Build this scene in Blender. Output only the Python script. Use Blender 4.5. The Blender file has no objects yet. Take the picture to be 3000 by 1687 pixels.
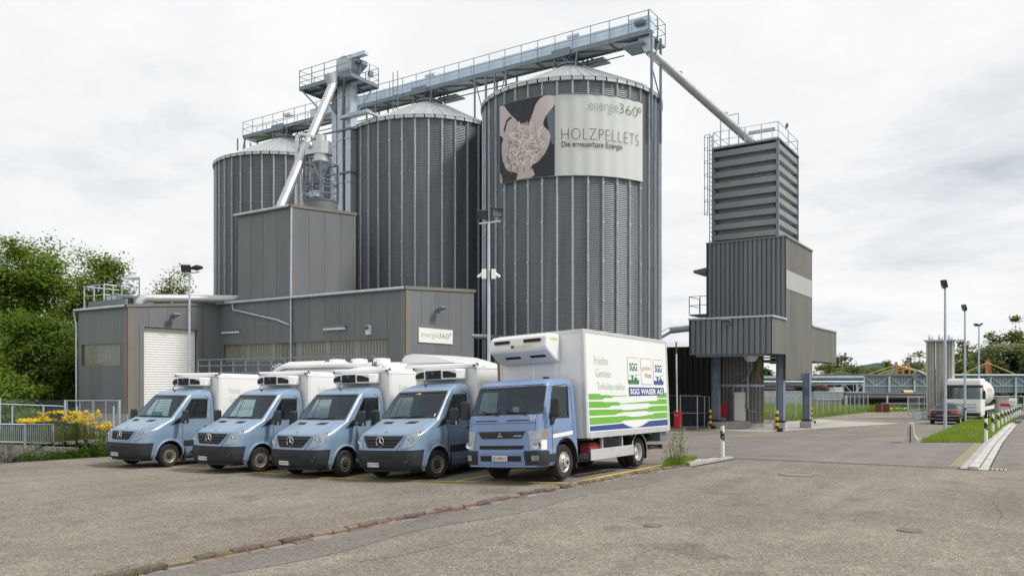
import bpy, bmesh, math, random
import numpy as np
from mathutils import Vector, Matrix, noise

random.seed(7)
sc = bpy.context.scene
COL = sc.collection
R = math.radians

# ------------------------------------------------------------------ camera
EYE = 2.25            # eye height over the near asphalt
F = 2333.0            # focal length in photograph pixels (3000 wide)
CX, HZ = 1500.0, 1117.0
YAW = R(33.5)
FW = Vector((-math.sin(YAW), math.cos(YAW), 0)); RT = Vector((math.cos(YAW), math.sin(YAW), 0))
cam = bpy.data.cameras.new('camera'); cam_o = bpy.data.objects.new('camera', cam); COL.objects.link(cam_o)
cam.sensor_width = 36; cam.lens = 36 * F / 3000; cam.shift_y = (HZ - 843.5) / 3000
cam.clip_start = .1; cam.clip_end = 9000
cam_o.location = (0, 0, EYE); cam_o.rotation_euler = (R(90), 0, YAW)
sc.camera = cam_o

# ------------------------------------------------------------------ sky and sun
SUN_DIR = Vector((0.62, 0.20, 0.76)).normalized()
world = bpy.data.worlds.new('World'); sc.world = world; world.use_nodes = True
nt = world.node_tree; nt.nodes.clear(); N = nt.nodes.new; L = nt.links.new
out = N('ShaderNodeOutputWorld'); bg = N('ShaderNodeBackground'); bg.inputs[1].default_value = .1
sky = N('ShaderNodeTexSky'); sky.sky_type = 'NISHITA'; sky.sun_disc = False
sky.sun_elevation = math.asin(SUN_DIR.z); sky.sun_rotation = math.atan2(SUN_DIR.x, SUN_DIR.y)
tc = N('ShaderNodeTexCoord'); sep = N('ShaderNodeSeparateXYZ'); L(tc.outputs['Generated'], sep.inputs[0])
def mth(op, a, b=None, clamp=False):
    n = N('ShaderNodeMath'); n.operation = op; n.use_clamp = clamp
    for i, v in enumerate((a, b)):
        if v is None: continue
        if isinstance(v, (int, float)): n.inputs[i].default_value = v
        else: L(v, n.inputs[i])
    return n.outputs[0]
zc = mth('ADD', mth('MAXIMUM', sep.outputs[2], 0.0), 0.16)
comb = N('ShaderNodeCombineXYZ'); L(mth('DIVIDE', sep.outputs[0], zc), comb.inputs[0]); L(mth('DIVIDE', sep.outputs[1], zc), comb.inputs[1])
def cnoise(scale, detail, rough, dist=0.0, off=0.0):
    mp = N('ShaderNodeMapping'); mp.inputs['Location'].default_value = (off, off * .7, 0); L(comb.outputs[0], mp.inputs[0])
    n = N('ShaderNodeTexNoise'); n.inputs['Scale'].default_value = scale; n.inputs['Detail'].default_value = detail
    n.inputs['Roughness'].default_value = rough; n.inputs['Distortion'].default_value = dist; L(mp.outputs[0], n.inputs[0])
    return n.outputs[0]
def ramp(src, stops):
    r = N('ShaderNodeValToRGB'); e = r.color_ramp.elements
    while len(e) < len(stops): e.new(.5)
    for i, (p, c) in enumerate(stops): e[i].position = p; e[i].color = (*c, 1)
    L(src, r.inputs[0]); return r.outputs[0]
big = cnoise(.75, 8, .55, .3, 3.1); fine = cnoise(2.4, 9, .58, .25, 9.7)
mixn = mth('ADD', mth('MULTIPLY', big, .60), mth('MULTIPLY', fine, .40))
cloud = ramp(mixn, [(.28, (.55, .60, .66)), (.39, (.76, .79, .83)), (.48, (.90, .915, .93)), (.62, (1.0, 1.0, 1.0))])
sc_cl = N('ShaderNodeVectorMath'); sc_cl.operation = 'SCALE'; L(cloud, sc_cl.inputs[0]); sc_cl.inputs['Scale'].default_value = 9.3
cover = ramp(mixn, [(.24, (.75, .75, .75)), (.36, (1, 1, 1))])
mx = N('ShaderNodeMixRGB'); L(cover, mx.inputs[0]); L(sky.outputs[0], mx.inputs[1]); L(sc_cl.outputs[0], mx.inputs[2])
L(mx.outputs[0], bg.inputs[0]); L(bg.outputs[0], out.inputs[0])

sun = bpy.data.lights.new('sun', 'SUN'); sun.energy = 3.0; sun.angle = R(10); sun.color = (1, .955, .885)
sun_o = bpy.data.objects.new('sun', sun); COL.objects.link(sun_o)
sun_o.rotation_euler = SUN_DIR.to_track_quat('Z', 'Y').to_euler()
sc.view_settings.view_transform = 'Standard'; sc.view_settings.look = 'None'
sc.view_settings.exposure = 0.10; sc.view_settings.gamma = 1.0; sc.view_settings.use_curve_mapping = False

# ------------------------------------------------------------------ placing helpers
def sstep(a, b, x):
    t = min(1, max(0, (x - a) / (b - a))); return t * t * (3 - 2 * t)
def gz_cam(cx, d):
    """height of the ground: falls 2 % away from the camera, and the parking bays lean to the left"""
    f = 0.0
    if d > 16: f = -.02 * (min(d, 65) - 18) if d > 20 else -.02 * (d - 16) ** 2 / 8
    return f - .155 * sstep(.8, -5.5, cx) * sstep(6, 14, d)
def gz(x, y):
    return gz_cam(x * RT.x + y * RT.y, x * FW.x + y * FW.y)
def at(px, d, py=None, z=None):
    p = FW * d + RT * ((px - CX) / F * d)
    p.z = EYE + d * (HZ - py) / F if py is not None else (z if z is not None else 0)
    return p
def zat(p, py):
    return EYE + p.dot(FW) * (HZ - py) / F
def gp(px, py):
    d = 20.0
    for _ in range(60):
        d = .5 * d + .5 * (EYE - gz_cam((px - CX) / F * d, d)) * F / (py - HZ)
    return at(px, d, py)
def hit(p, dv, px):
    """distance along dv from p to where the picture column px is met"""
    k = (px - CX) / F; a = p.dot(RT); b = p.dot(FW); c = dv.dot(RT); e = dv.dot(FW)
    return (k * b - a) / (c - k * e)
VX, VY, VZ = Vector((1, 0, 0)), Vector((0, 1, 0)), Vector((0, 0, 1))

# ------------------------------------------------------------------ materials
MATS = {}
def mat(name, col=(.5, .5, .5), rough=.6, metal=0.0, var=.12, vscale=3.0, bump=0.0, bscale=40.0, spec=.5, coat=0.0, stretch=None, rvar=0.0, orand=0.0):
    if name in MATS: return MATS[name]
    m = bpy.data.materials.new(name); m.use_nodes = True; t = m.node_tree; b = t.nodes['Principled BSDF']
    b.inputs['Roughness'].default_value = rough; b.inputs['Metallic'].default_value = metal
    b.inputs['Specular IOR Level'].default_value = spec; b.inputs['Coat Weight'].default_value = coat; b.inputs['Coat Roughness'].default_value = .12
    tcn = t.nodes.new('ShaderNodeTexCoord'); mp = t.nodes.new('ShaderNodeMapping'); t.links.new(tcn.outputs['Object'], mp.inputs[0])
    if stretch: mp.inputs['Scale'].default_value = stretch
    nz = t.nodes.new('ShaderNodeTexNoise'); nz.inputs['Scale'].default_value = vscale; nz.inputs['Detail'].default_value = 7; nz.inputs['Roughness'].default_value = .62
    t.links.new(mp.outputs[0], nz.inputs[0])
    oi = t.nodes.new('ShaderNodeObjectInfo'); cx3 = t.nodes.new('ShaderNodeCombineXYZ'); ml = t.nodes.new('ShaderNodeMath'); ml.operation = 'MULTIPLY'; ml.inputs[1].default_value = 37.0
    t.links.new(oi.outputs['Random'], ml.inputs[0]); t.links.new(ml.outputs[0], cx3.inputs[0]); t.links.new(ml.outputs[0], cx3.inputs[2]); t.links.new(cx3.outputs[0], mp.inputs['Location'])
    r = t.nodes.new('ShaderNodeValToRGB'); r.color_ramp.elements[0].position = .28; r.color_ramp.elements[1].position = .74
    lo = tuple(max(0, c * (1 - var)) for c in col); hi = tuple(min(1, c * (1 + var)) for c in col)
    r.color_ramp.elements[0].color = (*lo, 1); r.color_ramp.elements[1].color = (*hi, 1)
    t.links.new(nz.outputs[0], r.inputs[0]); t.links.new(r.outputs[0], b.inputs['Base Color'])
    if orand:
        mo = t.nodes.new('ShaderNodeMapRange'); mo.inputs['To Min'].default_value = 1 - orand; mo.inputs['To Max'].default_value = 1 + orand; t.links.new(oi.outputs['Random'], mo.inputs[0])
        vm = t.nodes.new('ShaderNodeVectorMath'); vm.operation = 'SCALE'; t.links.new(r.outputs[0], vm.inputs[0]); t.links.new(mo.outputs[0], vm.inputs['Scale']); t.links.new(vm.outputs[0], b.inputs['Base Color'])
    if rvar:
        mr = t.nodes.new('ShaderNodeMapRange'); mr.inputs['To Min'].default_value = max(0, rough - rvar); mr.inputs['To Max'].default_value = min(1, rough + rvar)
        t.links.new(nz.outputs[0], mr.inputs[0]); t.links.new(mr.outputs[0], b.inputs['Roughness'])
    if bump:
        n2 = t.nodes.new('ShaderNodeTexNoise'); n2.inputs['Scale'].default_value = bscale; n2.inputs['Detail'].default_value = 4
        t.links.new(mp.outputs[0], n2.inputs[0]); bp = t.nodes.new('ShaderNodeBump'); bp.inputs['Strength'].default_value = bump; bp.inputs['Distance'].default_value = .02
        t.links.new(n2.outputs[0], bp.inputs['Height']); t.links.new(bp.outputs[0], b.inputs['Normal'])
    MATS[name] = m; return m

def leaf_mat(name, col, var=.45):
    m = mat(name, col, .62, 0, var, 1.1, spec=.25)
    b = m.node_tree.nodes['Principled BSDF']
    b.inputs['Subsurface Weight'].default_value = 0
    # leaves let some light through
    t = m.node_tree; tr = t.nodes.new('ShaderNodeBsdfTranslucent'); tr.inputs[0].default_value = (col[0] * 1.6, col[1] * 1.5, col[2] * .8, 1)
    mxs = t.nodes.new('ShaderNodeMixShader'); mxs.inputs[0].default_value = .42
    o = t.nodes['Material Output']; t.links.new(b.outputs[0], mxs.inputs[1]); t.links.new(tr.outputs[0], mxs.inputs[2]); t.links.new(mxs.outputs[0], o.inputs[0])
    return m

def glass_mat(name, tint=(.32, .38, .40), rough=.02, mixf=.0):
    m = bpy.data.materials.new(name); m.use_nodes = True; t = m.node_tree; t.nodes.clear()
    o = t.nodes.new('ShaderNodeOutputMaterial'); tr = t.nodes.new('ShaderNodeBsdfTransparent'); tr.inputs[0].default_value = (*tint, 1)
    g = t.nodes.new('ShaderNodeBsdfGlossy'); g.inputs['Roughness'].default_value = rough; g.inputs[0].default_value = (.74, .86, 1, 1)  # gloss tinted blue in place of a blue sky reflection
    ge = t.nodes.new('ShaderNodeNewGeometry'); dt = t.nodes.new('ShaderNodeVectorMath'); dt.operation = 'DOT_PRODUCT'; t.links.new(ge.outputs['Incoming'], dt.inputs[0]); t.links.new(ge.outputs['Normal'], dt.inputs[1])
    def mm(op, a, c):     # Schlick reflectance, the same from both sides of the pane
        x = t.nodes.new('ShaderNodeMath'); x.operation = op
        for i, v in enumerate((a, c)):
            if isinstance(v, (int, float)): x.inputs[i].default_value = v
            elif v is not None: t.links.new(v, x.inputs[i])
        return x
    ab = mm('ABSOLUTE', dt.outputs['Value'], None); pw = mm('POWER', mm('SUBTRACT', 1.0, ab.outputs[0]).outputs[0], 5.0); ad = mm('ADD', mm('MULTIPLY', pw.outputs[0], .95).outputs[0], .045 + mixf)
    mxs = t.nodes.new('ShaderNodeMixShader'); t.links.new(ad.outputs[0], mxs.inputs[0]); t.links.new(tr.outputs[0], mxs.inputs[1]); t.links.new(g.outputs[0], mxs.inputs[2])
    t.links.new(mxs.outputs[0], o.inputs[0]); MATS[name] = m; return m

# ------------------------------------------------------------------ mesh builder
class MB:
    def __init__(s): s.v = []; s.f = []
    def add(s, vs, fs):
        o = len(s.v); s.v += [tuple(v) for v in vs]; s.f += [tuple(i + o for i in f) for f in fs]; return s
    def box(s, x0, x1, y0, y1, z0, z1):
        return s.add([(x0, y0, z0), (x1, y0, z0), (x1, y1, z0), (x0, y1, z0), (x0, y0, z1), (x1, y0, z1), (x1, y1, z1), (x0, y1, z1)],
                     [(3, 2, 1, 0), (4, 5, 6, 7), (0, 1, 5, 4), (1, 2, 6, 5), (2, 3, 7, 6), (3, 0, 4, 7)])
    def obox(s, p, a, b, c):
        """box from corner p along three edge vectors"""
        p = Vector(p); a = Vector(a); b = Vector(b); c = Vector(c)
        if a.cross(b).dot(c) < 0: a, b = b, a
        return s.add([p, p + a, p + a + b, p + b, p + c, p + a + c, p + a + b + c, p + b + c],
                     [(3, 2, 1, 0), (4, 5, 6, 7), (0, 1, 5, 4), (1, 2, 6, 5), (2, 3, 7, 6), (3, 0, 4, 7)])
    def bar(s, p, q, w, h=None, up=VZ):
        p = Vector(p); q = Vector(q); h = h or w; d = (q - p).normalized(); u = Vector(up)
        if abs(d.dot(u)) > .98: u = VX
        a = d.cross(u).normalized(); b = a.cross(d).normalized()
        return s.obox(p - a * w / 2 - b * h / 2, a * w, q - p, b * h)
    def tube(s, pts, r, n=8, cap=True, closed=False):
        pts = [Vector(p) for p in pts]; m = len(pts); rs = r if isinstance(r, (list, tuple)) else [r] * m
        vs = []; prev = None
        for i, p in enumerate(pts):
            d = (pts[min(i + 1, m - 1)] - pts[max(i - 1, 0)]).normalized()
            if prev is None:
                u = VZ if abs(d.z) < .95 else VX; a = d.cross(u).normalized()
            else:
                a = (prev - d * prev.dot(d)).normalized()
            prev = a; b = d.cross(a)
            for k in range(n):
                t = 2 * math.pi * k / n; vs.append(p + (a * math.cos(t) + b * math.sin(t)) * rs[i])
        fs = [(i * n + k, i * n + (k + 1) % n, (i + 1) * n + (k + 1) % n, (i + 1) * n + k) for i in range(m - 1) for k in range(n)]
        if cap: fs += [tuple(reversed(range(n))), tuple((m - 1) * n + k for k in range(n))]
        return s.add(vs, fs)
    def lathe(s, prof, n=32, c=(0, 0, 0), axis='z', a0=0, a1=2 * math.pi):
        full = abs(a1 - a0 - 2 * math.pi) < 1e-6; k = n if full else n + 1; vs = []
        for r, h in prof:
            for i in range(k):
                t = a0 + (a1 - a0) * i / n; x, y = r * math.cos(t), r * math.sin(t)
                if axis == 'z': q = (c[0] + x, c[1] + y, c[2] + h)
                elif axis == 'x': q = (c[0] + h, c[1] + x, c[2] + y)
                else: q = (c[0] + x, c[1] + h, c[2] + y)
                vs.append(q)
        fs = []
        for j in range(len(prof) - 1):
            for i in range(n):
                i2 = (i + 1) % k
                q = (j * k + i, j * k + i2, (j + 1) * k + i2, (j + 1) * k + i)
                fs.append(q if axis != 'y' else q[::-1])
        return s.add(vs, fs)
    def prism(s, poly, e, flip=False):
        """polygon (3d points) extruded by vector e"""
        n = len(poly); e = Vector(e); vs = [Vector(p) for p in poly] + [Vector(p) + e for p in poly]
        fs = [tuple(reversed(range(n))), tuple(range(n, 2 * n))] + [(i, (i + 1) % n, n + (i + 1) % n, n + i) for i in range(n)]
        return s.add(vs, fs)
    def grid(s, fn, nu, nv):
        vs = [fn(i / nu, j / nv) for j in range(nv + 1) for i in range(nu + 1)]
        return s.add(vs, [(j * (nu + 1) + i, j * (nu + 1) + i + 1, (j + 1) * (nu + 1) + i + 1, (j + 1) * (nu + 1) + i) for j in range(nv) for i in range(nu)])
    def mesh(s, name, smooth=0.0, fix=False):
        me = bpy.data.meshes.new(name); me.from_pydata(s.v, [], s.f)
        if fix:
            bm = bmesh.new(); bm.from_mesh(me); bmesh.ops.remove_doubles(bm, verts=bm.verts, dist=1e-5); bmesh.ops.recalc_face_normals(bm, faces=bm.faces); bm.to_mesh(me); bm.free()
        if smooth:
            me.polygons.foreach_set('use_smooth', [True] * len(me.polygons)); me.set_sharp_from_angle(angle=smooth)
        me.update(); return me
    def build(s, name, m, parent=None, smooth=0.0, bevel=0.0, fix=False, world=True, kind=None):
        return link(name, s.mesh(name, smooth, fix), m, parent, bevel, world, kind)

def link(name, me, m, parent=None, bevel=0.0, world=True, kind=None):
    o = bpy.data.objects.new(name, me); COL.objects.link(o)
    if m is not None and not me.materials: me.materials.append(MATS[m] if isinstance(m, str) else m)
    if parent is not None:
        o.parent = parent
        if world: o.matrix_parent_inverse = pmat(parent).inverted()
    if bevel:
        b = o.modifiers.new('bevel', 'BEVEL'); b.width = bevel; b.segments = 2; b.limit_method = 'ANGLE'; b.angle_limit = R(40)
    if kind: o['kind'] = kind
    return o
def pmat(o):
    m = Matrix.LocRotScale(o.location, o.rotation_euler, o.scale)
    return (pmat(o.parent) @ o.matrix_parent_inverse @ m) if o.parent else m
def thing(name, label, cat, loc=(0, 0, 0), rz=0, group=None, ry=0, rx=0):
    o = bpy.data.objects.new(name, None); COL.objects.link(o); o.location = loc; o.rotation_euler = (rx, ry, rz); o.empty_display_size = .3
    return tag(o, label, cat, group)
def tag(o, label, cat, group=None):
    o['label'] = label; o['category'] = cat
    if group: o['group'] = group
    return o
def struct(o): o['kind'] = 'structure'; return o
def inst(name, me, parent, loc=(0, 0, 0), rz=0, world=True, ry=0):
    """another object on shared mesh data"""
    o = bpy.data.objects.new(name, me); COL.objects.link(o); o.location = loc; o.rotation_euler = (0, ry, rz)
    if parent is not None:
        o.parent = parent
        if world: o.matrix_parent_inverse = pmat(parent).inverted()
    return o
def dup(root, loc=None, rot=None, label=None, group=None):
    r = root.copy(); COL.objects.link(r)
    if loc is not None: r.location = loc
    if rot is not None: r.rotation_euler = rot
    if label: r['label'] = label
    if group: r['group'] = group
    for ch in list(root.children):
        c = ch.copy(); COL.objects.link(c); c.parent = r; c.matrix_parent_inverse = ch.matrix_parent_inverse.copy()
        for g in list(ch.children):
            d = g.copy(); COL.objects.link(d); d.parent = c; d.matrix_parent_inverse = g.matrix_parent_inverse.copy()
    return r

TXT = {}
def text_geo(s, off=0.0, spacing=1.0):
    """flat lettering: vertices in the unit box of its own width and cap height, and faces"""
    key = (s, off, spacing)
    if key in TXT: return TXT[key]
    cu = bpy.data.curves.new('t', 'FONT'); cu.body = s; cu.size = 1; cu.offset = off; cu.resolution_u = 3; cu.space_character = spacing
    o = bpy.data.objects.new('t', cu); COL.objects.link(o)
    dg = bpy.context.evaluated_depsgraph_get(); me = bpy.data.meshes.new_from_object(o.evaluated_get(dg))
    v = np.array([x.co[:2] for x in me.vertices]); f = [tuple(p.vertices) for p in me.polygons]
    bpy.data.objects.remove(o); bpy.data.curves.remove(cu); bpy.data.meshes.remove(me)
    mn = v.min(0); mxx = v.max(0); TXT[key] = (v, f, mn, mxx); return TXT[key]
def lettering(s, p, du, dv, width, height, m, parent, off=0.0, name='lettering', fn=None, spacing=1.0, world=True, full=False):
    """text on a plane: lower left p, reading direction du, up dv; height is that of the whole inked box"""
    v, f, mn, mxx = text_geo(s, off, spacing)
    sx = width / (mxx[0] - mn[0]); sy = height / (mxx[1] - mn[1]); b = MB(); p = Vector(p) if p is not None else None
    if fn: vs = [fn((a - mn[0]) * sx, (c - mn[1]) * sy) for a, c in v]
    else: vs = [p + Vector(du) * ((a - mn[0]) * sx) + Vector(dv) * ((c - mn[1]) * sy) for a, c in v]
    b.add(vs, f); return b.build(name, m, parent, world=world)

# ------------------------------------------------------------------ materials used across the scene
def asphalt_mat(name, col, warm=1.0, contrast=.5, patch=.14):
    m = bpy.data.materials.new(name); m.use_nodes = True; t = m.node_tree; b = t.nodes['Principled BSDF']; n = t.nodes.new; l = t.links.new
    b.inputs['Roughness'].default_value = .86; b.inputs['Specular IOR Level'].default_value = .3
    g = n('ShaderNodeTexCoord')
    def nz(scale, detail, rough=.6, dist=0):
        x = n('ShaderNodeTexNoise'); x.inputs['Scale'].default_value = scale; x.inputs['Detail'].default_value = detail
        x.inputs['Roughness'].default_value = rough; x.inputs['Distortion'].default_value = dist; l(g.outputs['Object'], x.inputs[0]); return x.outputs[0]
    def rp(src, p0, p1, a, c):
        x = n('ShaderNodeValToRGB'); x.color_ramp.elements[0].position = p0; x.color_ramp.elements[1].position = p1
        x.color_ramp.elements[0].color = (a, a, a, 1); x.color_ramp.elements[1].color = (c, c, c, 1); l(src, x.inputs[0]); return x.outputs[0]
    def mul(a, c):
        x = n('ShaderNodeMixRGB'); x.blend_type = 'MULTIPLY'; x.inputs[0].default_value = 1; l(a, x.inputs[1]); l(c, x.inputs[2]); return x.outputs[0]
    vor = n('ShaderNodeTexVoronoi'); vor.inputs['Scale'].default_value = 62; l(g.outputs['Object'], vor.inputs[0])
    hs = n('ShaderNodeSeparateColor'); l(vor.outputs['Color'], hs.inputs[0])
    grain = rp(hs.outputs[0], .05, .95, 1 - contrast * .85, 1 + contrast)
    vor2 = n('ShaderNodeTexVoronoi'); vor2.inputs['Scale'].default_value = 24; l(g.outputs['Object'], vor2.inputs[0])
    hs2 = n('ShaderNodeSeparateColor'); l(vor2.outputs['Color'], hs2.inputs[0]); grain2 = rp(hs2.outputs[1], .1, .95, 1 - contrast * .3, 1 + contrast * .32)
    smp = n('ShaderNodeMapping'); smp.inputs['Scale'].default_value = (1.3, .10, 1); smp.inputs['Rotation'].default_value = (0, 0, .35); l(g.outputs['Object'], smp.inputs[0]); sn = n('ShaderNodeTexNoise'); sn.inputs['Scale'].default_value = 1.0; sn.inputs['Detail'].default_value = 5; l(smp.outputs[0], sn.inputs[0]); track = rp(sn.outputs[0], .36, .64, 1 - patch * .55, 1 + patch * .4)
    stain = rp(nz(.9, 3, .5, .8), .27, .40, .72, 1.0)
    wear = rp(nz(.32, 6, .62, .4), .3, .7, 1 - patch, 1 + patch); fin = rp(nz(2.2, 8, .7), .3, .7, 1 - patch * .7, 1 + patch * .7)
    base = n('ShaderNodeRGB'); base.outputs[0].default_value = (col[0] * warm, col[1], col[2] / warm, 1)
    c = mul(mul(mul(mul(mul(mul(base.outputs[0], grain), grain2), wear), fin), track), stain)
    l(c, b.inputs['Base Color'])
    bp = n('ShaderNodeBump'); bp.inputs['Strength'].default_value = .5; bp.inputs['Distance'].default_value = .012; l(hs.outputs[1], bp.inputs['Height']); l(bp.outputs[0], b.inputs['Normal'])
    MATS[name] = m; return m
asphalt_mat('asphalt', (.198, .180, .156), 1.03, .5, .18)
asphalt_mat('asphalt_new', (.172, .160, .143), 1.01, .35, .13)
asphalt_mat('asphalt_road', (.186, .174, .158), 1.01, .38, .13)
mat('earth', (.16, .15, .09), .95, 0, .35, .8, .6, 18)
mat('meadow', (.10, .15, .035), .95, 0, .4, 1.3, .6, 30)
mat('yellow_paint', (.62, .48, .07), .75, 0, .3, 9)
mat('yellow_worn', (.25, .215, .13), .85, 0, .35, 5)
mat('granite', (.36, .35, .33), .8, 0, .22, 8, .3, 60, orand=.12)
mat('granite_light', (.46, .45, .42), .8, 0, .22, 6, .3, 60, orand=.12)
mat('porphyry_a', (.155, .105, .085), .85, 0, .3, 7, .5, 30); mat('porphyry_b', (.105, .078, .068), .85, 0, .3, 7, .5, 30); mat('porphyry_c', (.20, .15, .115), .85, 0, .3, 7, .5, 30)
mat('paver_grey', (.21, .195, .175), .85, 0, .25, 7, .4, 40); mat('concrete', (.38, .37, .35), .85, 0, .18, 2.5, .25, 25)
mat('concrete_stained', (.17, .165, .155), .9, 0, .5, 5, .3, 20, stretch=(3, 3, .35))
mat('cast_iron', (.16, .155, .15), .6, .6, .25, 20, .4, 90)
mat('crack_fill', (.085, .08, .072), .9, 0, .3, 9); mat('dark_gap', (.025, .024, .022), .9, 0, .2)
mat('galv', (.50, .56, .63), .42, .5, .14, 2.2, rvar=.12)
mat('galv_dark', (.21, .25, .30), .5, .5, .18, 2.5, rvar=.1)
mat('rail_steel', (.25, .30, .35), .5, .5, .15, 4)
mat('silo_sheet', (.16, .17, .188), .45, .45, .28, 1.6, rvar=.12, stretch=(1, 1, .10), orand=.09)
mat('roof_sheet', (.50, .52, .54), .42, .5, .12, 1.5, rvar=.1, orand=.07)
mat('alu', (.58, .59, .61), .46, .85, .08, 1.6, rvar=.1)
mat('conveyor_blue', (.60, .70, .84), .32, .3, .12, 1.0, rvar=.1)
mat('panel_grey', (.175, .187, .20), .5, .1, .10, .9, spec=.4, stretch=(1, 1, .25), orand=.05)
mat('panel_trim', (.21, .195, .17), .5, .1, .08, 1)
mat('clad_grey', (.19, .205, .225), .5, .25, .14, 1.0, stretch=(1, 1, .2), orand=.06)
mat('clad_light', (.27, .265, .245), .5, .25, .14, 1.0, stretch=(1, 1, .2), orand=.05)  # paler, warmer copy of clad_grey: sun on right faces put into the colour
mat('clad_black', (.028, .027, .026), .6, .1, .2, .8)
mat('white_paint', (.80, .80, .79), .4, 0, .03, 1.5)
mat('white_box', (.76, .765, .765), .33, 0, .03, .9, coat=.2)
mat('black_plastic', (.022, .023, .025), .5, 0, .15, 6)
mat('rubber', (.020, .020, .020), .85, 0, .3, 8)
mat('red_paint', (.60, .02, .025), .4, 0, .08, 3, coat=.3)
mat('rust_brown', (.16, .06, .035), .85, 0, .4, 5)
mat('wood', (.30, .19, .10), .7, 0, .25, 5)
mat('window_backing', (.46, .44, .36), .7, 0, .1, 4)
mat('steel_blue', (.22, .27, .35), .5, .35, .2, 1.6)
glass_mat('pane', (.85, .86, .84)); glass_mat('car_glass', (.56, .68, .70), .015, .02); glass_mat('lamp_glass', (.85, .87, .88), .03, .04)

# ------------------------------------------------------------------ ground
def sheet(name, cxs, ds, lift, m, keep=None):
    b = MB(); nx = len(cxs)
    for d in ds:
        for c in cxs:
            p = FW * d + RT * c; b.v.append((p.x, p.y, gz_cam(c, d) + lift))
    for j in range(len(ds) - 1):
        for i in range(nx - 1): b.f.append((j * nx + i, j * nx + i + 1, (j + 1) * nx + i + 1, (j + 1) * nx + i))
    return struct(b.build(name, m, smooth=1.0))
def frange(a, b, n): return [a + (b - a) * i / n for i in range(n + 1)]
cxs = [-3000, -1200, -500, -220, -120, -60] + frange(-36, 30, 44) + [45, 70, 120, 220, 500, 1200, 3000]
ds = [-300, -80, -20, 0] + frange(4, 30, 40) + frange(32, 66, 17) + [75, 90, 130, 250, 600, 1500, 4000, 8000]
sheet('ground', cxs, ds, -.012, 'meadow')

def poly_sheet(name, pts, lift, m, kind='structure', step=1.2, parent=None, zoff=None):
    """flat sheet with the given outline (world xy), draped over the ground"""
    bm = bmesh.new(); vs = [bm.verts.new((p[0], p[1], 0)) for p in pts]; bm.faces.new(vs)
    bmesh.ops.triangulate(bm, faces=bm.faces[:])
    for _ in range(7):
        es = [e for e in bm.edges if e.calc_length() > step * (1 + .03 * max(0, e.verts[0].co.dot(FW)))]
        if not es: break
        bmesh.ops.subdivide_edges(bm, edges=es, cuts=1); bmesh.ops.triangulate(bm, faces=bm.faces[:])
    for v in bm.verts: v.co.z = gz(v.co.x, v.co.y) + lift + (zoff(v.co.x, v.co.y) if zoff else 0)
    bmesh.ops.recalc_face_normals(bm, faces=bm.faces)
    for f in bm.faces:
        if f.normal.z < 0: f.normal_flip()
    me = bpy.data.meshes.new(name); bm.to_mesh(me); bm.free()
    return link(name, me, m, parent, kind=kind)
def camp(c, d): return FW * d + RT * c
# the yard: from well behind the camera to the far edge of the paving
YARD = [camp(-30, -25), camp(30, -25), camp(30, 20), gp(3300, 1290), gp(3300, 1216), gp(2990, 1203), gp(2520, 1206), gp(2380, 1225), camp(-6, 58), camp(-30, 58), camp(-30, 26), gp(-120, 1363), gp(0, 1357), gp(155, 1344), gp(319, 1335), camp(-11, 30), camp(-18, 29), camp(-30, 24.5)]
YARD = [camp(-30, -25), camp(34, -25), camp(44, 48), gp(3300, 1213), gp(2990, 1203), gp(2520, 1205), camp(-4, 75), camp(-4, 40), camp(-40, 40), camp(-13.5, 28.5), gp(319, 1335), gp(155, 1344), gp(0, 1357), gp(-200, 1372), camp(-34, 16)]
poly_sheet('yard_asphalt', YARD, 0.0, 'asphalt', step=1.0)

def strip_geo(pts, w, lift, seg=.6, b=None):
    b = b or MB(); out = []
    for a, c in zip(pts[:-1], pts[1:]):
        a = Vector((a[0], a[1], 0)); c = Vector((c[0], c[1], 0)); n = max(1, int((c - a).length / seg)); out += [a.lerp(c, i / n) for i in range(n)]
    out.append(Vector((pts[-1][0], pts[-1][1], 0))); m = len(out); o = len(b.v)
    for i, p in enumerate(out):
        d = (out[min(i + 1, m - 1)] - out[max(i - 1, 0)]).normalized(); s = Vector((-d.y, d.x, 0)) * w / 2
        for q in (p + s, p - s): b.v.append((q.x, q.y, gz(q.x, q.y) + lift))
    b.f += [(o + 2 * i, o + 2 * i + 1, o + 2 * i + 3, o + 2 * i + 2) for i in range(m - 1)]
    return b
def strip(name, pts, w, lift, m): return struct(strip_geo(pts, w, lift).build(name, m))

KERB = [(384, 1687), (402.5, 1679), (598, 1637), (794, 1600), (999, 1556), (1157, 1523), (1353, 1488), (1492, 1458), (1593, 1439), (1745, 1410), (1908, 1381), (2027, 1363)]
kerb_pts = [gp(*p) for p in KERB]; kd = (kerb_pts[0] - kerb_pts[1]).normalized(); kerb_pts.insert(0, kerb_pts[0] + (kerb_pts[1] - kerb_pts[3]) * 1.2)
def resample(pts, step):
    out = [pts[0].copy()]; acc = 0
    for a, c in zip(pts[:-1], pts[1:]):
        L_ = (c - a).length; t = step - acc
        while t <= L_: out.append(a.lerp(c, t / L_)); t += step
        acc = L_ - (t - step)
    return out
fine_k = resample(kerb_pts, .05)
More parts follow.
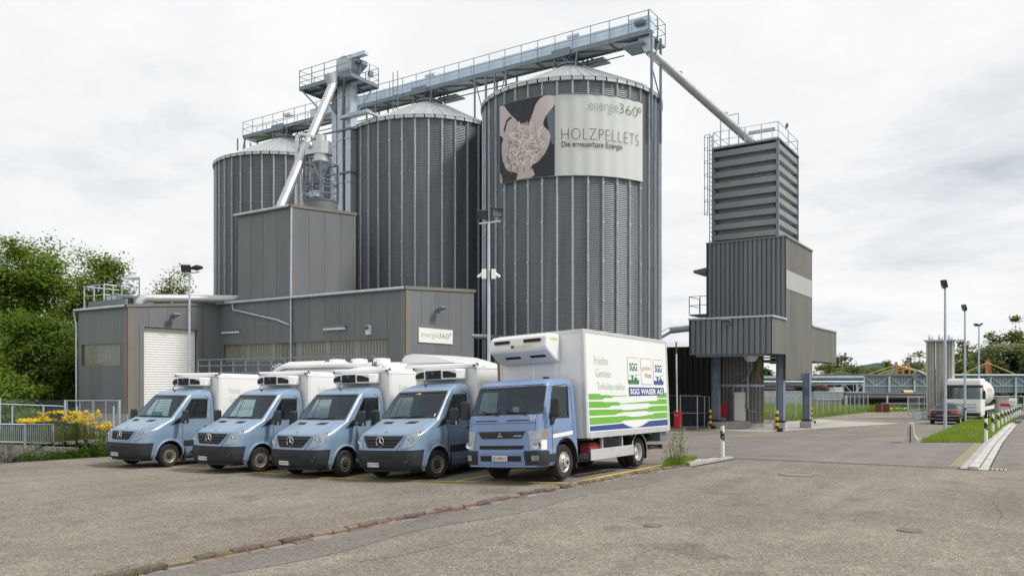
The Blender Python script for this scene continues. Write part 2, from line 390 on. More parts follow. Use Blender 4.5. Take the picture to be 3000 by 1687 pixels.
# newer paving beside the kerb stones, the road at the right
side = [p + Vector((.83, -.55, 0)) * .1 for p in fine_k[::12]]
poly_sheet('resurfaced_strip', [(p.x, p.y) for p in side] + [(p.x + 1.0 + .12 * math.sin(i * .9), p.y - .55) for i, p in reversed(list(enumerate(side)))], .004, 'asphalt_new')
road = [gp(2850, 1376), gp(2905, 1300), gp(2996, 1214), gp(3500, 1210), gp(3600, 1376)]
poly_sheet('road', [gp(2838, 1376), gp(2890, 1303), gp(2986, 1216), gp(3200, 1214), gp(3900, 1310), gp(4000, 1376)], .004, 'asphalt_road')
poly_sheet('yard_patch', [gp(2150, 1341), gp(2826, 1371), gp(2880, 1297), gp(2690, 1297), gp(2400, 1282), gp(2000, 1279), gp(2010, 1340)], .004, 'asphalt_road')

def stone_mesh(rng, lx, ly, lz):
    """one split stone: uneven block with knocked off edges"""
    b = MB(); j = lambda s: rng.uniform(-s, s); e = .018
    bot = [(0 + j(.01), 0 + j(.012), 0), (lx + j(.01), 0 + j(.012), 0), (lx + j(.01), ly + j(.01), 0), (0 + j(.01), ly + j(.01), 0)]
    mid = [(x + j(.006), y + j(.006), lz - .02 + j(.006)) for x, y, _ in bot]; cx_, cy_ = lx / 2, ly / 2
    top = [(x + (e if x < cx_ else -e), y + (e if y < cy_ else -e), lz + j(.007)) for x, y, _ in mid]
    b.v = bot + mid + top; b.f = [(8, 9, 10, 11)]
    for k in range(4):
        n = (k + 1) % 4; b.f += [(k, n, 4 + n, 4 + k), (4 + k, 4 + n, 8 + n, 8 + k)]
    return b
rng = random.Random(3)
kerb_bed = struct(strip_geo(fine_k[::10], .30, .006).build('kerb', 'dark_gap'))
i = 0; cols = ['porphyry_a', 'porphyry_b', 'porphyry_c']
row_specs = [(0.0, .135, .06, (.24, .46)), (-.16, .13, .016, (.26, .5))]
for off, wd, ht, (l0, l1) in row_specs:
    i = 0
    while i < len(fine_k) - 12:
        n = int(rng.uniform(l0, l1) / .05); n = min(n, len(fine_k) - 1 - i)
        a, c = fine_k[i], fine_k[i + n]; d = (c - a); d.z = 0; L_ = d.length; d.normalize(); s = Vector((-d.y, d.x, 0))
        if d.length > .1 and L_ > .1:
            q = a + s * (off - wd / 2 + rng.uniform(-.012, .012)); zq = gz(q.x, q.y); q.z = zq + .002
            me = stone_mesh(rng, L_ - .025, wd, ht + rng.uniform(-.012, .012)).mesh('stone'); o = link('stone', me, rng.choice(cols if off == 0 else ['porphyry_c', 'paver_grey', 'porphyry_a', 'paver_grey']), kerb_bed)
            e = a + s * off; slope = (gz(c.x, c.y) - gz(a.x, a.y)) / L_
            o.location = q; o.rotation_euler = (0, -math.atan(slope), math.atan2(d.y, d.x))
        i += n
# light granite kerb that carries on to the driveway
ga, gb = gp(2022, 1366), gp(2149, 1343); gd = (gb - ga); gd.z = 0; gl = gd.length; gd.normalize(); gs = Vector((-gd.y, gd.x, 0))
gk = struct(strip_geo([ga, gb], .3, .004).build('granite_kerb', 'dark_gap'))
for k in range(3):
    a = ga + gd * (gl * k / 3 + .01); b = MB()
    zz = gz(a.x, a.y); b.obox((a.x, a.y, zz - .02), gd * (gl / 3 - .02), gs * .22, VZ * (.13 - .03 * k)); o = b.build('stone', 'granite', gk, bevel=.015)
# drainage channel across the driveway
dA, dB = gp(2145, 1343), gp(2840, 1373)
strip('drain_channel', [dA, dB], .26, .006, 'granite'); strip('drain_slot', [dA, dB], .12, .010, 'dark_gap')
# gutter stones and kerb of the right hand road
gut = [gp(2852, 1376), gp(2909, 1298), gp(2958, 1248), gp(2996, 1214)]
fg = resample([Vector((p.x, p.y, 0)) for p in gut], .1)
bed = struct(strip_geo(fg[::8], .72, .007).build('gutter', 'dark_gap'))
for off, wd, ht, ln, mm in ((.22, .2, .025, 6, 'granite'), (0.0, .2, .085, 10, 'granite_light'), (-.22, .2, .02, 4, 'granite_light')):
    i = 0; far = False
    while i < len(fg) - 2 and i < 420:
        n = min(ln + (i // 60) * 2, len(fg) - 1 - i); a, c = fg[i], fg[i + n]; d = c - a; L_ = d.length; d.normalize(); s = Vector((-d.y, d.x, 0)); q = a + s * (off - wd / 2)
        b = MB(); b.obox((0, 0, 0), (L_ - .02, 0, 0), (0, wd, 0), (0, 0, ht + rng.uniform(-.006, .006))); o = b.build('stone', mm, bed, bevel=.012)
        o.location = (q.x, q.y, gz(a.x, a.y) + .005); o.rotation_euler = (0, -math.atan((gz(c.x, c.y) - gz(a.x, a.y)) / L_), math.atan2(d.y, d.x)); i += n
# painted lines
strip('parking_front_line', [gp(*p) for p in ((498, 1366), (747, 1383.5), (995, 1401), (1335, 1411), (1682, 1416))], .12, .008, 'yellow_paint')
strip('parking_edge_line', [gp(*p) for p in ((1682, 1414), (1830, 1384), (1961, 1358))], .13, .009, 'yellow_paint')
for k, (px, py) in enumerate(((573, 1371), (757, 1384), (1010, 1401.5), (1332, 1411))):
    p = gp(px, py); strip('parking_bay_line', [p, p + Vector((-.25, 5.2, 0))], .10, .0085, 'yellow_paint')
strip('yellow_line', [gp(2022, 1261), gp(2237, 1269)], .12, .010, 'yellow_paint')
for a, c in (((2385, 1246), (2505, 1230)), ((2385, 1236), (2640, 1240)), ((2360, 1250), (2450, 1232))):
    strip('yellow_line', [gp(*a), gp(*c)], .12, .013, 'yellow_worn')
strip('faded_yellow_band', [gp(2806, 1367), gp(2872, 1298)], .42, .008, 'yellow_worn')
# cracks sealed with bitumen
rk = random.Random(5)
for pts in (((0, 1394), (130, 1402), (330, 1414), (470, 1424), (600, 1432)), ((310, 1527), (480, 1506), (600, 1488), (760, 1462), (930, 1444)), ((1050, 1647), (1190, 1622), (1400, 1575), (1500, 1552)), ((2910, 1470), (2935, 1505), (2920, 1540))):
    q = []
    for a, c in zip(pts[:-1], pts[1:]):
        for k in range(6): q.append(gp(a[0] + (c[0] - a[0]) * k / 6 + rk.uniform(-5, 5), a[1] + (c[1] - a[1]) * k / 6 + rk.uniform(-1.3, 1.3)))
    strip('crack', q, .011, .004, 'crack_fill')
def disc(name, px, py, r, lift, m, rim=None):
    c = gp(px, py); b = MB(); n = 40; b.v = [(c.x + r * math.cos(2 * math.pi * k / n), c.y + r * math.sin(2 * math.pi * k / n), c.z + lift) for k in range(n)]; b.f = [tuple(range(n))]
    o = b.build(name, m)
    if rim:
        q = MB(); q.lathe([(r, .001), (r, lift + .006), (r - .05, lift + .006), (r - .05, lift + .001)], n, (c.x, c.y, c.z)); q.build('rim', rim, o)
        q = MB()
        for k in range(-5, 6):
            h = math.sqrt(max(0, (r * .78) ** 2 - (k * r * .14) ** 2)); q.obox((c.x + k * r * .14 - .012, c.y - h, c.z + lift), (.024, 0, 0), (0, 2 * h, 0), (0, 0, .006))
        q.build('ribs', rim, o)
    return o
tag(disc('manhole_cover', 2333, 1390.5, .42, .012, 'concrete', 'cast_iron'), 'large round manhole cover near the driveway drain channel', 'manhole cover')
tag(disc('manhole_cover', 1912, 1539, .16, .008, 'cast_iron', 'asphalt_new'), 'small dark round cover in the asphalt in front of the truck', 'manhole cover')
tag(disc('manhole_cover', 2666, 1553.5, .19, .008, 'cast_iron', 'asphalt_new'), 'small dark round cover in the asphalt at lower right', 'manhole cover')
g = gp(2897, 1374.7); gr = tag(MB().box(g.x - .42, g.x + .42, g.y - .2, g.y + .2, g.z - .01, g.z + .010).build('drain_grate', 'dark_gap'), 'slotted iron drain grate at the end of the gutter stones', 'drain grate')
for k in range(9): MB().box(g.x - .42 + k * .096, g.x - .36 + k * .096, g.y - .2, g.y + .2, g.z + .011, g.z + .02).build('slat', 'granite', gr)

# ------------------------------------------------------------------ silos
SR = 5.16; EAVE = 18.15; APEX = 20.55; NST = 40; NRF = 54
SC0 = at(1673, 47.0); SILOS = [SC0, SC0 + Vector((-10.79, 0, 0)), SC0 + Vector((-24.7, 0, 0))]
SB = -.85
def wall_panel_mesh():
    b = MB(); da = 2 * math.pi / NST; h = EAVE - SB; nw = int(h / .098); rows = nw * 4
    for j in range(rows + 1):
        z = SB + h * j / rows; r = SR + .016 * math.sin(2 * math.pi * nw * j / rows)
        for i in range(4): a = da * i / 3; b.v.append((r * math.cos(a), r * math.sin(a), z))
    b.f = [(j * 4 + i, j * 4 + i + 1, (j + 1) * 4 + i + 1, (j + 1) * 4 + i) for j in range(rows) for i in range(3)]
    me = b.mesh('wall_panel', 2.0); me.materials.append(MATS['silo_sheet']); return me
def stiffener_mesh():
    b = MB()
    for z0, z1, g in ((SB, 9.2, 0.0), (9.2, EAVE, -.004)):
        prof = [(-.055, .0), (-.055, .012), (-.036, .014), (-.030, .085), (-.010, .090), (-.006, .055), (.006, .055), (.010, .090), (.030, .085), (.036, .014), (.055, .012), (.055, 0)]
        n = len(prof); vs = [(SR + .017 + d + g, t, z) for z in (z0, z1) for t, d in prof]
        b.add(vs, [(i, i + 1, n + i + 1, n + i) for i in range(n - 1)] + [tuple(range(n, 2 * n))])
    for k in range(9): b.box(SR + .06, SR + .105, -.055, .055, SB + 1.2 + k * 2.05, SB + 1.28 + k * 2.05)
    me = b.mesh('stiffener'); me.materials.append(MATS['galv']); return me
def roof_panel_mesh():
    b = MB(); da = 2 * math.pi / NRF; r0, r1 = SR + .16, .72; e = .06
    def pt(r, a, up=0):
        t = (r0 - r) / (r0 - r1); return (r * math.cos(a), r * math.sin(a), EAVE + .06 + (APEX - EAVE) * t + up)
    for a, c, u0, u1 in ((0, da - .012, 0, 0), (da - .012, da - .009, 0, e), (da - .009, da - .002, e, e), (da - .002, da, e, 0)):
        w = lambda rr, x: da * (x / da)
        b.add([pt(r0, a, u0), pt(r0, c, u1), pt(r1, c, u1 * .6), pt(r1, a, u0 * .6)], [(0, 1, 2, 3)])
    me = b.mesh('roof_panel'); me.materials.append(MATS['roof_sheet']); return me
def eave_mesh():
    b = MB(); da = 2 * math.pi / NRF; r = SR + .17
    p = lambda rr, a, z: (rr * math.cos(a), rr * math.sin(a), z)
    a0, a1 = .004, da - .010
    b.add([p(r, a0, EAVE - .10), p(r, a1, EAVE - .10), p(r, a1, EAVE + .10), p(r, a0, EAVE + .10), p(r - .16, a1, EAVE + .115), p(r - .16, a0, EAVE + .115), p(r - .05, a0, EAVE - .13), p(r - .05, a1, EAVE - .13)], [(0, 1, 2, 3), (3, 2, 4, 5), (6, 7, 1, 0)])
    for k in range(5):
        a = a0 + (a1 - a0) * (k + .5) / 5; b.add([p(r + .004, a - .004, EAVE + .03), p(r + .004, a + .004, EAVE + .03), p(r + .03, a + .004, EAVE + .11), p(r + .03, a - .004, EAVE + .11)], [(0, 1, 2, 3)])
    me = b.mesh('eave_plate'); me.materials.append(MATS['roof_sheet']); return me
M_WALL, M_STIFF, M_ROOF, M_EAVE = wall_panel_mesh(), stiffener_mesh(), roof_panel_mesh(), eave_mesh()
SL = ['tall corrugated silo at right carrying the printed pellet banner', 'tall corrugated silo in the middle of the three, without a banner', 'tall corrugated silo at far left, partly behind the chute pipe']
ph = math.atan2(-math.cos(YAW), math.sin(YAW))
for ci, c in enumerate(SILOS):
    t = thing('grain_silo', SL[ci], 'silo', (c.x, c.y, SB), group='row of three silos')
    for k in range(NST):
        a = 2 * math.pi * (k + .35) / NST
        o = inst('wall_panel', M_WALL, t, (c.x, c.y, 0), a); o = inst('stiffener', M_STIFF, t, (c.x, c.y, 0), a)
    for k in range(NRF):
        a = 2 * math.pi * k / NRF; inst('roof_panel', M_ROOF, t, (c.x, c.y, 0), a); inst('eave_plate', M_EAVE, t, (c.x, c.y, 0), a)
    b = MB(); b.lathe([(.80, APEX - .03), (.80, APEX + .12), (.92, APEX + .12), (.92, APEX + .20), (.45, APEX + .26), (.3, APEX + .9)], 32, (c.x, c.y, 0)); b.build('roof_collar', 'galv_dark', t, .6)
    b = MB(); b.lathe([(SR - .1, SB), (SR - .1, EAVE)], 42, (c.x, c.y, 0)); b.build('inner_wall', 'dark_gap', t)
    # ladder up the roof
    ra = R(-10 if ci == 0 else 20); ca, sa = math.cos(ra), math.sin(ra)
    for s in (-.2, .2):
        b = MB(); b.bar((c.x + 1 * ca - s * sa, c.y + 1 * sa + s * ca, APEX), (c.x + 5.2 * ca - s * sa, c.y + 5.2 * sa + s * ca, EAVE + .25), .04); b.build('roof_ladder_rail', 'galv', t)
# ------------------------------------------------------------------ banner on the right silo
BC = SILOS[0]; BR = SR + .13
def ang_of(px):
    """angle on the silo where the near side meets column px"""
    k = (px - CX) / F; dv = (FW + RT * k).normalized(); oc = -Vector((BC.x, BC.y, 0)); bq = oc.dot(dv); cq = oc.dot(oc) - BR * BR
    p = dv * (-bq - math.sqrt(max(0, bq * bq - cq))); return math.atan2(p.y - BC.y, p.x - BC.x), p
aL, pL = ang_of(1466); aR, pR = ang_of(1883); aM, pM = ang_of(1625)
bz1 = zat(ang_of(1690)[1], 276); bz0 = zat(ang_of(1690)[1], 513)
BW = (aR - aL) * BR; BH = bz1 - bz0; PW = (aM - aL) * BR
def ban(u, v, off=0.0):
    a = aL + u / BR; return Vector((BC.x + (BR + off) * math.cos(a), BC.y + (BR + off) * math.sin(a), bz0 + v))
mat('banner_white', (.60, .62, .62), .55, 0, .04, 1.2)
banner = thing('advertising_banner', 'large printed banner with cupped hands holding wood pellets, wrapped around the right silo', 'banner', (BC.x, BC.y, bz0))
b = MB(); b.grid(lambda u, v: ban(u * BW, v * BH, .012 * math.cos(u * BW / .757 * 2 * math.pi)), 160, 2); b.build('banner_cloth', 'banner_white', banner, 2.0)
# printed photograph: colour per vertex on a fine sheet
NU, NV = 170, 230
uu, vv = np.meshgrid(np.linspace(0, 1, NU + 1), np.linspace(0, 1, NV + 1))
img = np.zeros((NV + 1, NU + 1, 3)); img[:] = (.022, .022, .035)
def inpoly(pts):
    x, y = uu, 1 - vv; r = np.zeros(x.shape, bool); n = len(pts)
    for k in range(n):
        x0, y0 = pts[k]; x1, y1 = pts[(k + 1) % n]
        if y0 == y1: continue
        c = ((y0 > y) != (y1 > y)) & (x < (x1 - x0) * (y - y0) / (y1 - y0) + x0); r ^= c
    return r
def smooth_poly(pts, it=2):
    for _ in range(it):
        q = []
        for k in range(len(pts)):
            a = pts[k]; c = pts[(k + 1) % len(pts)]; q += [(.75 * a[0] + .25 * c[0], .75 * a[1] + .25 * c[1]), (.25 * a[0] + .75 * c[0], .25 * a[1] + .75 * c[1])]
        pts = q
    return pts
def paint(pts, col, grad=None, it=2):
    m = inpoly(smooth_poly(pts, it)); c = np.array(col)
    k = np.ones_like(uu) if grad is None else 1 + grad[0] * (uu - .5) + grad[1] * (.5 - vv)
    img[m] = (c[None, :] * k[m][:, None])
SK = (.47, .41, .42)
paint([(.86, .15), (1, .1), (1, .6), (.95, .62)], (.13, .16, .20), None, 1)
paint([(.74, 0), (1.03, 0), (1.03, .10), (.88, .23), (.80, .36), (.93, .45), (.94, .55), (.86, .72), (.76, .78), (.55, .8), (.5, .4), (.62, .28)], SK, (.5, -.5))
paint([(-.15, -.02), (.06, -.03), (.22, .13), (.40, .27), (.5, .4), (.5, .8), (.28, .84), (.08, .78), (.03, .52), (.10, .40), (-.15, .34)], SK, (-.3, -.3), 1)
paint([(.06, .70), (.5, .74), (.86, .70), (.74, .82), (.56, .86), (.4, .95), (.36, .9), (.16, .86)], (.40, .32, .32), (0, .6))
for cx_, cy_, rx, ry in ((.18, .78, .065, .045), (.30, .82, .06, .04), (.55, .80, .06, .04), (.66, .75, .09, .06)):
    paint([(cx_ + rx * math.cos(k * .785), cy_ + ry * math.sin(k * .785)) for k in range(8)], (.54, .44, .43), (0, .4), 1)
paint([(.36, .98), (.42, .86), (.58, .82), (.66, .90), (.70, 1), (.35, 1)], (.55, .46, .42)); paint([(0, .86), (.03, .86), (.08, 1), (0, 1)], (.42, .31, .24), None, 1)
paint([(.085, .31), (.15, .205), (.255, .17), (.27, .20), (.175, .235), (.125, .33), (.10, .36)], (.012, .012, .016), None, 0)
for fx in (.235, .355, .47, .60): paint([(fx, .76), (fx + .02, .76), (fx + .035, .90), (fx + .02, .91)], (.22, .16, .16), None, 0)
rp_ = random.Random(11)
paint([(.16, .47), (.30, .34), (.5, .28), (.66, .36), (.80, .42), (.82, .62), (.76, .72), (.5, .80), (.3, .82), (.14, .74)], (.30, .25, .23))
for _ in range(330):
    x, y = rp_.uniform(.15, .82), rp_.uniform(.30, .82); e = ((x - .48) / .36) ** 2 + ((y - .57) / .27) ** 2
    if e > 1: continue
    a = rp_.uniform(0, math.pi); l, w = rp_.uniform(.03, .065), .011; ca, sa = math.cos(a), math.sin(a) * PW / BH; cb, sb = -math.sin(a), math.cos(a) * PW / BH; br = rp_.uniform(.55, 1.15)
    paint([(x + ca * l + cb * w, y + sa * l + sb * w), (x - ca * l + cb * w, y - sa * l + sb * w), (x - ca * l - cb * w, y - sa * l - sb * w), (x + ca * l - cb * w, y + sa * l - sb * w)], (.70 * br, .63 * br, .59 * br), None, 0)
b = MB(); b.grid(lambda u, v: ban(u * PW, v * BH, .03 + .012 * math.cos(u * PW / .757 * 2 * math.pi)), NU, NV); me = b.mesh('banner_photo', 2.0)
ca_ = me.color_attributes.new('print', 'FLOAT_COLOR', 'POINT'); flat = np.ones(((NV + 1) * (NU + 1), 4), np.float32); flat[:, :3] = np.clip(img, 0, 1).reshape(-1, 3); ca_.data.foreach_set('color', flat.ravel())
pm = bpy.data.materials.new('printed_cloth'); pm.use_nodes = True; an = pm.node_tree.nodes.new('ShaderNodeVertexColor'); an.layer_name = 'print'
pb = pm.node_tree.nodes['Principled BSDF']; pb.inputs['Roughness'].default_value = .55; pm.node_tree.links.new(an.outputs[0], pb.inputs['Base Color']); link('banner_photo', me, pm, banner)
mat('ink_green', (.19, .36, .24), .6, 0, .05); mat('ink_black', (.045, .045, .05), .6, 0, .05)
def btext(s, u0, u1, v0, v1, m, off=0.0, sp=1.0):
    return lettering(s, None, None, None, (u1 - u0) * BW, (v1 - v0) * BH, m, banner, off, fn=lambda a, c: ban(u0 * BW + a, v0 * BH + c, .045), spacing=sp)
fr = PW / BW; fu = lambda t: fr + (1 - fr) * t
btext('energie', fu(.345), fu(.665), .765, .925, 'ink_green', -.018); btext('360', fu(.67), fu(.915), .80, .92, 'ink_black', -.024)
b = MB(); cu_, cv_ = fu(.945) * BW, .895 * BH
b.grid(lambda u, v: ban(cu_ + (.085 + .035 * v) * math.cos(2 * math.pi * u), cv_ + (.10 + .035 * v) * math.sin(2 * math.pi * u), .045), 24, 1); b.build('degree_ring', 'ink_black', banner)
btext('HOLZPELLETS', fu(.07), fu(.93), .435, .575, 'ink_black', -.027, 1.06); btext('Die erneuerbare Energie', fu(.07), fu(.71), .325, .415, 'ink_black', .008)
for v in (0, 1):
    b = MB(); b.tube([ban(u / 40 * BW, v * BH + (.03 if v else -.03), .02) for u in range(41)], .022, 5); b.build('hem_rope', 'galv_dark', banner)

# ------------------------------------------------------------------ conveyor bridge over the silos
CYc = SC0.y; CW = .62; DZ = 21.4
n0 = Vector((SC0.x, CYc - CW, 0)); XR = n0.x + hit(n0, VX, 1900); XL = n0.x + hit(n0, VX, 713)
XE = n0.x + hit(n0, VX, 1897)
conv = thing('conveyor_bridge', 'long galvanised conveyor bridge with railing running over all three silo roofs', 'conveyor', ((XL + XR) / 2, CYc, DZ))
for s in (-1, 1):
    b = MB(); y = CYc + s * CW; b.box(XL, XR, y - .04, y + .04, DZ - .12, DZ + .14); b.build('side_beam', 'galv_dark', conv)
nseg = int((XR - XL) / 2.3)
for k in range(nseg):
    x0 = XL + (XR - XL) * k / nseg; x1 = XL + (XR - XL) * (k + 1) / nseg
    b = MB(); b.box(x0 + .01, x1 - .01, CYc - CW + .045, CYc + CW - .045, DZ - .02, DZ + .02); b.build('deck_plate', 'roof_sheet', conv)
    b = MB(); b.bar((x0, CYc - CW, DZ - .07), (x1, CYc + CW, DZ - .07), .06, .06); b.build('brace', 'galv_dark', conv)
    b = MB(); b.bar((x0, CYc - CW, DZ - .09), (x0, CYc + CW, DZ - .09), .07, .08); b.build('cross_beam', 'galv_dark', conv)
    if k >= 3:
        b = MB(); b.box(x0 + .015, x1 - .015, CYc - .42, CYc + .08, DZ + .22, DZ + .86); b.box(x1 - .05, x1 + .05, CYc - .46, CYc + .12, DZ + .18, DZ + .90); b.build('housing_section', 'conveyor_blue', conv)
        b = MB(); b.box(x0 + .3, x0 + .38, CYc - .44, CYc + .1, DZ + .02, DZ + .22); b.build('housing_foot', 'galv_dark', conv)
npost = int((XR - XL) / 1.18)
for s in (-1, 1):
    y = CYc + s * (CW + .05)
    for k in range(npost + 1):
        x = XL + (XR - XL) * k / npost; b = MB(); b.box(x - .018, x + .018, y - .018, y + .018, DZ - .05, DZ + 1.15); b.build('railing_post', 'rail_steel', conv)
    for z in (DZ + 1.15, DZ + .62):
        b = MB(); b.tube([(XL, y, z), (XR, y, z)], .02, 6); b.build('railing_rail', 'rail_steel', conv)
b = MB(); b.bar((XL, CYc - CW, DZ + .6), (XL, CYc + CW, DZ + .6), .03); b.bar((XL, CYc - CW, DZ + 1.1), (XL, CYc + CW, DZ + 1.1), .03); b.build('end_rail', 'rail_steel', conv)
# lower pipe along the far side
b = MB(); b.tube([(XL + 4, CYc + .5, DZ - .5), (XR - 2, CYc + .5, DZ - .5)], .035, 6); b.build('cable_pipe', 'galv_dark', conv)
for c in SILOS:                      # inlet spouts and their stands
    x = c.x
    b = MB(); b.lathe([(.22, APEX + .1), (.22, DZ + .1)], 14, (x - .1, CYc, 0)); b.build('inlet_spout', 'galv_dark', conv, .6)
    for sx in (-1, 1):
        for sy in (-1, 1):
            b = MB(); b.bar((x + sx * .75, CYc + sy * CW * 1.3, APEX - .15), (x + sx * .75, CYc + sy * CW, DZ), .07); b.build('stand_leg', 'galv_dark', conv)
            b = MB(); b.bar((x + sx * .75, CYc + sy * CW, APEX), (x - sx * .75, CYc + sy * CW, DZ), .045); b.build('stand_brace', 'galv_dark', conv)
    b = MB(); b.box(x - .9, x + .35, CYc - CW - .16, CYc - CW - .05, DZ - .2, DZ + .25); b.build('slide_gate', 'galv_dark', conv)
    b = MB(); b.box(x - .05, x + .75, CYc - .40, CYc + .06, DZ + .92, DZ + 1.08); b.build('inspection_cover', 'conveyor_blue', conv)
    b = MB(); b.box(x + 1.0, x + 1.1, CYc + CW, CYc + CW + 1.0, DZ - .2, DZ - .12); b.box(x + .2, x + 1.8, CYc + CW, CYc + CW + 1.0, DZ - .28, DZ - .2); b.build('side_platform', 'galv_dark', conv)
for c, sgn in ((SILOS[0], -1), (SILOS[1], -1), (SILOS[2], -1), (SILOS[1], 1)):   # legs down to the eaves
    for dx in (.1, .95):
        x = c.x + sgn * (SR - dx)
        for sy in (-1, 1):
            b = MB(); b.box(x - .045, x + .045, CYc + sy * CW - .045, CYc + sy * CW + .045, EAVE - .4, DZ); b.build('support_leg', 'galv_dark', conv)
    b = MB(); b.bar((c.x + sgn * (SR - .1), CYc - CW, EAVE + .2), (c.x + sgn * (SR - .95), CYc - CW, DZ - .2), .05); b.build('support_brace', 'galv_dark', conv)
# frame that carries the right end, fixed to the silo wall
tx = SC0.x + SR + .22
for sy in (-1, 1):
    b = MB(); b.box(tx - .06, tx + .06, CYc + sy * CW - .06, CYc + sy * CW + .06, EAVE - 2.6, DZ); b.build('support_leg', 'galv_dark', conv)
for k, (za, zb) in enumerate(((EAVE - .2, EAVE + 1.3), (EAVE + 1.3, DZ))):
    b = MB(); s = -1 if k % 2 else 1; b.bar((tx, CYc + s * CW, za), (tx, CYc - s * CW, zb), .06); b.build('support_brace', 'galv_dark', conv)
# end platform, hopper and head with motor
ex1, ey0 = XR + .05, CYc - CW - .05; ey1 = ey0 + hit(Vector((ex1, ey0, 0)), VY, 1949)
b = MB(); b.box(XR - 1.1, XR + .05, CYc + CW + .05, ey1, DZ - .16, DZ - .06); b.build('end_platform', 'galv_dark', conv)
for q in ((ex1, ey0), (ex1, (ey0 + ey1) / 2), (ex1, ey1), (XR - 1.05, ey1)):
    b = MB(); b.box(q[0] - .02, q[0] + .02, q[1] - .02, q[1] + .02, DZ - .1, DZ + 1.2); b.build('railing_post', 'rail_steel', conv)
for z in (DZ + 1.2, DZ + .62):
    b = MB(); b.tube([(ex1, ey0, z), (ex1, ey1, z), (XR - 1.05, ey1, z)], .02, 6); b.build('railing_rail', 'rail_steel', conv)
b = MB(); b.box(XR - 1.3, XR - .1, CYc - .48, CYc + .15, DZ + .18, DZ + 1.0); b.build('drive_head', 'conveyor_blue', conv, bevel=.05)
b = MB(); b.lathe([(0, -.3), (.17, -.3), (.17, .25), (.1, .3), (0, .3)], 14, (XR - .5, CYc - .62, DZ + .62), 'x'); b.build('drive_motor', 'galv_dark', conv, .6)
b = MB(); b.prism([(XR - .75, CYc - .4, DZ - .1), (XR + .0, CYc - .4, DZ - .1), (XR - .05, CYc - .4, DZ - .95), (XR - .35, CYc - .4, DZ - .95)], (0, .6, 0)); b.build('discharge_hopper', 'galv', conv)
b = MB(); b.box(XR - 1.6, XR - .3, CYc - CW - .1, CYc + CW + .1, DZ - .55, DZ - .42); b.build('hopper_platform', 'galv_dark', conv)

# ------------------------------------------------------------------ bucket elevator
EC = at(1026, 48.6); EZ = 21.0; EXW, EYW = 4.5, 2.5
elev = thing('bucket_elevator', 'tall bucket elevator with square legs and railed head platform between the left silos', 'elevator', (EC.x - 1.8, EC.y + 1.2, -.6))
px0, px1, py0, py1 = EC.x - EXW, EC.x, EC.y, EC.y + EYW
legs = [(-1.05, 1.15), (-1.75, 1.15), (-2.45, 1.9), (-3.05, 1.9)]
for dx, dy in legs:
    z = 4.0; k = 0
    while z < EZ + .4:
        z1 = min(z + 2.7, EZ + .6); x, y = EC.x + dx, EC.y + dy
        b = MB(); b.box(x - .22, x + .22, y - .30, y + .30, z + .02, z1 - .02); b.box(x - .26, x + .26, y - .34, y + .34, z1 - .05, z1 + .03); b.build('leg_section', 'galv', elev); z = z1
for zf in (12.6, 15.3, 18.0):
    b = MB(); b.box(EC.x - 3.4, EC.x - .7, EC.y + .76, EC.y + .84, zf, zf + .1); b.box(EC.x - .8, EC.x - .72, EC.y + .8, EC.y + 2.3, zf, zf + .1); b.build('tie_frame', 'galv_dark', elev)
for k in range(4):
    for j in range(2):
        b = MB(); b.box(px0 + k * EXW / 4 + .02, px0 + (k + 1) * EXW / 4 - .02, py0 + j * EYW / 2 + .02, py0 + (j + 1) * EYW / 2 - .02, EZ + .02, EZ + .06); b.build('floor_plate', 'roof_sheet', elev)
for y in (py0, py0 + .8, py0 + 1.7, py1):
    b = MB(); b.box(px0, px1, y - .04, y + .04, EZ - .14, EZ + .1); b.build('floor_beam', 'galv_dark', elev)
for x in (px0, px1, px0 + 1.6, px0 + 3.2):
    b = MB(); b.box(x - .04, x + .04, py0 + .041, py1 - .041, EZ - .13, EZ + .09); b.build('floor_beam', 'galv_dark', elev)
post = [(px0 + EXW * k / 4, py0) for k in range(5)] + [(px1, py0 + EYW * k / 3) for k in (1, 2, 3)] + [(px0, py0 + EYW * k / 2) for k in (1, 2)] + [(px0 + EXW * k / 4, py1) for k in (1, 2, 3)]
for x, y in post:
    b = MB(); b.box(x - .022, x + .022, y - .022, y + .022, EZ, EZ + 1.15); b.build('railing_post', 'rail_steel', elev)
for z in (1.15, .75, .4):
    b = MB(); b.tube([(px0, py0, EZ + z), (px1, py0, EZ + z), (px1, py1, EZ + z), (px0, py1, EZ + z), (px0, py0, EZ + z)], .02, 6); b.build('railing_rail', 'rail_steel', elev)
for a, c in (((px0 + .1, py0, EZ - .05), (EC.x - 2.9, EC.y + .8, EZ - 1.9)), ((px1 - .5, py0, EZ - .05), (EC.x - 1.5, EC.y + .8, EZ - 2.0)), ((px1 - .1, py1 - .3, EZ - .05), (EC.x - .9, EC.y + 1.2, EZ - 2.2)), ((px0 + .8, py0 + 1.2, EZ - .05), (EC.x - 2.7, EC.y + 1.6, EZ - 1.7))):
    b = MB(); b.bar(a, c, .09); b.build('knee_brace', 'galv_dark', elev)
b = MB(); b.box(EC.x - 1.3, EC.x + 1.1, EC.y + .3, EC.y + .7, 18.55, 18.75); b.box(EC.x + .9, EC.x + 1.1, EC.y + .7, EC.y + 3.0, 18.55, 18.7); b.build('side_walkway', 'galv', elev)
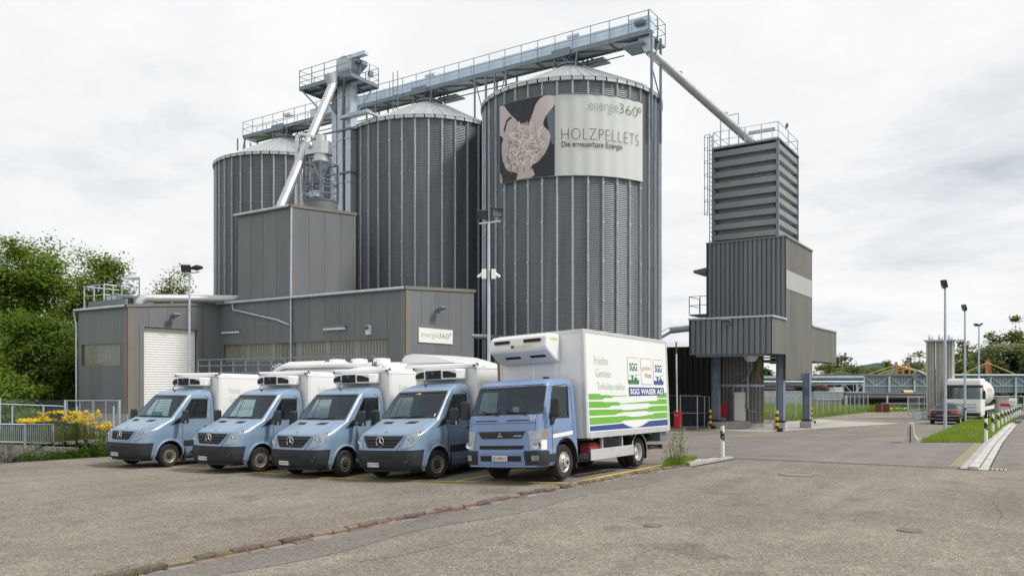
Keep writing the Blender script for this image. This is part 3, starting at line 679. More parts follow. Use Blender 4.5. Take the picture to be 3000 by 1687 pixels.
# elevator heads
for (hx, hy, hz, hr) in ((EC.x - 1.4, EC.y + 1.1, EZ + .75, .62), (EC.x - 2.75, EC.y + 1.75, EZ + .45, .5)):
    pr = [(hx - hr, hz), (hx - hr, hz + hr * .6)] + [(hx + hr * math.cos(a) * 1.0, hz + hr * .6 + hr * .9 * math.sin(a)) for a in [math.pi - math.pi * k / 10 for k in range(1, 11)]] + [(hx + hr, hz)]
    b = MB(); b.prism([(x, hy - .32, z) for x, z in pr], (0, .64, 0)); b.build('elevator_head', 'roof_sheet', elev, fix=True)
    b = MB(); b.prism([(hx - hr, hy - .33, hz), (hx + hr, hy - .33, hz), (hx + hr * .45, hy - .33, hz - .35), (hx - hr * .45, hy - .33, hz - .35)], (0, .66, 0)); b.build('head_throat', 'galv_dark', elev, fix=True)
for (mx_, my, mz, l) in ((EC.x - .8, EC.y + .7, EZ + 1.35, 1.5), (EC.x - 3.9, EC.y + 1.2, EZ + .55, 1.2)):
    b = MB(); b.box(mx_, mx_ + l, my - .16, my + .16, mz - .12, mz + .16); b.build('drive_guard', 'conveyor_blue', elev, bevel=.03)
    b = MB(); b.lathe([(0, 0), (.15, 0), (.17, .1), (.17, .55), (.12, .62), (0, .62)], 14, (mx_ + .3, my, mz - .32), 'x'); b.build('drive_motor', 'galv_dark', elev, .6)
b = MB(); b.prism([(EC.x - .9, EC.y + .8, EZ + .75), (EC.x + .2, EC.y + .8, EZ + 1.1), (EC.x + .2, EC.y + .8, EZ + .85), (EC.x - .7, EC.y + .8, EZ + .3)], (0, .5, 0)); b.build('motor_bracket', 'galv_dark', elev)
for q in ((px1 - .1, py0 + .5), (px1 - .05, py0 + 1.9)):
    b = MB(); b.box(q[0] - .18, q[0] + .05, q[1] - .16, q[1] + .16, EZ + .45, EZ + .78); b.build('floodlight', 'galv_dark', elev, bevel=.02)
# ladder with cage behind the legs
lx, ly = EC.x + .62, EC.y + 3.4
for s in (-.2, .2):
    b = MB(); b.box(lx + s - .02, lx + s + .02, ly - .02, ly + .02, 6, EZ + 1.1); b.build('ladder_rail', 'rail_steel', elev)
for k in range(50):
    b = MB(); b.box(lx - .2, lx + .2, ly - .012, ly + .012, 6.2 + k * .3, 6.225 + k * .3); b.build('rung', 'rail_steel', elev)
# ------------------------------------------------------------------ chute pipe and dust cyclone
def pipe_thing(name, label, cat, pts, r, m, seg=1.1, n=22, flange=True):
    t = thing(name, label, cat, pts[-1]); pts = [Vector(p) for p in pts]; b = MB(); b.tube(pts, r, n); b.build('pipe', m, t, 1.0)
    if flange:
        for p in resample(pts, seg)[1:]:
            i = min(range(len(pts) - 1), key=lambda k: (pts[k] - p).length + (pts[k + 1] - p).length - (pts[k + 1] - pts[k]).length); d = (pts[i + 1] - pts[i]).normalized()
            b = MB(); b.tube([p - d * .02, p + d * .02], r + .012, n); b.build('seam_band', m, t, 1.0)
    return t
ct = at(975, 48.9, 250); cb = at(818, 44.4, 618)
chute = pipe_thing('chute_pipe', 'thick bright metal chute pipe slanting from the elevator platform to the grey roof', 'pipe', [ct, ct.lerp(cb, .5), cb], .27, 'alu', 1.25)
b = MB(); b.tube([at(968, 48.9, 222), at(975, 48.9, 252)], [.42, .28], 12); b.build('inlet_funnel', 'galv', chute, 1.0)
pA = [at(871, 46.9, 640), at(871, 46.9, 410)] + [at(871 + 14 * (1 - math.cos(a)), 46.9, 410 - 14 * math.sin(a)) for a in (.4, .8, 1.2, 1.57)] + [at(905, 46.8, 400), at(925, 46.6, 407)]
pipe_thing('air_pipe', 'thin metal air pipe with elbow at its top beside the slanting chute', 'pipe', pA, .15, 'alu', .9)
pipe_thing('air_pipe', 'straight vertical metal pipe standing between the thin pipe and the cyclone', 'pipe', [at(886, 47.0, 640), at(886, 47.0, 428), at(892, 47.0, 420), at(915, 46.6, 420)], .21, 'alu', 1.0)
# cyclone
cc = at(941, 46.0); cyc = thing('dust_cyclone', 'shiny dust cyclone with cone in a steel frame on a round tank', 'cyclone', (cc.x, cc.y, 11.8))
zc_ = lambda py: EYE + 46 * (HZ - py) / F
b = MB(); b.lathe([(.95, 11.6), (.95, zc_(596)), (.98, zc_(596)), (.98, zc_(592)), (.2, zc_(590))], 36, (cc.x, cc.y, 0)); b.build('round_tank', 'panel_grey', cyc, .6)
b = MB(); b.lathe([(.16, zc_(545)), (.47, zc_(480)), (.47, zc_(476))], 28, (cc.x, cc.y, 0)); b.build('cone', 'galv_dark', cyc, .6)
b = MB(); b.lathe([(.50, zc_(477)), (.55, zc_(477)), (.55, zc_(473)), (.45, zc_(473)), (.45, zc_(440)), (.3, zc_(438)), (.30, zc_(399)), (.27, zc_(398)), (0, zc_(397))], 28, (cc.x, cc.y, 0)); b.build('cylinder', 'alu', cyc, .6)
vp = [(-.95, .30), (-.2, .34), (.25, .46), (.55, .36), (.66, 0), (.5, -.38), (.1, -.52), (-.3, -.45), (-.9, -.1)]
b = MB(); b.prism([Vector((cc.x, cc.y, zc_(455))) + RT * u + FW * v for u, v in vp], (0, 0, .72)); b.build('inlet_volute', 'alu', cyc, fix=True)
b = MB(); b.tube([at(905, 45.7, 425), at(935, 46, 437)], .2, 14); b.build('inlet_duct', 'alu', cyc, 1.0)
fz0, fz1 = zc_(592), zc_(482)
for sx in (-1, 1):
    for sy in (-1, 1):
        q = (cc.x + sx * .68, cc.y + sy * .68); b = MB(); b.box(q[0] - .045, q[0] + .045, q[1] - .045, q[1] + .045, fz0, fz1); b.build('frame_post', 'galv_dark', cyc)
for z in (fz1 - .06, fz0 + .95):
    for s in (-1, 1):
        b = MB(); b.box(cc.x - .63, cc.x + .63, cc.y + s * .68 - .03, cc.y + s * .68 + .03, z, z + .07); b.build('frame_beam', 'galv_dark', cyc)
        b = MB(); b.box(cc.x + s * .68 - .03, cc.x + s * .68 + .03, cc.y - .63, cc.y + .63, z, z + .07); b.build('frame_beam', 'galv_dark', cyc)
for s in (-1, 1):
    b = MB(); b.bar((cc.x + .68, cc.y + s * .66, fz0 + 1), (cc.x + .68, cc.y, fz1), .045); b.build('frame_brace', 'galv_dark', cyc); b = MB(); b.bar((cc.x + s * .66, cc.y - .68, fz0 + 1), (cc.x, cc.y - .68, fz1), .045); b.build('frame_brace', 'galv_dark', cyc)
for z in (fz0 + .35, fz0 + .7, fz0 + 1.1):
    b = MB(); b.tube([(cc.x + 1.0 * math.cos(a), cc.y + 1.0 * math.sin(a), z) for a in frange(0, 2 * math.pi, 28)], .018, 5); b.build('railing_rail', 'rail_steel', cyc)
for k in range(10):
    a = k * math.pi / 5; b = MB(); b.box(cc.x + math.cos(a) - .02, cc.x + math.cos(a) + .02, cc.y + math.sin(a) - .02, cc.y + math.sin(a) + .02, fz0, fz0 + 1.1); b.build('railing_post', 'rail_steel', cyc)
b = MB(); b.lathe([(0, -.5), (.13, -.5), (.13, .1), (.09, .2), (0, .2)], 12, (cc.x - .45, cc.y - .5, fz0 + .4), 'x'); b.box(cc.x - .3, cc.x + .25, cc.y - .62, cc.y - .35, fz0 + .2, fz0 + .55); b.build('rotary_valve', 'conveyor_blue', cyc, .6)
b = MB(); b.lathe([(.16, fz0 + .5), (.16, zc_(545))], 14, (cc.x, cc.y, 0)); b.build('cone_outlet', 'galv_dark', cyc, .6)

# ------------------------------------------------------------------ grey factory building
W0 = at(1188, 38.0); Y0 = W0.y; WX1 = W0.x; BX1 = WX1 - 8.02; BX0 = WX1 - 12.31; GX = WX1 - 14.07; GY0 = Y0 - 5.5; GX0 = GX - 4.7; YB = Y0 + 5.43
GB = -.7; PIT = .07; ZF = 6.62; ZBX = 11.5
bld = thing('factory_building', 'grey metal panel factory building with tall box, low wing and white roller door', 'building', ((GX + WX1) / 2, Y0 + 2.5, GB))
def wall(parent, p, dv, length, nrm, z0, za, zb, openings=(), pw=1.06, m='panel_grey', th=.07):
    """row of upright sandwich panels with recessed joints, cut around openings (s0, s1, z0, z1)"""
    n = max(1, round(length / pw)); dv = Vector(dv); nrm = Vector(nrm); p = Vector((p[0], p[1], 0))
    for k in range(n):
        s0, s1 = length * k / n, length * (k + 1) / n
        cells = [(s0, s1, z0, None)]
        for (o0, o1, oz0, oz1) in openings:
            nw = []
            for (a, c, lo, hi) in cells:
                if c <= o0 or a >= o1 or (hi is not None and hi <= oz0) or lo >= oz1: nw.append((a, c, lo, hi)); continue
                if a < o0: nw.append((a, o0, lo, hi))
                if c > o1: nw.append((o1, c, lo, hi))
                x0, x1 = max(a, o0), min(c, o1)
                if lo < oz0: nw.append((x0, x1, lo, oz0))
                if hi is None or hi > oz1: nw.append((x0, x1, oz1, hi))
            cells = nw
        for (a, c, lo, hi) in cells:
            if c - a < .02: continue
            g0 = .008 if a == s0 else 0; g1 = .008 if c == s1 else 0
            h0 = za + (zb - za) * a / length if hi is None else hi; h1 = za + (zb - za) * c / length if hi is None else hi
            q0 = p + dv * (a + g0); q1 = p + dv * (c - g1); b = MB()
            b.prism([q0 + VZ * lo, q1 + VZ * lo, q1 + VZ * h1, q0 + VZ * h0], nrm * th); b.build('wall_panel', m, parent, fix=True)
    # dark core behind the joints
    b = MB(); cells = [(0, length, z0, None)]
    for (o0, o1, oz0, oz1) in openings:
        nw = []
        for (a, c, lo, hi) in cells:
            if c <= o0 or a >= o1: nw.append((a, c, lo, hi)); continue
            nw.append((a, o0, lo, hi)) if a < o0 else None; nw.append((o1, c, lo, hi)) if c > o1 else None
            nw.append((max(a, o0), min(c, o1), lo, oz0)) if lo < oz0 else None; nw.append((max(a, o0), min(c, o1), oz1, hi))
        cells = nw
    for (a, c, lo, hi) in cells:
        h0 = (za + (zb - za) * a / length if hi is None else hi) - .01; h1 = (za + (zb - za) * c / length if hi is None else hi) - .01
        b.prism([p + dv * a + VZ * lo - nrm * .06, p + dv * c + VZ * lo - nrm * .06, p + dv * c + VZ * h1 - nrm * .06, p + dv * a + VZ * h0 - nrm * .06], nrm * .062)
    b.build('wall_core', 'clad_grey', parent, fix=True)
def strip_window(parent, p, dv, s0, s1, z0, z1, nrm, nmul=0, back='window_backing', pitch=.21):
    """ribbon window: frame, glass and ribbed sheet behind it"""
    p = Vector((p[0], p[1], 0)); dv = Vector(dv); nrm = Vector(nrm); P = lambda s, z, o: p + dv * s + VZ * z + nrm * o
    w = MB(); w.prism([P(s0, z0, -.14), P(s1, z0, -.14), P(s1, z1, -.14), P(s0, z1, -.14)], nrm * .02); wo = w.build('window', 'clad_grey', parent, fix=True)
    s = s0; k = 0
    while s < s1 - .05:
        b = MB(); e = min(s + pitch * .55, s1); b.prism([P(s, z0, -.12), P(e, z0, -.12), P(e - .03, z0, -.04), P(s + .03, z0, -.04)], VZ * (z1 - z0)); b.build('rib', back, wo, fix=True); s += pitch
    b = MB(); b.add([P(s0, z0, .015), P(s1, z0, .015), P(s1, z1, .015), P(s0, z1, .015)], [(0, 1, 2, 3)]); b.build('glass_pane', 'pane', wo)
    for a0, a1, c0, c1 in ((s0 - .05, s1 + .05, z0 - .06, z0 - .002), (s0 - .05, s1 + .05, z1 + .002, z1 + .06), (s0 - .06, s0 - .002, z0 - .002, z1 + .002), (s1 + .002, s1 + .06, z0 - .002, z1 + .002)):
        b = MB(); b.prism([P(a0, c0, -.1), P(a1, c0, -.1), P(a1, c1, -.1), P(a0, c1, -.1)], nrm * .19); b.build('frame', 'panel_trim', wo, fix=True)
    for k in range(nmul):
        s = s0 + (s1 - s0) * (k + 1) / (nmul + 1); b = MB(); b.prism([P(s - .16, z0, -.038), P(s + .16, z0, -.038), P(s + .16, z1, -.038), P(s - .16, z1, -.038)], nrm * .02); b.build('column', 'concrete', wo, fix=True)
    return wo
# wing front (faces the vans), strip window
WL = 14.07; sw0, sw1 = hit(W0, -VX, 1138), hit(W0, -VX, 657)
wall(bld, (WX1, Y0), (-1, 0, 0), WL, (0, -1, 0), GB, ZF, ZF, [(sw0, sw1, 3.35, 4.32)])
strip_window(bld, (WX1, Y0), (-1, 0, 0), sw0, sw1, 3.35, 4.32, (0, -1, 0), 5)
# wing right side with the sign, garage left front and right side, box
wall(bld, (WX1, Y0), (0, 1, 0), 5.43, (1, 0, 0), GB, ZF, ZF + .36)
G0v = Vector((GX, GY0, 0)); d0, d1 = hit(G0v, VY, 419), hit(G0v, VY, 576)
zg0, zg1 = 6.08, 6.62
wall(bld, (GX, GY0), (0, 1, 0), 5.5, (1, 0, 0), GB, zg0, zg1, [(d0, d1, GB, 5.12)])
gw0, gw1 = hit(G0v, -VX, 356), hit(G0v, -VX, 243)
wall(bld, (GX, GY0), (-1, 0, 0), 4.7, (0, -1, 0), GB, zg0, zg0, [(gw0, gw1, 3.1, 4.25)])
strip_window(bld, (GX, GY0), (-1, 0, 0), gw0, gw1, 3.1, 4.25, (0, -1, 0), 0)
wall(bld, (BX1, Y0), (-1, 0, 0), BX1 - BX0, (0, -1, 0), ZF, ZBX, ZBX)
wall(bld, (BX1, Y0), (0, 1, 0), 4.7, (1, 0, 0), ZF, ZBX, ZBX + .40)
wall(bld, (BX0, Y0), (0, 1, 0), 4.7, (-1, 0, 0), ZF, ZBX, ZBX + .40)
wall(bld, (BX1, Y0 + 4.7), (-1, 0, 0), BX1 - BX0, (0, 1, 0), ZF, ZBX + .40, ZBX + .4); wall(bld, (WX1, YB), (-1, 0, 0), WL + 4.7, (0, 1, 0), GB, ZF + .36, ZF + .36)
wall(bld, (GX0, GY0), (0, 1, 0), YB - GY0, (-1, 0, 0), GB, zg0, ZF + .36)
# roofs with overhanging trim
def roof(x0, x1, y0, y1, za, zb, name='roof'):
    b = MB(); b.prism([(x0 - .12, y0 - .14, za), (x0 - .12, y1 + .1, zb), (x0 - .12, y1 + .1, zb + .16), (x0 - .12, y0 - .14, za + .16)], (x1 - x0 + .24, 0, 0)); o = b.build(name, 'panel_trim', bld, fix=True)
    b = MB(); b.lathe([(.075, 0), (.075, x1 - x0 + .3)], 10, (x0 - .15, y0 - .22, za + .05), 'x'); b.build('gutter', 'galv', o, .8)
roof(GX0, GX, GY0, Y0 - .15, zg0, zg1 - .02); roof(GX0 - .01, WX1, Y0, YB, ZF + .012, ZF + .372); roof(BX0, BX1, Y0, Y0 + 4.7, ZBX, ZBX + .40)
for (x, y) in ((WX1, Y0), (GX, GY0)):        # corner trims
    b = MB(); b.box(x - .22, x + .085, y - .085, y - .071, GB, ZF - .02 if y == Y0 else zg0); b.box(x + .071, x + .085, y - .085, y + .3, GB, ZF - .02 if y == Y0 else zg0); b.build('corner_trim', 'panel_trim', bld)
b = MB(); b.box(BX1 + .071, BX1 + .09, Y0 - .09, Y0 + .12, ZF + .2, ZBX); b.box(BX1 + .071, BX1 + .09, Y0 + 4.55, Y0 + 4.72, ZF + .3, ZBX + .38); b.build('corner_trim', 'panel_trim', bld)
# roller door with slats
dr = MB().box(GX - .18, GX - .16, GY0 + d0, GY0 + d1, GB, 5.12).build('roller_door', 'white_paint', bld)
nsl = 44
for k in range(nsl):
    z = GB + (5.12 - GB) * k / nsl; h = (5.12 - GB) / nsl; b = MB()
    b.prism([(GX - .150, GY0 + d0, z), (GX - .138, GY0 + d0, z + .02), (GX - .130, GY0 + d0, z + h * .5), (GX - .138, GY0 + d0, z + h - .022), (GX - .150, GY0 + d0, z + h - .004)], (0, d1 - d0, 0)); b.build('slat', 'white_paint', dr, fix=True)
for (a, c) in ((d0 - .25, d0 - .005), (d1 + .005, d1 + .25)):
    b = MB(); b.box(GX + .071, GX + .10, GY0 + a, GY0 + c, GB, 5.2); b.build('door_trim', 'panel_trim', dr)
b = MB(); b.box(GX + .071, GX + .10, GY0 + d0 - .004, GY0 + d1 + .004, 5.125, 5.2); b.build('door_trim', 'panel_trim', dr)
# downpipes
for pts in ([(BX1 + .16, Y0 - .12, ZBX - .05), (BX1 + .16, Y0 - .15, ZF + .4), (BX1 + .16, Y0 - .15, 0)], [(BX0 - .35, Y0 - .2, ZF + .02), (BX0 - .3, Y0 - .16, ZF - .35), (BX1 - .9, Y0 - .16, 5.55), (BX1 + .05, Y0 - .16, 5.25)], [(GX0 - .22, GY0 - .2, zg0), (GX0 - .2, GY0 - .1, zg0 - .6), (GX0 - .1, GY0 - .12, zg0 - .75), (GX0 - .1, GY0 - .12, GB)]):
    b = MB(); b.tube(pts, .055, 10); b.build('downpipe', 'galv', bld, 1.0)
# plinth and garage roof curb
b = MB(); b.box(GX - 4.75, GX + .12, GY0 - .12, GY0 - .075, GB, .55); b.build('plinth', 'concrete', bld)
b = MB(); b.box(GX0 + .25, GX0 + .55 + 3.3, GY0 + .35, GY0 + .5, zg0 + .1, zg0 + .55); b.build('roof_curb', 'clad_grey', bld)
# wall lamps, tube lights, camera: things on the wall
def flood_wall(p, nrm, label):
    nrm = Vector(nrm); t = thing('wall_floodlight', label, 'floodlight', p); p = Vector(p); s = nrm.cross(VZ)
    b = MB(); b.bar(p, p + nrm * .3, .05); b.build('arm', 'galv_dark', t)
    b = MB(); b.obox(p + nrm * .25 - s * .22, s * .44, (nrm * .95 + VZ * .3).normalized() * .42, (VZ * .95 - nrm * .3).normalized() * .09); b.build('lamp_head', 'galv_dark', t, bevel=.02)
    b = MB(); b.obox(p + nrm * .12 - s * .08 - VZ * .12, s * .16, nrm * .14, VZ * .14); b.build('ballast_box', 'galv_dark', t)
flood_wall((GX + .07, GY0 + hit(G0v, VY, 497), zat(G0v, 935) + .25), (1, 0, 0), 'grey floodlight on the wall above the white roller door')
flood_wall((WX1 + .07, Y0 + hit(W0, VY, 1270), 5.75), (1, 0, 0), 'grey floodlight on the wall above the company sign')
def tube_light(px, z, label):
    s = hit(W0, -VX, px); x = WX1 - s; t = thing('tube_light', label, 'wall light', (x, Y0 - .1, z))
    b = MB(); b.box(x - .8, x + .8, Y0 - .2, Y0 - .08, z + .05, z + .14); b.build('housing', 'galv_dark', t); b = MB(); b.box(x - .78, x + .78, Y0 - .19, Y0 - .09, z - .06, z + .048); b.build('diffuser', 'white_paint', t, bevel=.03)
tube_light(985, 4.92, 'white tube light above the ribbon window, right of the downpipe'); tube_light(681, 5.02, 'white tube light at the inner corner beside the roller door wall')
s = hit(W0, -VX, 1085); x = WX1 - s; t = thing('security_camera', 'small white security camera box under the eave above the ribbon window', 'camera', (x, Y0 - .1, 4.8))
b = MB(); b.box(x - .14, x + .14, Y0 - .2, Y0 - .075, 4.55, 5.0); b.build('box', 'white_paint', t); b = MB(); b.tube([(x, Y0 - .2, 4.9), (x + .05, Y0 - .5, 4.82)], .09, 12); b.build('camera_body', 'galv_dark', t, .8)
# company sign
sy0, sy1 = Y0 + hit(W0, VY, 1222), Y0 + hit(W0, VY, 1321); ps = Vector((WX1, sy0, 0)); sz1, sz0 = zat(ps, 959), zat(ps, 1002)
sign = thing('company_sign', 'white rectangular company sign on the grey end wall of the wing', 'sign', (WX1 + .08, sy0, sz0))
mat('sign_green', (.20, .42, .08), .5, 0, .04)
b = MB(); b.box(WX1 + .08, WX1 + .12, sy0, sy1, sz0, sz1); b.build('board', 'white_paint', sign); sw = sy1 - sy0; sh = sz1 - sz0
lettering('energie', (WX1 + .125, sy0 + sw * .06, sz0 + sh * .26), VY, VZ, sw * .50, sh * .46, 'sign_green', sign, -.015); lettering('360', (WX1 + .125, sy0 + sw * .57, sz0 + sh * .36), VY, VZ, sw * .31, sh * .36, 'ink_black', sign, -.018)
b = MB(); b.grid(lambda u, v: Vector((WX1 + .125, sy0 + sw * .925 + (.05 + .022 * v) * math.cos(2 * math.pi * u), sz0 + sh * .68 + (.05 + .022 * v) * math.sin(2 * math.pi * u))), 20, 1); b.build('degree_ring', 'ink_black', sign)
# duct on the garage roof, roof unit, railing, lamp
da, db = at(408, 43.0, 873), at(702, 45.6, 877)
pts = [Vector((da.x, da.y, 6.1)), Vector((da.x, da.y, da.z - .35))] + [da + (db - da).normalized() * (.4 * (1 - math.cos(a))) + VZ * (-.4 + .4 * math.sin(a)) for a in (.3, .6, .9, 1.2, 1.57)] + [db]
pipe_thing('roof_duct', 'thick shiny metal duct running above the garage roof into the tall box', 'duct', pts, .225, 'alu', 1.0)
q0 = at(305, 43.6); q1 = q0 + Vector((hit(q0, VX, 247), 0, 0)); q2 = q0 + Vector((0, hit(q0, VY, 383), 0)); zr0 = 6.45; zr1 = zat(q0, 833)
rr = thing('roof_railing', 'galvanised safety railing on the garage roof at left', 'railing', (q0.x, q0.y, zr0))
for p in (q0, q1, q2, q0.lerp(q1, .5), q0.lerp(q2, .33), q0.lerp(q2, .66)):
    b = MB(); b.box(p.x - .03, p.x + .03, p.y - .03, p.y + .03, zr0 - .2, zr1); b.build('post', 'galv', rr)
for z in (zr1, (zr0 + zr1) / 2):
    b = MB(); b.tube([(q1.x, q1.y, z), (q0.x, q0.y, z), (q2.x, q2.y, z)], .028, 6); b.build('rail', 'galv', rr)
b = MB(); b.tube([(q1.x, q1.y, zr1), (q1.x, q1.y + 2, zr1)], .028, 6); b.build('rail', 'galv', rr)
ru = thing('roof_unit', 'grey ventilation unit with louvres on the garage roof next to the duct elbow', 'ventilation unit', (q0.x + .2, q0.y + .5, 6.3))
b = MB(); b.box(q0.x - .1, q0.x + 1.15, q0.y + .1, q0.y + 2.2, 6.15, 6.98); b.build('casing', 'galv_dark', ru, bevel=.03)
for k in range(4): b = MB(); b.box(q0.x + 1.15, q0.x + 1.18, q0.y + .4, q0.y + 1.0, 6.5 + k * .09, 6.56 + k * .09); b.build('louvre', 'dark_gap', ru)
for k in range(2): b = MB(); b.box(q0.x + .15 + k * .5, q0.x + .55 + k * .5, q0.y + .06, q0.y + .1, 6.62, 6.9); b.build('cover_plate', 'galv', ru)
lp = at(408, 44.2); lt = thing('roof_lamp', 'tube lamp on a bent pole above the garage roof', 'lamp', (lp.x, lp.y, 6.4))
b = MB(); b.tube([(lp.x, lp.y, 6.3), (lp.x, lp.y, zat(lp, 812))], .035, 8); b.build('pole', 'rail_steel', lt); lq = lp - RT * 1.0
b = MB(); b.bar((lp.x, lp.y, zat(lp, 814)), (lq.x, lq.y, zat(lp, 816)), .14, .1); b.build('housing', 'galv', lt); b = MB(); b.bar((lp.x - .1, lp.y, zat(lp, 818)), (lq.x + .1, lq.y, zat(lp, 820)), .1, .05); b.build('diffuser', 'white_paint', lt)
# ramp railing in front of the wing
r0 = at(1095, 35.5); rx0 = r0.x + hit(r0, VX, 580); RZ = 3.40
ramp = thing('ramp_railing', 'long galvanised railing of the loading ramp behind the parked vans', 'railing', ((r0.x + rx0) / 2, r0.y, 0))
b = MB(); b.box(rx0, r0.x + 2.5, r0.y + .1, Y0 - 1.6, GB, RZ - 1.1); b.build('ramp_slab', 'concrete', ramp)
n = int((r0.x - rx0) / .95)
for k in range(n + 1):
    x = rx0 + (r0.x - rx0) * k / n; b = MB(); b.box(x - .03, x + .03, r0.y - .03, r0.y + .03, RZ - 1.2, RZ); b.build('post', 'rail_steel', ramp)
for z in (RZ, RZ - .32, RZ - .7): b = MB(); b.box(rx0 - .03, r0.x + .03, r0.y - .025, r0.y + .025, z - .03, z + .03); b.build('rail', 'rail_steel', ramp)
# dark duct between wing and silo
pipe_thing('silo_duct', 'dark pipe joining the wing to the right silo', 'pipe', [(WX1 - .1, YB - .3, zat(Vector((WX1, YB, 0)), 985)), (WX1 + .75, YB + 2.2, zat(Vector((WX1, YB, 0)), 985))], .14, 'clad_grey', 5)

# ------------------------------------------------------------------ loading tower at the right
T0 = at(2300, 46.0); T0 = Vector((T0.x, T0.y, 0)); TB = gz(T0.x, T0.y)
TW = -hit(T0, VX, 2072); TD = hit(T0, VY, 2377)
tower = thing('loading_tower', 'grey clad truck loading tower on steel columns with ribbed upper bin', 'tower', (T0.x - TW / 2, T0.y + TD / 2, TB))
def clad(parent, p, dv, length, nrm, z0, za, zb=None, m='clad_grey', pitch=.28, dep=.06, per=3, z0b=None):
    """trapezoid sheeting: each sheet an object of its own"""
    zb = za if zb is None else zb; z0b = z0 if z0b is None else z0b; p = Vector((p[0], p[1], 0)); dv = Vector(dv); nrm = Vector(nrm); n = max(1, round(length / pitch)); pt = length / n
    for s in range(0, n, per):
        b = MB(); xs = []
        for k in range(s, min(s + per, n)):
            x = k * pt; fl = .62 if pitch > .25 else .46; xs += [(x, dep), (x + pt * fl, dep), (x + pt * (fl + .06), -.05), (x + pt * .94, -.05)]
        xs.append((min(s + per, n) * pt - .001, dep))
        for x, o in xs:
            zt = za + (zb - za) * x / length; zl = z0 + (z0b - z0) * x / length; q = p + dv * x + nrm * o; b.v += [(q.x, q.y, zl), (q.x, q.y, zt)]
        b.f = [(2 * k, 2 * k + 2, 2 * k + 3, 2 * k + 1) for k in range(len(xs) - 1)]; b.build('cladding_sheet', m, parent)
    b = MB(); b.prism([p + VZ * z0 - nrm * .10, p + dv * length + VZ * z0b - nrm * .10, p + dv * length + VZ * (zb - .005) - nrm * .10, p + VZ * (za - .005) - nrm * .10], nrm * .045); b.build('backing', 'clad_black', parent, fix=True)
def cap(parent, pts, w=.14, h=.1, m='panel_trim'):
    for a, c in zip(pts[:-1], pts[1:]): b = MB(); b.bar(a, c, w, h); b.build('cap_flashing', m, parent)
zMt = zat(T0, 692); zMb = zat(T0, 922); zLt = zat(T0, 924)
zMb2 = zat(T0 + VY * TD, 1121)
clad(tower, T0, (-1, 0, 0), TW, (0, -1, 0), zMb - .3, zMt)                                       # middle block front
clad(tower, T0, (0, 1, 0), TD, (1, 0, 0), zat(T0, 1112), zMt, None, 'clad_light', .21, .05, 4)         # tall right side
clad(tower, T0 - VX * TW, (0, 1, 0), TD, (-1, 0, 0), zMb - 1, zMt); clad(tower, T0 + VY * TD, (-1, 0, 0), TW, (0, 1, 0), zMb - 1, zMt)
b = MB(); b.box(T0.x - TW, T0.x, T0.y, T0.y + TD, zMt - .05, zMt - .01); b.build('roof_plate', 'clad_grey', tower)
cap(tower, [(T0.x - TW - .05, T0.y - .04, zMt), (T0.x + .05, T0.y - .04, zMt), (T0.x + .05, T0.y + TD, zMt)])
# translucent light band in the right side
lz1, lz0 = zat(T0, 790), zat(T0, 845); mat('light_band', (.46, .48, .49), .3, 0, .06, 2)
n = round(TD / .21); b = MB(); b.box(T0.x + .052, T0.x + .06, T0.y + .05, T0.y + TD - .05, lz0, lz1); lb = b.build('light_band', 'light_band', tower)
for k in range(n): b = MB(); b.box(T0.x + .06, T0.x + .075, T0.y + TD * k / n + .06, T0.y + TD * k / n + .19, lz0, lz1); b.build('light_rib', 'light_band', lb)
# lower block that sticks out to the front
LS = -hit(T0, VY, 2259); Lc = T0 - VY * LS; LWd = -hit(Lc, VX, 2021); zl1 = zat(Lc, 926); zl0 = zat(Lc, 1035)
clad(tower, Lc, (-1, 0, 0), LWd, (0, -1, 0), zl0, zl1, None, 'clad_grey', .30)
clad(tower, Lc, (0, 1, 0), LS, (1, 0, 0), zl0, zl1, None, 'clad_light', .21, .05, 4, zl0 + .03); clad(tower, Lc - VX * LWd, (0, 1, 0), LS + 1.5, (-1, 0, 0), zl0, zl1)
b = MB(); b.box(Lc.x - LWd, Lc.x, Lc.y, T0.y - .01, zl1 - .03, zl1 + .0); b.build('roof_plate', 'clad_grey', tower)
cap(tower, [(Lc.x - LWd - .06, Lc.y - .05, zl1 + .02), (Lc.x + .06, Lc.y - .05, zl1 + .02), (Lc.x + .06, T0.y - .05, zl1 + .02)], .16, .1, 'galv')
b = MB(); b.box(Lc.x - LWd + .1, Lc.x - .1, Lc.y + .1, T0.y + TD - .1, zl0 + .15, zl0 + .25); b.build('soffit', 'clad_black', tower)
# rear wing
Q = T0 + VY * TD; QL = hit(Q, VY, 2448); zq1, zq0 = zat(Q, 956), zat(Q, 1057)
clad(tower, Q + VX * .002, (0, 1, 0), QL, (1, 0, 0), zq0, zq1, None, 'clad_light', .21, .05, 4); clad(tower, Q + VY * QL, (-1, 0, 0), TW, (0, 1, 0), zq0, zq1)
b = MB(); b.box(Q.x - TW, Q.x - .05, Q.y, Q.y + QL, zq0 + .05, zq0 + .12); b.box(Q.x - TW, Q.x + .04, Q.y, Q.y + QL, zq1 - .03, zq1 + .03); b.build('soffit', 'clad_black', tower)
cap(tower, [(Q.x + .05, Q.y, zq1 + .02), (Q.x + .05, Q.y + QL, zq1 + .02)], .16, .1, 'galv')
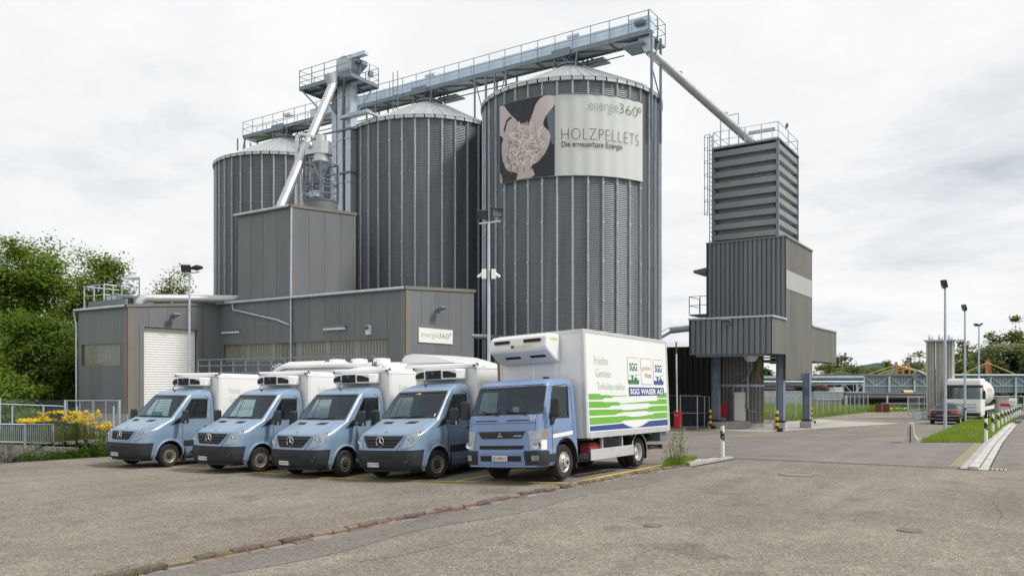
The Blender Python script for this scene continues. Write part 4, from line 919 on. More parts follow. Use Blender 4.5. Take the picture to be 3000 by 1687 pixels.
# upper ribbed bin
U0 = T0 + Vector((-.42, .12, 0)); UW = -hit(U0, VX, 2090); UD = hit(U0, VY, 2337); zu0, zu1 = zMt, zat(U0, 409); NR = 9
mat('bin_sheet', (.27, .285, .30), .45, .5, .15, 1.2, rvar=.1)
for k in range(NR):
    za = zu0 + (zu1 - zu0) * k / NR; h = (zu1 - zu0) / NR
    pr = [(-.10, 0), (-.10, h * .08), (.16, h * .26), (.16, h * .78), (-.07, h * .95), (-.10, h)]
    for (p, dv, ln, nn) in ((U0, -VX, UW, -VY), (U0, VY, UD, VX), (U0 - VX * UW, VY, UD, -VX), (U0 + VY * UD, -VX, UW, VY)):
        b = MB()
        for o, z in pr:
            q = p + nn * (o - .16); r = q + dv * ln; b.v += [(q.x, q.y, za + z), (r.x, r.y, za + z)]
        b.f = [(2 * j, 2 * j + 1, 2 * j + 3, 2 * j + 2) for j in range(len(pr) - 1)]; o = b.build('bin_sheet', 'bin_sheet', tower)
    b = MB()
    for j in range(24):
        x = U0.x - UW * (j + .7) / 24.5; b.box(x - .014, x + .014, U0.y - .022, U0.y + .01, za + h * .28, za + h * .28 + .028)
    o = b.build('bolt_row', 'galv', tower); o['kind'] = 'stuff'
for (x, y) in ((U0.x, U0.y), (U0.x - UW, U0.y), (U0.x, U0.y + UD), (U0.x - UW, U0.y + UD)):
    b = MB(); b.box(x - .13, x + .03, y - .03, y + .13, zu0, zu1) if x == U0.x and y == U0.y else b.box(x - .08, x + .05, y - .05, y + .08, zu0, zu1); b.build('corner_post', 'galv_dark', tower)
b = MB(); b.box(U0.x - UW - .08, U0.x + .08, U0.y - .08, U0.y + UD + .08, zu1, zu1 + .1); b.build('bin_roof', 'galv_dark', tower)
rp = [(U0.x - UW, U0.y), (U0.x - UW / 2, U0.y), (U0.x - UW / 4, U0.y), (U0.x, U0.y), (U0.x, U0.y + UD / 2), (U0.x, U0.y + UD), (U0.x - UW / 2, U0.y + UD), (U0.x - UW, U0.y + UD), (U0.x - UW * .75, U0.y)]
for x, y in rp: b = MB(); b.box(x - .025, x + .025, y - .025, y + .025, zu1, zu1 + 1.05); b.build('railing_post', 'galv', tower)
for z in (1.05, .55, .16): b = MB(); b.tube([(U0.x - UW, U0.y + UD, zu1 + z), (U0.x - UW, U0.y, zu1 + z), (U0.x, U0.y, zu1 + z), (U0.x, U0.y + UD, zu1 + z), (U0.x - UW, U0.y + UD, zu1 + z)], .025, 6); b.build('railing_rail', 'galv', tower)
b = MB(); gx_ = U0.x - UW + .35; b.tube([(gx_, U0.y + .3, zu1), (gx_, U0.y + .3, zu1 + 2.0), (gx_ + 1.1, U0.y + .3, zu1 + 2.05), (gx_ + 1.1, U0.y + .3, zu1)], .045, 8); b.build('pipe_support', 'galv', tower)
b = MB(); b.bar((U0.x - 1.9, U0.y + .6, zu1 + .85), (U0.x - .35, U0.y + .6, zu1 + .85), .14, .16); b.bar((U0.x - 1.7, U0.y + .6, zu1), (U0.x - 1.7, U0.y + .6, zu1 + .8), .03); b.bar((U0.x - .5, U0.y + .6, zu1), (U0.x - .5, U0.y + .6, zu1 + .8), .03); b.build('tube_light', 'galv', tower)
# caged ladder on the left side
lx, ly = U0.x - UW - .28, U0.y + .35
for s in (-.22, .22): b = MB(); b.box(lx - .02, lx + .02, ly + s - .02, ly + s + .02, zu0, zu1 + 1.1); b.build('ladder_rail', 'rail_steel', tower)
for k in range(24): b = MB(); b.box(lx - .012, lx + .012, ly - .22, ly + .22, zu0 + .2 + k * .28, zu0 + .225 + k * .28); b.build('rung', 'rail_steel', tower)
for k in range(7):
    z = zu0 + 1.9 + k * (zu1 - zu0 - .9) / 6; b = MB(); b.tube([(lx - .05 - .36 * math.sin(a), ly - .36 * math.cos(a), z) for a in frange(0, math.pi, 10)], .018, 5); b.build('cage_hoop', 'rail_steel', tower)
for k in range(5):
    a = math.pi * k / 4; b = MB(); b.bar((lx - .05 - .36 * math.sin(a), ly - .36 * math.cos(a), zu0 + 1.9), (lx - .05 - .36 * math.sin(a), ly - .36 * math.cos(a), zu1 + 1.0), .02); b.build('cage_bar', 'rail_steel', tower)
# balcony at the left of the middle block
bxx = T0.x - TW; bz = zat(T0 - VX * TW, 917)
b = MB(); b.box(bxx - 1.3, bxx - .05, T0.y + .4, T0.y + 2.2, bz - .08, bz); b.build('balcony', 'galv_dark', tower)
for x, y in ((bxx - 1.3, T0.y + .4), (bxx - 1.3, T0.y + 2.2), (bxx - .6, T0.y + .4)): b = MB(); b.box(x - .02, x + .02, y - .02, y + .02, bz, bz + 1.1); b.build('railing_post', 'rail_steel', tower)
for z in (1.1, .55): b = MB(); b.tube([(bxx - .05, T0.y + .4, bz + z), (bxx - 1.3, T0.y + .4, bz + z), (bxx - 1.3, T0.y + 2.2, bz + z)], .02, 6); b.build('railing_rail', 'rail_steel', tower)
b = MB(); b.prism([(bxx - 1.0, T0.y + .3, bz + 2.55), (bxx, T0.y + .3, bz + 2.5), (bxx, T0.y + .3, bz + 2.85), (bxx - 1.0, T0.y + .3, bz + 2.7)], (0, 2, 0)); b.build('door_canopy', 'clad_grey', tower, fix=True)
# columns: I sections on concrete feet
def column(px, d, zt, w=.42, foot=.7):
    c = at(px, d); g = gz(c.x, c.y); fz = g + .42
    for (x0, x1, y0, y1) in ((-w / 2, w / 2, -w / 2, -w / 2 + .03), (-w / 2, w / 2, w / 2 - .03, w / 2), (-.015, .015, -w / 2 + .031, w / 2 - .031)):
        b = MB(); b.box(c.x + y0, c.x + y1, c.y + x0, c.y + x1, fz + .02, zt); b.build('column_flange', 'steel_blue', tower)
    for z in (zt - 1.3, zt - 1.05): b = MB(); b.box(c.x - w / 2 + .03, c.x + w / 2 - .03, c.y - w / 2, c.y + w / 2, z, z + .025); b.build('stiffener_plate', 'steel_blue', tower)
    b = MB(); b.box(c.x - w / 2 - .04, c.x + w / 2 + .04, c.y - w / 2 - .04, c.y + w / 2 + .04, fz, fz + .12); b.build('base_band', 'black_plastic', tower)
    b = MB(); b.box(c.x - foot / 2, c.x + foot / 2, c.y - foot / 2, c.y + foot / 2, g - .3, fz); b.build('foot', 'concrete', tower, bevel=.02)
    return c
colN = column(2287, 46.45, zl0 + .6); colR = column(2364, 49.1, zMb2 + .6); colL = column(2098, 48.3, zl0 + .4, foot=.8); colB = at(2190, 51.5)
b = MB(); b.box(colB.x - .2, colB.x + .2, colB.y - .2, colB.y + .2, gz(colB.x, colB.y), zl0 + .3); b.build('column_flange', 'steel_blue', tower)
# inside of the bay: plinth, braced wall, cabinet, hose, hopper
g = gz(colL.x, colL.y); pw = at(2228, 49.6)
b = MB(); b.prism([(colL.x + .42, colL.y - .35, g - .3), (pw.x, pw.y - .2, g - .3), (pw.x, pw.y + 1.2, g - .3), (colL.x + .42, colL.y + 1.6, g - .3)], (0, 0, .72)); b.build('plinth', 'concrete', tower, fix=True)
bw0 = Vector((colL.x - .2, colL.y + 1.9, 0)); clad(tower, bw0, (1, 0, 0), 2.5, (0, -1, 0), g + .3, zl0 + .3, None, 'clad_light', .22)
for a, c in (((.5, 2.4), (1.6, 4.2)), ((1.6, 4.2), (2.6, 2.4))): b = MB(); b.bar((bw0.x + a[0], bw0.y - .15, g + a[1]), (bw0.x + c[0], bw0.y - .15, g + c[1]), .06); b.build('wall_brace', 'galv_dark', tower)
b = MB(); b.bar((bw0.x, bw0.y - .2, g + 2.6), (bw0.x + 2.6, bw0.y - .2, g + 2.6), .16); b.build('wall_beam', 'galv', tower)
for dx in (.7, 1.3): b = MB(); b.box(bw0.x + dx - .04, bw0.x + dx + .04, bw0.y - .2, bw0.y - .1, g + .4, g + 2.5); b.build('wall_post', 'galv', tower)
b = MB(); b.tube([(bw0.x + 1.7, bw0.y - .5, zl0 + .1), (bw0.x + 1.7, bw0.y - .5, g + 1.2), (bw0.x + 1.9, bw0.y - .55, g + 1.05), (bw0.x + 2.2, bw0.y - .6, g + 1.05)], .04, 8); b.build('riser_pipe', 'galv', tower)
mat('hose', (.22, .17, .06), .6, 0, .3, 6); b = MB(); hp = [(bw0.x + 2.5 + .06 * math.sin(k), bw0.y - .9, zl0 - k * .19) for k in range(9)]; b.tube(hp, [.13 + .012 * (k % 2) for k in range(9)], 10); b.build('hose', 'hose', tower, 1.0)
b = MB(); b.tube([(bw0.x + 1.9, bw0.y - .7, zl0), (bw0.x + 2.0, bw0.y - .6, zl0 - .6), (bw0.x + 1.6, bw0.y - .4, zl0 - 1.3), (bw0.x + 1.2, bw0.y - .3, zl0 - 1.6)], .12, 10); b.build('duct', 'galv_dark', tower, 1.0)
b = MB(); hc = at(2200, 47.6); b.lathe([(.45, zl0 + .1), (.45, zl0 - .05), (.28, zl0 - .32), (.1, zl0 - .36)], 20, (hc.x, hc.y, 0)); b.build('loading_spout', 'white_paint', tower, .6)
for dx in (0,): b = MB(); b.bar((hc.x + .6 + dx, hc.y + .4, zl0 - .12), (hc.x + 1.9 + dx, hc.y + 1.0, zl0 - .12), .1); b.build('tube_light', 'white_paint', tower)
b = MB(); b.bar((Lc.x - LWd + .3, Lc.y + .25, zl0 - .06), (Lc.x - .3, Lc.y + .25, zl0 - .06), .12); b.build('edge_beam', 'galv_dark', tower)
cbn = at(2168, 49.0); cab = thing('control_cabinet', 'pale grey control cabinet standing in the loading tower bay', 'cabinet', (cbn.x, cbn.y, g + .42))
b = MB(); b.box(cbn.x - .3, cbn.x + .3, cbn.y - .2, cbn.y + .2, g + .43, g + 2.2); b.build('body', 'white_paint', cab, bevel=.02); b = MB(); b.box(cbn.x + .301, cbn.x + .31, cbn.y - .17, cbn.y + .17, g + .5, g + 2.1); b.build('door', 'white_paint', cab); b = MB(); b.box(cbn.x + .311, cbn.x + .33, cbn.y + .05, cbn.y + .09, g + 1.2, g + 1.5); b.build('handle', 'black_plastic', cab)
rbx = at(2118, 49.4); o = MB(); o.box(rbx.x - .2, rbx.x + .2, rbx.y - .15, rbx.y + .15, g + .62, g + 1.45); rb = tag(o.build('red_cabinet', 'red_paint', None, bevel=.02), 'small red box beside the left column of the loading tower', 'box'); b = MB(); b.box(rbx.x - .16, rbx.x + .16, rbx.y - .165, rbx.y - .151, g + .7, g + 1.38); b.build('door', 'red_paint', rb); b = MB(); b.box(rbx.x - .17, rbx.x + .17, rbx.y - .13, rbx.y + .13, g + .40, g + .615); b.build('stand', 'galv', rb)
flood_wall((Lc.x - hit(Lc, -VX, 2136), Lc.y - .04, zl1 - .28), (0, -1, 0), 'small floodlight on the front of the loading tower block')
# slanting auger pipe from the conveyor head to the tower, and the low feed pipe
ap0 = Vector((XR - .2, CYc - .1, DZ - .85)); ap1 = Vector((U0.x - UW * .40, U0.y + UD * .5, zu1 + .05))
aug = pipe_thing('auger_pipe', 'long pale pipe sloping from the conveyor head down to the loading tower roof', 'pipe', [ap0, ap0.lerp(ap1, .5), ap1], .25, 'roof_sheet', 1.8)
for f in (.26, .66):
    p = ap0.lerp(ap1, f) + VZ * .34; b = MB(); b.lathe([(0, 0), (.1, 0), (.1, .12), (0, .16)], 10, p); b.build('inspection_cap', 'galv', aug)
fp1 = Vector((Lc.x - LWd - .05, Lc.y + .8, zat(Lc - VX * LWd, 957))); fp0 = Vector((fp1.x - 1.6, fp1.y + .2, fp1.z - .1)); fpm = at(1935, 47.6, 983)
pipe_thing('feed_pipe', 'grey pipe rising from behind the truck into the loading tower', 'pipe', [fpm + (fpm - fp0) * .4, fpm, fp0 + (fpm - fp0) * .12, fp0, fp1], .2, 'galv', 1.4)
bd = Vector((U0.x, U0.y + UD * .42, zu1 + 1.08)); bird = thing('bird', 'small dark bird perched on the tower railing', 'bird', bd)
b = MB(); b.tube([bd + Vector((0, -.24, -.02)), bd + Vector((0, -.10, .10)), bd + Vector((0, 0, .19)), bd + Vector((0, .09, .30)), bd + Vector((0, .14, .38)), bd + Vector((0, .19, .40)), bd + Vector((0, .27, .385))], [.015, .06, .10, .085, .055, .05, .006], 10); b.build('body', 'black_plastic', bird, 1.0)
for s in (-.03, .03): b = MB(); b.bar(bd + Vector((s, .02, -.03)), bd + Vector((s, .02, .12)), .012); b.build('leg', 'black_plastic', bird)
# concrete apron under the tower
poly_sheet('concrete_apron', [gp(2035, 1258), gp(2250, 1266), gp(2420, 1254), gp(2640, 1240), gp(2400, 1228), gp(2230, 1240), gp(2075, 1250)], .009, 'concrete')
# black shed at the back of the truck
S0 = at(1940, 52.0); S1x = S0.x + hit(S0, VX, 2100); S0 = S0 - VX * 4; shed = thing('black_shed', 'black ribbed metal shed between the right silo and the loading tower', 'shed', (S0.x + 3, S0.y, gz(S0.x, S0.y)))
sg = gz(S0.x, S0.y) - .3; clad(shed, S0, (1, 0, 0), S1x - S0.x, (0, -1, 0), sg, zat(at(2000, 52), 1020), zat(at(2000, 52), 1020), 'clad_black', .36, .04, 3)
clad(shed, Vector((S1x, S0.y, 0)), (0, 1, 0), 5, (1, 0, 0), sg, zat(at(2000, 52), 1020), None, 'clad_black', .36)
b = MB(); b.box(S0.x, S1x, S0.y, S0.y + 5, zat(at(2000, 52), 1021), zat(at(2000, 52), 1017)); b.build('roof', 'clad_black', shed)

# ------------------------------------------------------------------ vehicles
mat('van_blue', (.21, .30, .42), .34, .15, .08, 2.2, coat=.3, rvar=.08); mat('truck_blue', (.18, .265, .46), .34, .1, .08, 2.2, coat=.3, rvar=.08)
mat('bumper_grey', (.026, .030, .036), .6, 0, .12, 4, spec=.35); mat('interior', (.03, .032, .036), .8, 0, .2, 4); mat('seat', (.06, .065, .075), .9, 0, .2, 6)
mat('chrome', (.75, .76, .78), .12, 1.0, .05, 3); mat('reflector', (.46, .48, .50), .2, .8, .35, 9); mat('amber', (.75, .22, .03), .25, 0, .1); mat('wheel_cream', (.34, .31, .23), .5, .3, .2, 9); mat('wheel_silver', (.50, .49, .46), .45, .4, .25, 9)
mat('plate', (.72, .72, .70), .5, 0, .05); mat('lime', (.14, .42, .035), .4, 0, .05); mat('deep_blue', (.015, .055, .24), .4, 0, .05); mat('logo_green', (.015, .16, .05), .4, 0, .05); mat('text_green', (.48, .56, .40), .5, 0, .05); mat('van_text', (.33, .48, .22), .5, 0, .05); mat('gold', (.52, .27, .02), .4, 0, .05)
mat('brake_red', (.35, .06, .05), .7, 0, .3, 8); mat('aluminium_rail', (.62, .63, .63), .4, .5, .1, 3); mat('tail_red', (.45, .01, .012), .2, 0, .1, coat=.6); mat('car_paint', (.004, .005, .012), .3, 0, .1, coat=.2); mat('yellow_label', (.70, .60, .05), .5, 0, .05)

class Cab:
    """skin of a cab: plan outline at each height, front towards -y"""
    def __init__(s, levels, yb): s.L = levels; s.yb = yb
    def par(s, z):
        L_ = s.L
        if z <= L_[0][0]: return L_[0][1:]
        for a, c in zip(L_[:-1], L_[1:]):
            if z <= c[0]:
                t = (z - a[0]) / (c[0] - a[0]); return [p + (q - p) * t for p, q in zip(a[1:], c[1:])]
        return L_[-1][1:]
    def P(s, u, z):
        yf, w, r, ry, b = s.par(z); sg = -1 if u < 0 else 1; a = abs(u)
        if a <= 1: x = a * (w - r); y = yf + b * (x / w) ** 2
        elif a <= 2:
            th = (a - 1) * math.pi / 2; x = (w - r) + r * math.sin(th); y = yf + b * ((w - r) / w) ** 2 + ry * (1 - math.cos(th))
        else:
            y2 = yf + b * ((w - r) / w) ** 2 + ry; x = w; y = y2 + (s.yb - y2) * (a - 2)
        return Vector((sg * x, y, z))
    def nrm(s, u, z):
        e = 1e-3; n = (s.P(u + e, z) - s.P(u - e, z)).cross(s.P(u, z + e) - s.P(u, z - e))
        return n.normalized() if n.length > 1e-12 else VZ
    def O(s, u, z, o): return s.P(u, z) + s.nrm(u, z) * o
    def side(s, y, z, o=0.0, sg=1):
        w = s.par(z)[1]; return Vector((sg * (w + o), y, z))
    def skin(s, us, zs, holes, arch=None):
        b = MB(); n = len(us)
        for z in zs:
            for u in us: b.v.append(tuple(s.P(u, z)))
        for j in range(len(zs) - 1):
            for i in range(n - 1):
                uc = (us[i] + us[i + 1]) / 2; zc = (zs[j] + zs[j + 1]) / 2
                if any(u0 < uc < u1 and z0 < zc < z1 for u0, u1, z0, z1 in holes): continue
                if arch:
                    p = s.P(uc, zc)
                    if abs(uc) > 1.15 and (p.y - arch[0]) ** 2 + (p.z - arch[1]) ** 2 < arch[2] ** 2: continue
                b.f.append((j * n + i, j * n + i + 1, (j + 1) * n + i + 1, (j + 1) * n + i))
        return b
    def patch(s, q, o=.012, nu=10, nv=5, skirt=True, base=-.01):
        """q: four (u, z) corners: lower left, lower right, upper right, upper left"""
        def f(a, c):
            lo = [q[0][k] + (q[1][k] - q[0][k]) * a for k in (0, 1)]; hi = [q[3][k] + (q[2][k] - q[3][k]) * a for k in (0, 1)]
            return lo[0] + (hi[0] - lo[0]) * c, lo[1] + (hi[1] - lo[1]) * c
        b = MB(); b.grid(lambda a, c: s.O(*f(a, c), o), nu, nv)
        if skirt:
            ring = [(i / nu, 0) for i in range(nu)] + [(1, j / nv) for j in range(nv)] + [(1 - i / nu, 1) for i in range(nu)] + [(0, 1 - j / nv) for j in range(nv)]
            m = len(ring); vs = [s.O(*f(*r), o) for r in ring] + [s.O(*f(*r), base) for r in ring]; b.add(vs, [(k, m + k, m + (k + 1) % m, (k + 1) % m) for k in range(m)])
        return b
def lin(a, b, n): return [a + (b - a) * i / n for i in range(n)]
def refine(bp, step):
    out = []
    for a, c in zip(bp[:-1], bp[1:]): n = max(1, round((c - a) / step)); out += lin(a, c, n)
    return out + [bp[-1]]

def tyre_mesh(r, w, rr):
    b = MB(); h = w / 2; b.lathe([(rr - .02, -h + .03), (rr, -h + .015), (rr + .03, -h), (r - .035, -h - .004), (r - .01, -h + .03), (r, -h + .06), (r, -.012), (r - .012, -.01), (r - .012, .01), (r, .012), (r, h - .06), (r - .01, h - .03), (r - .035, h + .004), (rr + .03, h), (rr, h - .015), (rr - .02, h - .03)], 40, axis='x'); return b
def wheel(parent, c, r, w, rr, rimmat, sg, style, steer=0.0):
    """wheel at c, outer side towards sg * x"""
    wo = tyre_mesh(r, w, rr).build('wheel', 'rubber', parent, .7, world=False); wo.location = c; wo.rotation_euler = (0, 0, steer + (math.pi if sg < 0 else 0)); h = w / 2
    b = MB()
    if style == 'van':
        b.lathe([(rr - .02, -h + .04), (rr - .005, h - .012), (rr - .02, h - .022), (rr - .055, h - .05), (rr - .075, h - .03), (.12, h - .035), (.11, h - .05), (.10, h - .05)], 36, axis='x'); b.build('rim', rimmat, wo, .5, world=False)
        b = MB(); b.lathe([(.125, h - .034), (.115, h - .028), (.07, h - .022), (.055, h + .0), (0, h + .002)], 24, axis='x'); b.build('hub', 'interior', wo, .5, world=False)
        b = MB()
        for k in range(16):
            a = 2 * math.pi * k / 16; q = Vector((0, math.cos(a), math.sin(a))); t = Vector((0, -math.sin(a), math.cos(a))); b.obox(q * (rr - .062) + VX * (h - .045) - t * .013, t * .026, q * .038, VX * .022)
        b.build('vent_slots', 'dark_gap', wo, world=False, kind='stuff')
    elif style == 'truck_front':
        b.lathe([(rr - .02, -h + .04), (rr - .005, h - .01), (rr - .02, h - .018), (rr - .05, h - .05), (rr - .07, h + .0), (rr - .10, h + .03), (.125, h + .045), (.12, h + .06), (.06, h + .07), (0, h + .07)], 36, axis='x'); b.build('rim', rimmat, wo, .5, world=False)
        b = MB()
        for k in range(8):
            a = 2 * math.pi * k / 8 + .2; q = Vector((h + .034, (rr - .125) * math.cos(a), (rr - .125) * math.sin(a))); b.lathe([(.026, .0), (.026, .012), (0, .012)], 12, q, 'x')
        b.build('hand_holes', 'dark_gap', wo, world=False, kind='stuff')
        b = MB(); b.lathe([(.045, h + .06), (.045, h + .095), (0, h + .1)], 14, axis='x'); b.build('hub', 'rust_brown', wo, .5, world=False)
    elif style == 'truck_rear':
        b.lathe([(rr - .02, -h + .04), (rr - .005, h - .01), (rr - .03, h - .02), (rr - .05, h - .10), (rr - .08, h - .13), (.16, h - .15), (.15, h - .10), (.09, h - .06), (0, h - .05)], 36, axis='x'); b.build('rim', rimmat, wo, .5, world=False)
        b = MB()
        for k in range(6):
            a = 2 * math.pi * k / 6; b.lathe([(.018, 0), (.018, .03), (0, .03)], 8, (h - .15, .125 * math.cos(a), .125 * math.sin(a)), 'x')
        b.build('wheel_nuts', 'galv_dark', wo, world=False, kind='stuff')
    else:
        b.lathe([(rr - .01, -h + .04), (rr, h - .01), (rr - .02, h - .02), (rr - .03, h - .05), (.06, h - .02), (0, h - .01)], 28, axis='x'); b.build('rim', rimmat, wo, .5, world=False)
    return wo
def seat(parent, x, y, z):
    b = MB(); b.box(x - .24, x + .24, y - .25, y + .22, z, z + .16); b.obox((x - .23, y + .14, z + .14), (.46, 0, 0), (0, .12, 0), (0, .12, .62)); so = b.build('seat', 'seat', parent, world=False, bevel=.05)
    b = MB(); b.box(x - .13, x + .13, y + .27, y + .37, z + .78, z + .98); b.build('headrest', 'seat', so, world=False, bevel=.04)
def steering(parent, x, y, z, r=.2):
    b = MB(); b.tube([(x + r * math.cos(a), y + .10 * math.sin(a), z + r * .88 * math.sin(a)) for a in frange(0, 2 * math.pi, 24)], .016, 6); b.bar((x - r, y, z), (x + r, y, z), .03); b.bar((x, y, z), (x, y - .3, z - .25), .05); b.build('steering_wheel', 'interior', parent, 1.0, world=False)
def ring_patch(c, q, m, parent, name, w=.02, o=.004, nu=14):
    """rubber seal around a window given by (u0, u1, z0, z1)"""
    u0, u1, z0, z1 = q; b = MB(); du = w / max(.05, (c.P(u1, z0) - c.P(u0, z0)).length) * (u1 - u0)
    for k in ((u0 - du, u1 + du, z0 - w, z0 + w), (u0 - du, u1 + du, z1 - w, z1 + w)): b.grid(lambda a, e: c.O(k[0] + (k[1] - k[0]) * a, k[2] + (k[3] - k[2]) * e, o), nu, 1)
    for k in ((u0 - du, u0 + du, z0, z1), (u1 - du, u1 + du, z0, z1)): b.grid(lambda a, e: c.O(k[0] + (k[1] - k[0]) * a, k[2] + (k[3] - k[2]) * e, o), 1, nu)
    return b.build(name, m, parent, 1.0, world=False)
def star_badge(parent, c, r):
    b = MB(); b.tube([(c[0] + r * math.cos(a), c[1], c[2] + r * math.sin(a)) for a in frange(0, 2 * math.pi, 32)], r * .09, 6)
    for k in range(3):
        a = math.pi / 2 + k * 2 * math.pi / 3; d = Vector((math.cos(a), 0, math.sin(a))); s = Vector((-math.sin(a), 0, math.cos(a))); cc_ = Vector(c)
        b.add([cc_ + s * r * .17 - d * r * .08, cc_ - s * r * .17 - d * r * .08, cc_ + d * r * .97, cc_ + Vector((0, -r * .2, 0))], [(0, 2, 3), (1, 3, 2), (0, 3, 1)])
    return b.build('star_badge', 'chrome', parent, .5, world=False)

SPR = Cab([(.27, .16, .86, .25, .36, .10), (.36, .05, .94, .28, .42, .13), (.55, .015, .97, .30, .46, .15), (.74, .03, .975, .30, .48, .15), (.98, .10, .98, .30, .48, .14), (1.08, .15, .975, .30, .46, .13), (1.13, .22, .97, .30, .44, .12),
           (1.22, .42, .96, .28, .38, .11), (1.32, .66, .95, .26, .32, .10), (1.41, .90, .945, .22, .24, .09), (1.45, .97, .94, .19, .20, .09), (1.75, 1.24, .905, .16, .17, .10), (2.0, 1.47, .865, .15, .16, .10), (2.13, 1.61, .835, .16, .17, .09),
           (2.20, 1.72, .80, .2, .2, .08), (2.26, 1.90, .74, .25, .22, .06), (2.30, 2.12, .66, .3, .2, .03), (2.315, 2.30, .55, .3, .12, .01)], 2.52)
WS = (-1.42, 1.42, 1.47, 2.09); SWL, SWR = (-2.80, -2.12, 1.43, 2.0), (2.12, 2.80, 1.43, 2.0)
us_half = sorted(set([round(x, 4) for x in refine([0, 1, 1.42, 2.0, 2.12, 2.80, 3.0], .05)]))
us_half = sorted(set(us_half + [round(x, 4) for x in refine([2.0, 2.12, 2.80, 3.0], .026)]))
US = [-x for x in reversed(us_half[1:])] + us_half
ZS = refine([.27, .36, .55, .74, .98, 1.08, 1.13, 1.22, 1.32, 1.41, 1.43, 1.45, 1.47, 1.75, 2.0, 2.09, 2.13, 2.20, 2.26, 2.30, 2.315], .035)
AX = 1.0; WR = .345
def make_van(label, plate, variant, group):
    t = thing('delivery_van', label, 'van', (0, 0, 0), group=group)
    body = SPR.skin(US, ZS, [WS, SWL, SWR], (AX, WR + .01, .44)); o = len(body.v)
    top = SPR.L[-1]; n = len(US); last = len(ZS) - 1
    body.f.append(tuple(last * n + i for i in range(n)))
    body.grid(lambda a, c: Vector(((2 * a - 1) * SPR.par(.27 + 2.04 * c)[1], 2.52, .27 + 2.04 * c)), 2, 24)
    cab = body.build('cab_body', 'van_blue', t, .7, world=False)
    # glass, seals
    def gl(q, nm, nu, nv):
        b = MB(); b.grid(lambda a, c: SPR.O(q[0] + (q[1] - q[0]) * a, q[2] + (q[3] - q[2]) * c, -.006), nu, nv); g = b.build(nm, 'car_glass', t, 1.0, world=False); ring_patch(SPR, q, 'black_plastic', g, 'seal', .022); return g
    gl(WS, 'windscreen', 24, 10); gl(SWL, 'side_window', 8, 8); gl(SWR, 'side_window', 8, 8)
    for sg in (-1, 1):
        b = MB(); b.add([SPR.side(1.62, 1.44, .006, sg), SPR.side(1.65, 1.44, .006, sg), SPR.side(1.92, 1.98, .008, sg), SPR.side(1.89, 1.98, .008, sg)], [(0, 1, 2, 3)]); b.build('window_bar', 'black_plastic', t, world=False)
        # black triangle and mirror
        b = MB(); b.add([SPR.side(1.00, 1.22, .008, sg), SPR.side(1.38, 1.30, .008, sg), SPR.side(1.47, 1.50, .008, sg), SPR.side(1.30, 1.44, .008, sg)], [(0, 1, 2, 3) if sg > 0 else (3, 2, 1, 0)]); b.build('mirror_base', 'black_plastic', t, world=False)
        b = MB(); mx_ = sg * 1.28; b.obox((mx_ - .12, 1.22, 1.28), (.24, 0, 0), (0, .11, 0), (0, .02, .40)); mo = b.build('mirror', 'black_plastic', t, world=False, bevel=.045)
        for z in (1.40, 1.32): b = MB(); b.bar(SPR.side(1.32, z, .0, sg), (mx_, 1.28, z + .01), .035, .03); b.build('mirror_arm', 'black_plastic', mo, world=False)
        b = MB(); b.obox((mx_ - .095, 1.335, 1.33), (.19, 0, 0), (0, .004, 0), (0, .016, .30)); b.build('mirror_glass', 'chrome', mo, world=False)
        b = MB(); b.obox((mx_ + sg * .10 - .012, 1.21, 1.27), (.03, 0, 0), (0, .03, 0), (0, .005, .1)); b.build('indicator', 'reflector', mo, world=False)
        # door lines, handle, side strip, sill
        b = MB()
        for (y0, z0, y1, z1) in ((1.42, .40, 1.42, 1.30), (2.44, .40, 2.44, 2.0), (1.42, .40, 2.44, .40), (2.44, 2.0, 2.25, 2.1)):
            dv_ = Vector((0, y1 - y0, z1 - z0)).normalized(); s_ = Vector((0, -dv_.z, dv_.y)) * .007; m_ = 12
            b.grid(lambda a, c: SPR.side(y0 + (y1 - y0) * a, z0 + (z1 - z0) * a, .003, sg) + s_ * (2 * c - 1), m_, 1)
        b.build('door_gap', 'dark_gap', t, world=False)
        b = MB(); b.obox((sg * .985 - .015, 2.18, 1.16), (.03, 0, 0), (0, .2, 0), (0, 0, .035)); b.build('door_handle', 'black_plastic', t, world=False, bevel=.01)
        b = MB(); b.grid(lambda a, c: SPR.side(1.46 + 1.06 * a, .60 + .17 * c, .014 if 0 < c < 1 else .012, sg), 4, 2); b.build('side_moulding', 'bumper_grey', t, world=False)
        # wheel arch lip and liner, mud flap
        b = MB(); rin, rout = .43, .50; A0, A1 = R(-18), R(195)
        b.grid(lambda a, c: Vector((sg * (SPR.par(max(.3, WR + .01 + (rin + (rout - rin) * c) * math.sin(A0 + (A1 - A0) * a)))[1] + (.03 if c < .6 else .004)), AX + (rin + (rout - rin) * c) * math.cos(A0 + (A1 - A0) * a), WR + .01 + (rin + (rout - rin) * c) * math.sin(A0 + (A1 - A0) * a))), 30, 3); b.build('wheel_arch', 'van_blue', t, 1.0, world=False)
        b = MB(); b.lathe([(.45, 0), (.45, .42)], 24, (sg * .96 - (.42 if sg > 0 else 0), AX, WR), 'x', R(-15), R(195)); b.build('arch_liner', 'dark_gap', t, world=False)
        b = MB(); b.box(sg * .86 - .12, sg * .86 + .12, 1.50, 1.53, .16, .55); b.build('mud_flap', 'black_plastic', t, world=False)
        wheel(t, (sg * .86, AX, WR), WR, .22, .215, 'wheel_cream', sg, 'van', 0); wheel(t, (sg * .88, 4.75, WR), WR, .22, .215, 'wheel_cream', sg, 'van', 0)
        # headlamp
        hl = [(sg * .92, .77), (sg * 1.48, .83), (sg * 1.66, 1.19), (sg * 1.04, 1.07)] if variant else [(sg * .92, .80), (sg * 1.42, .90), (sg * 1.66, 1.23), (sg * 1.14, 1.13)]
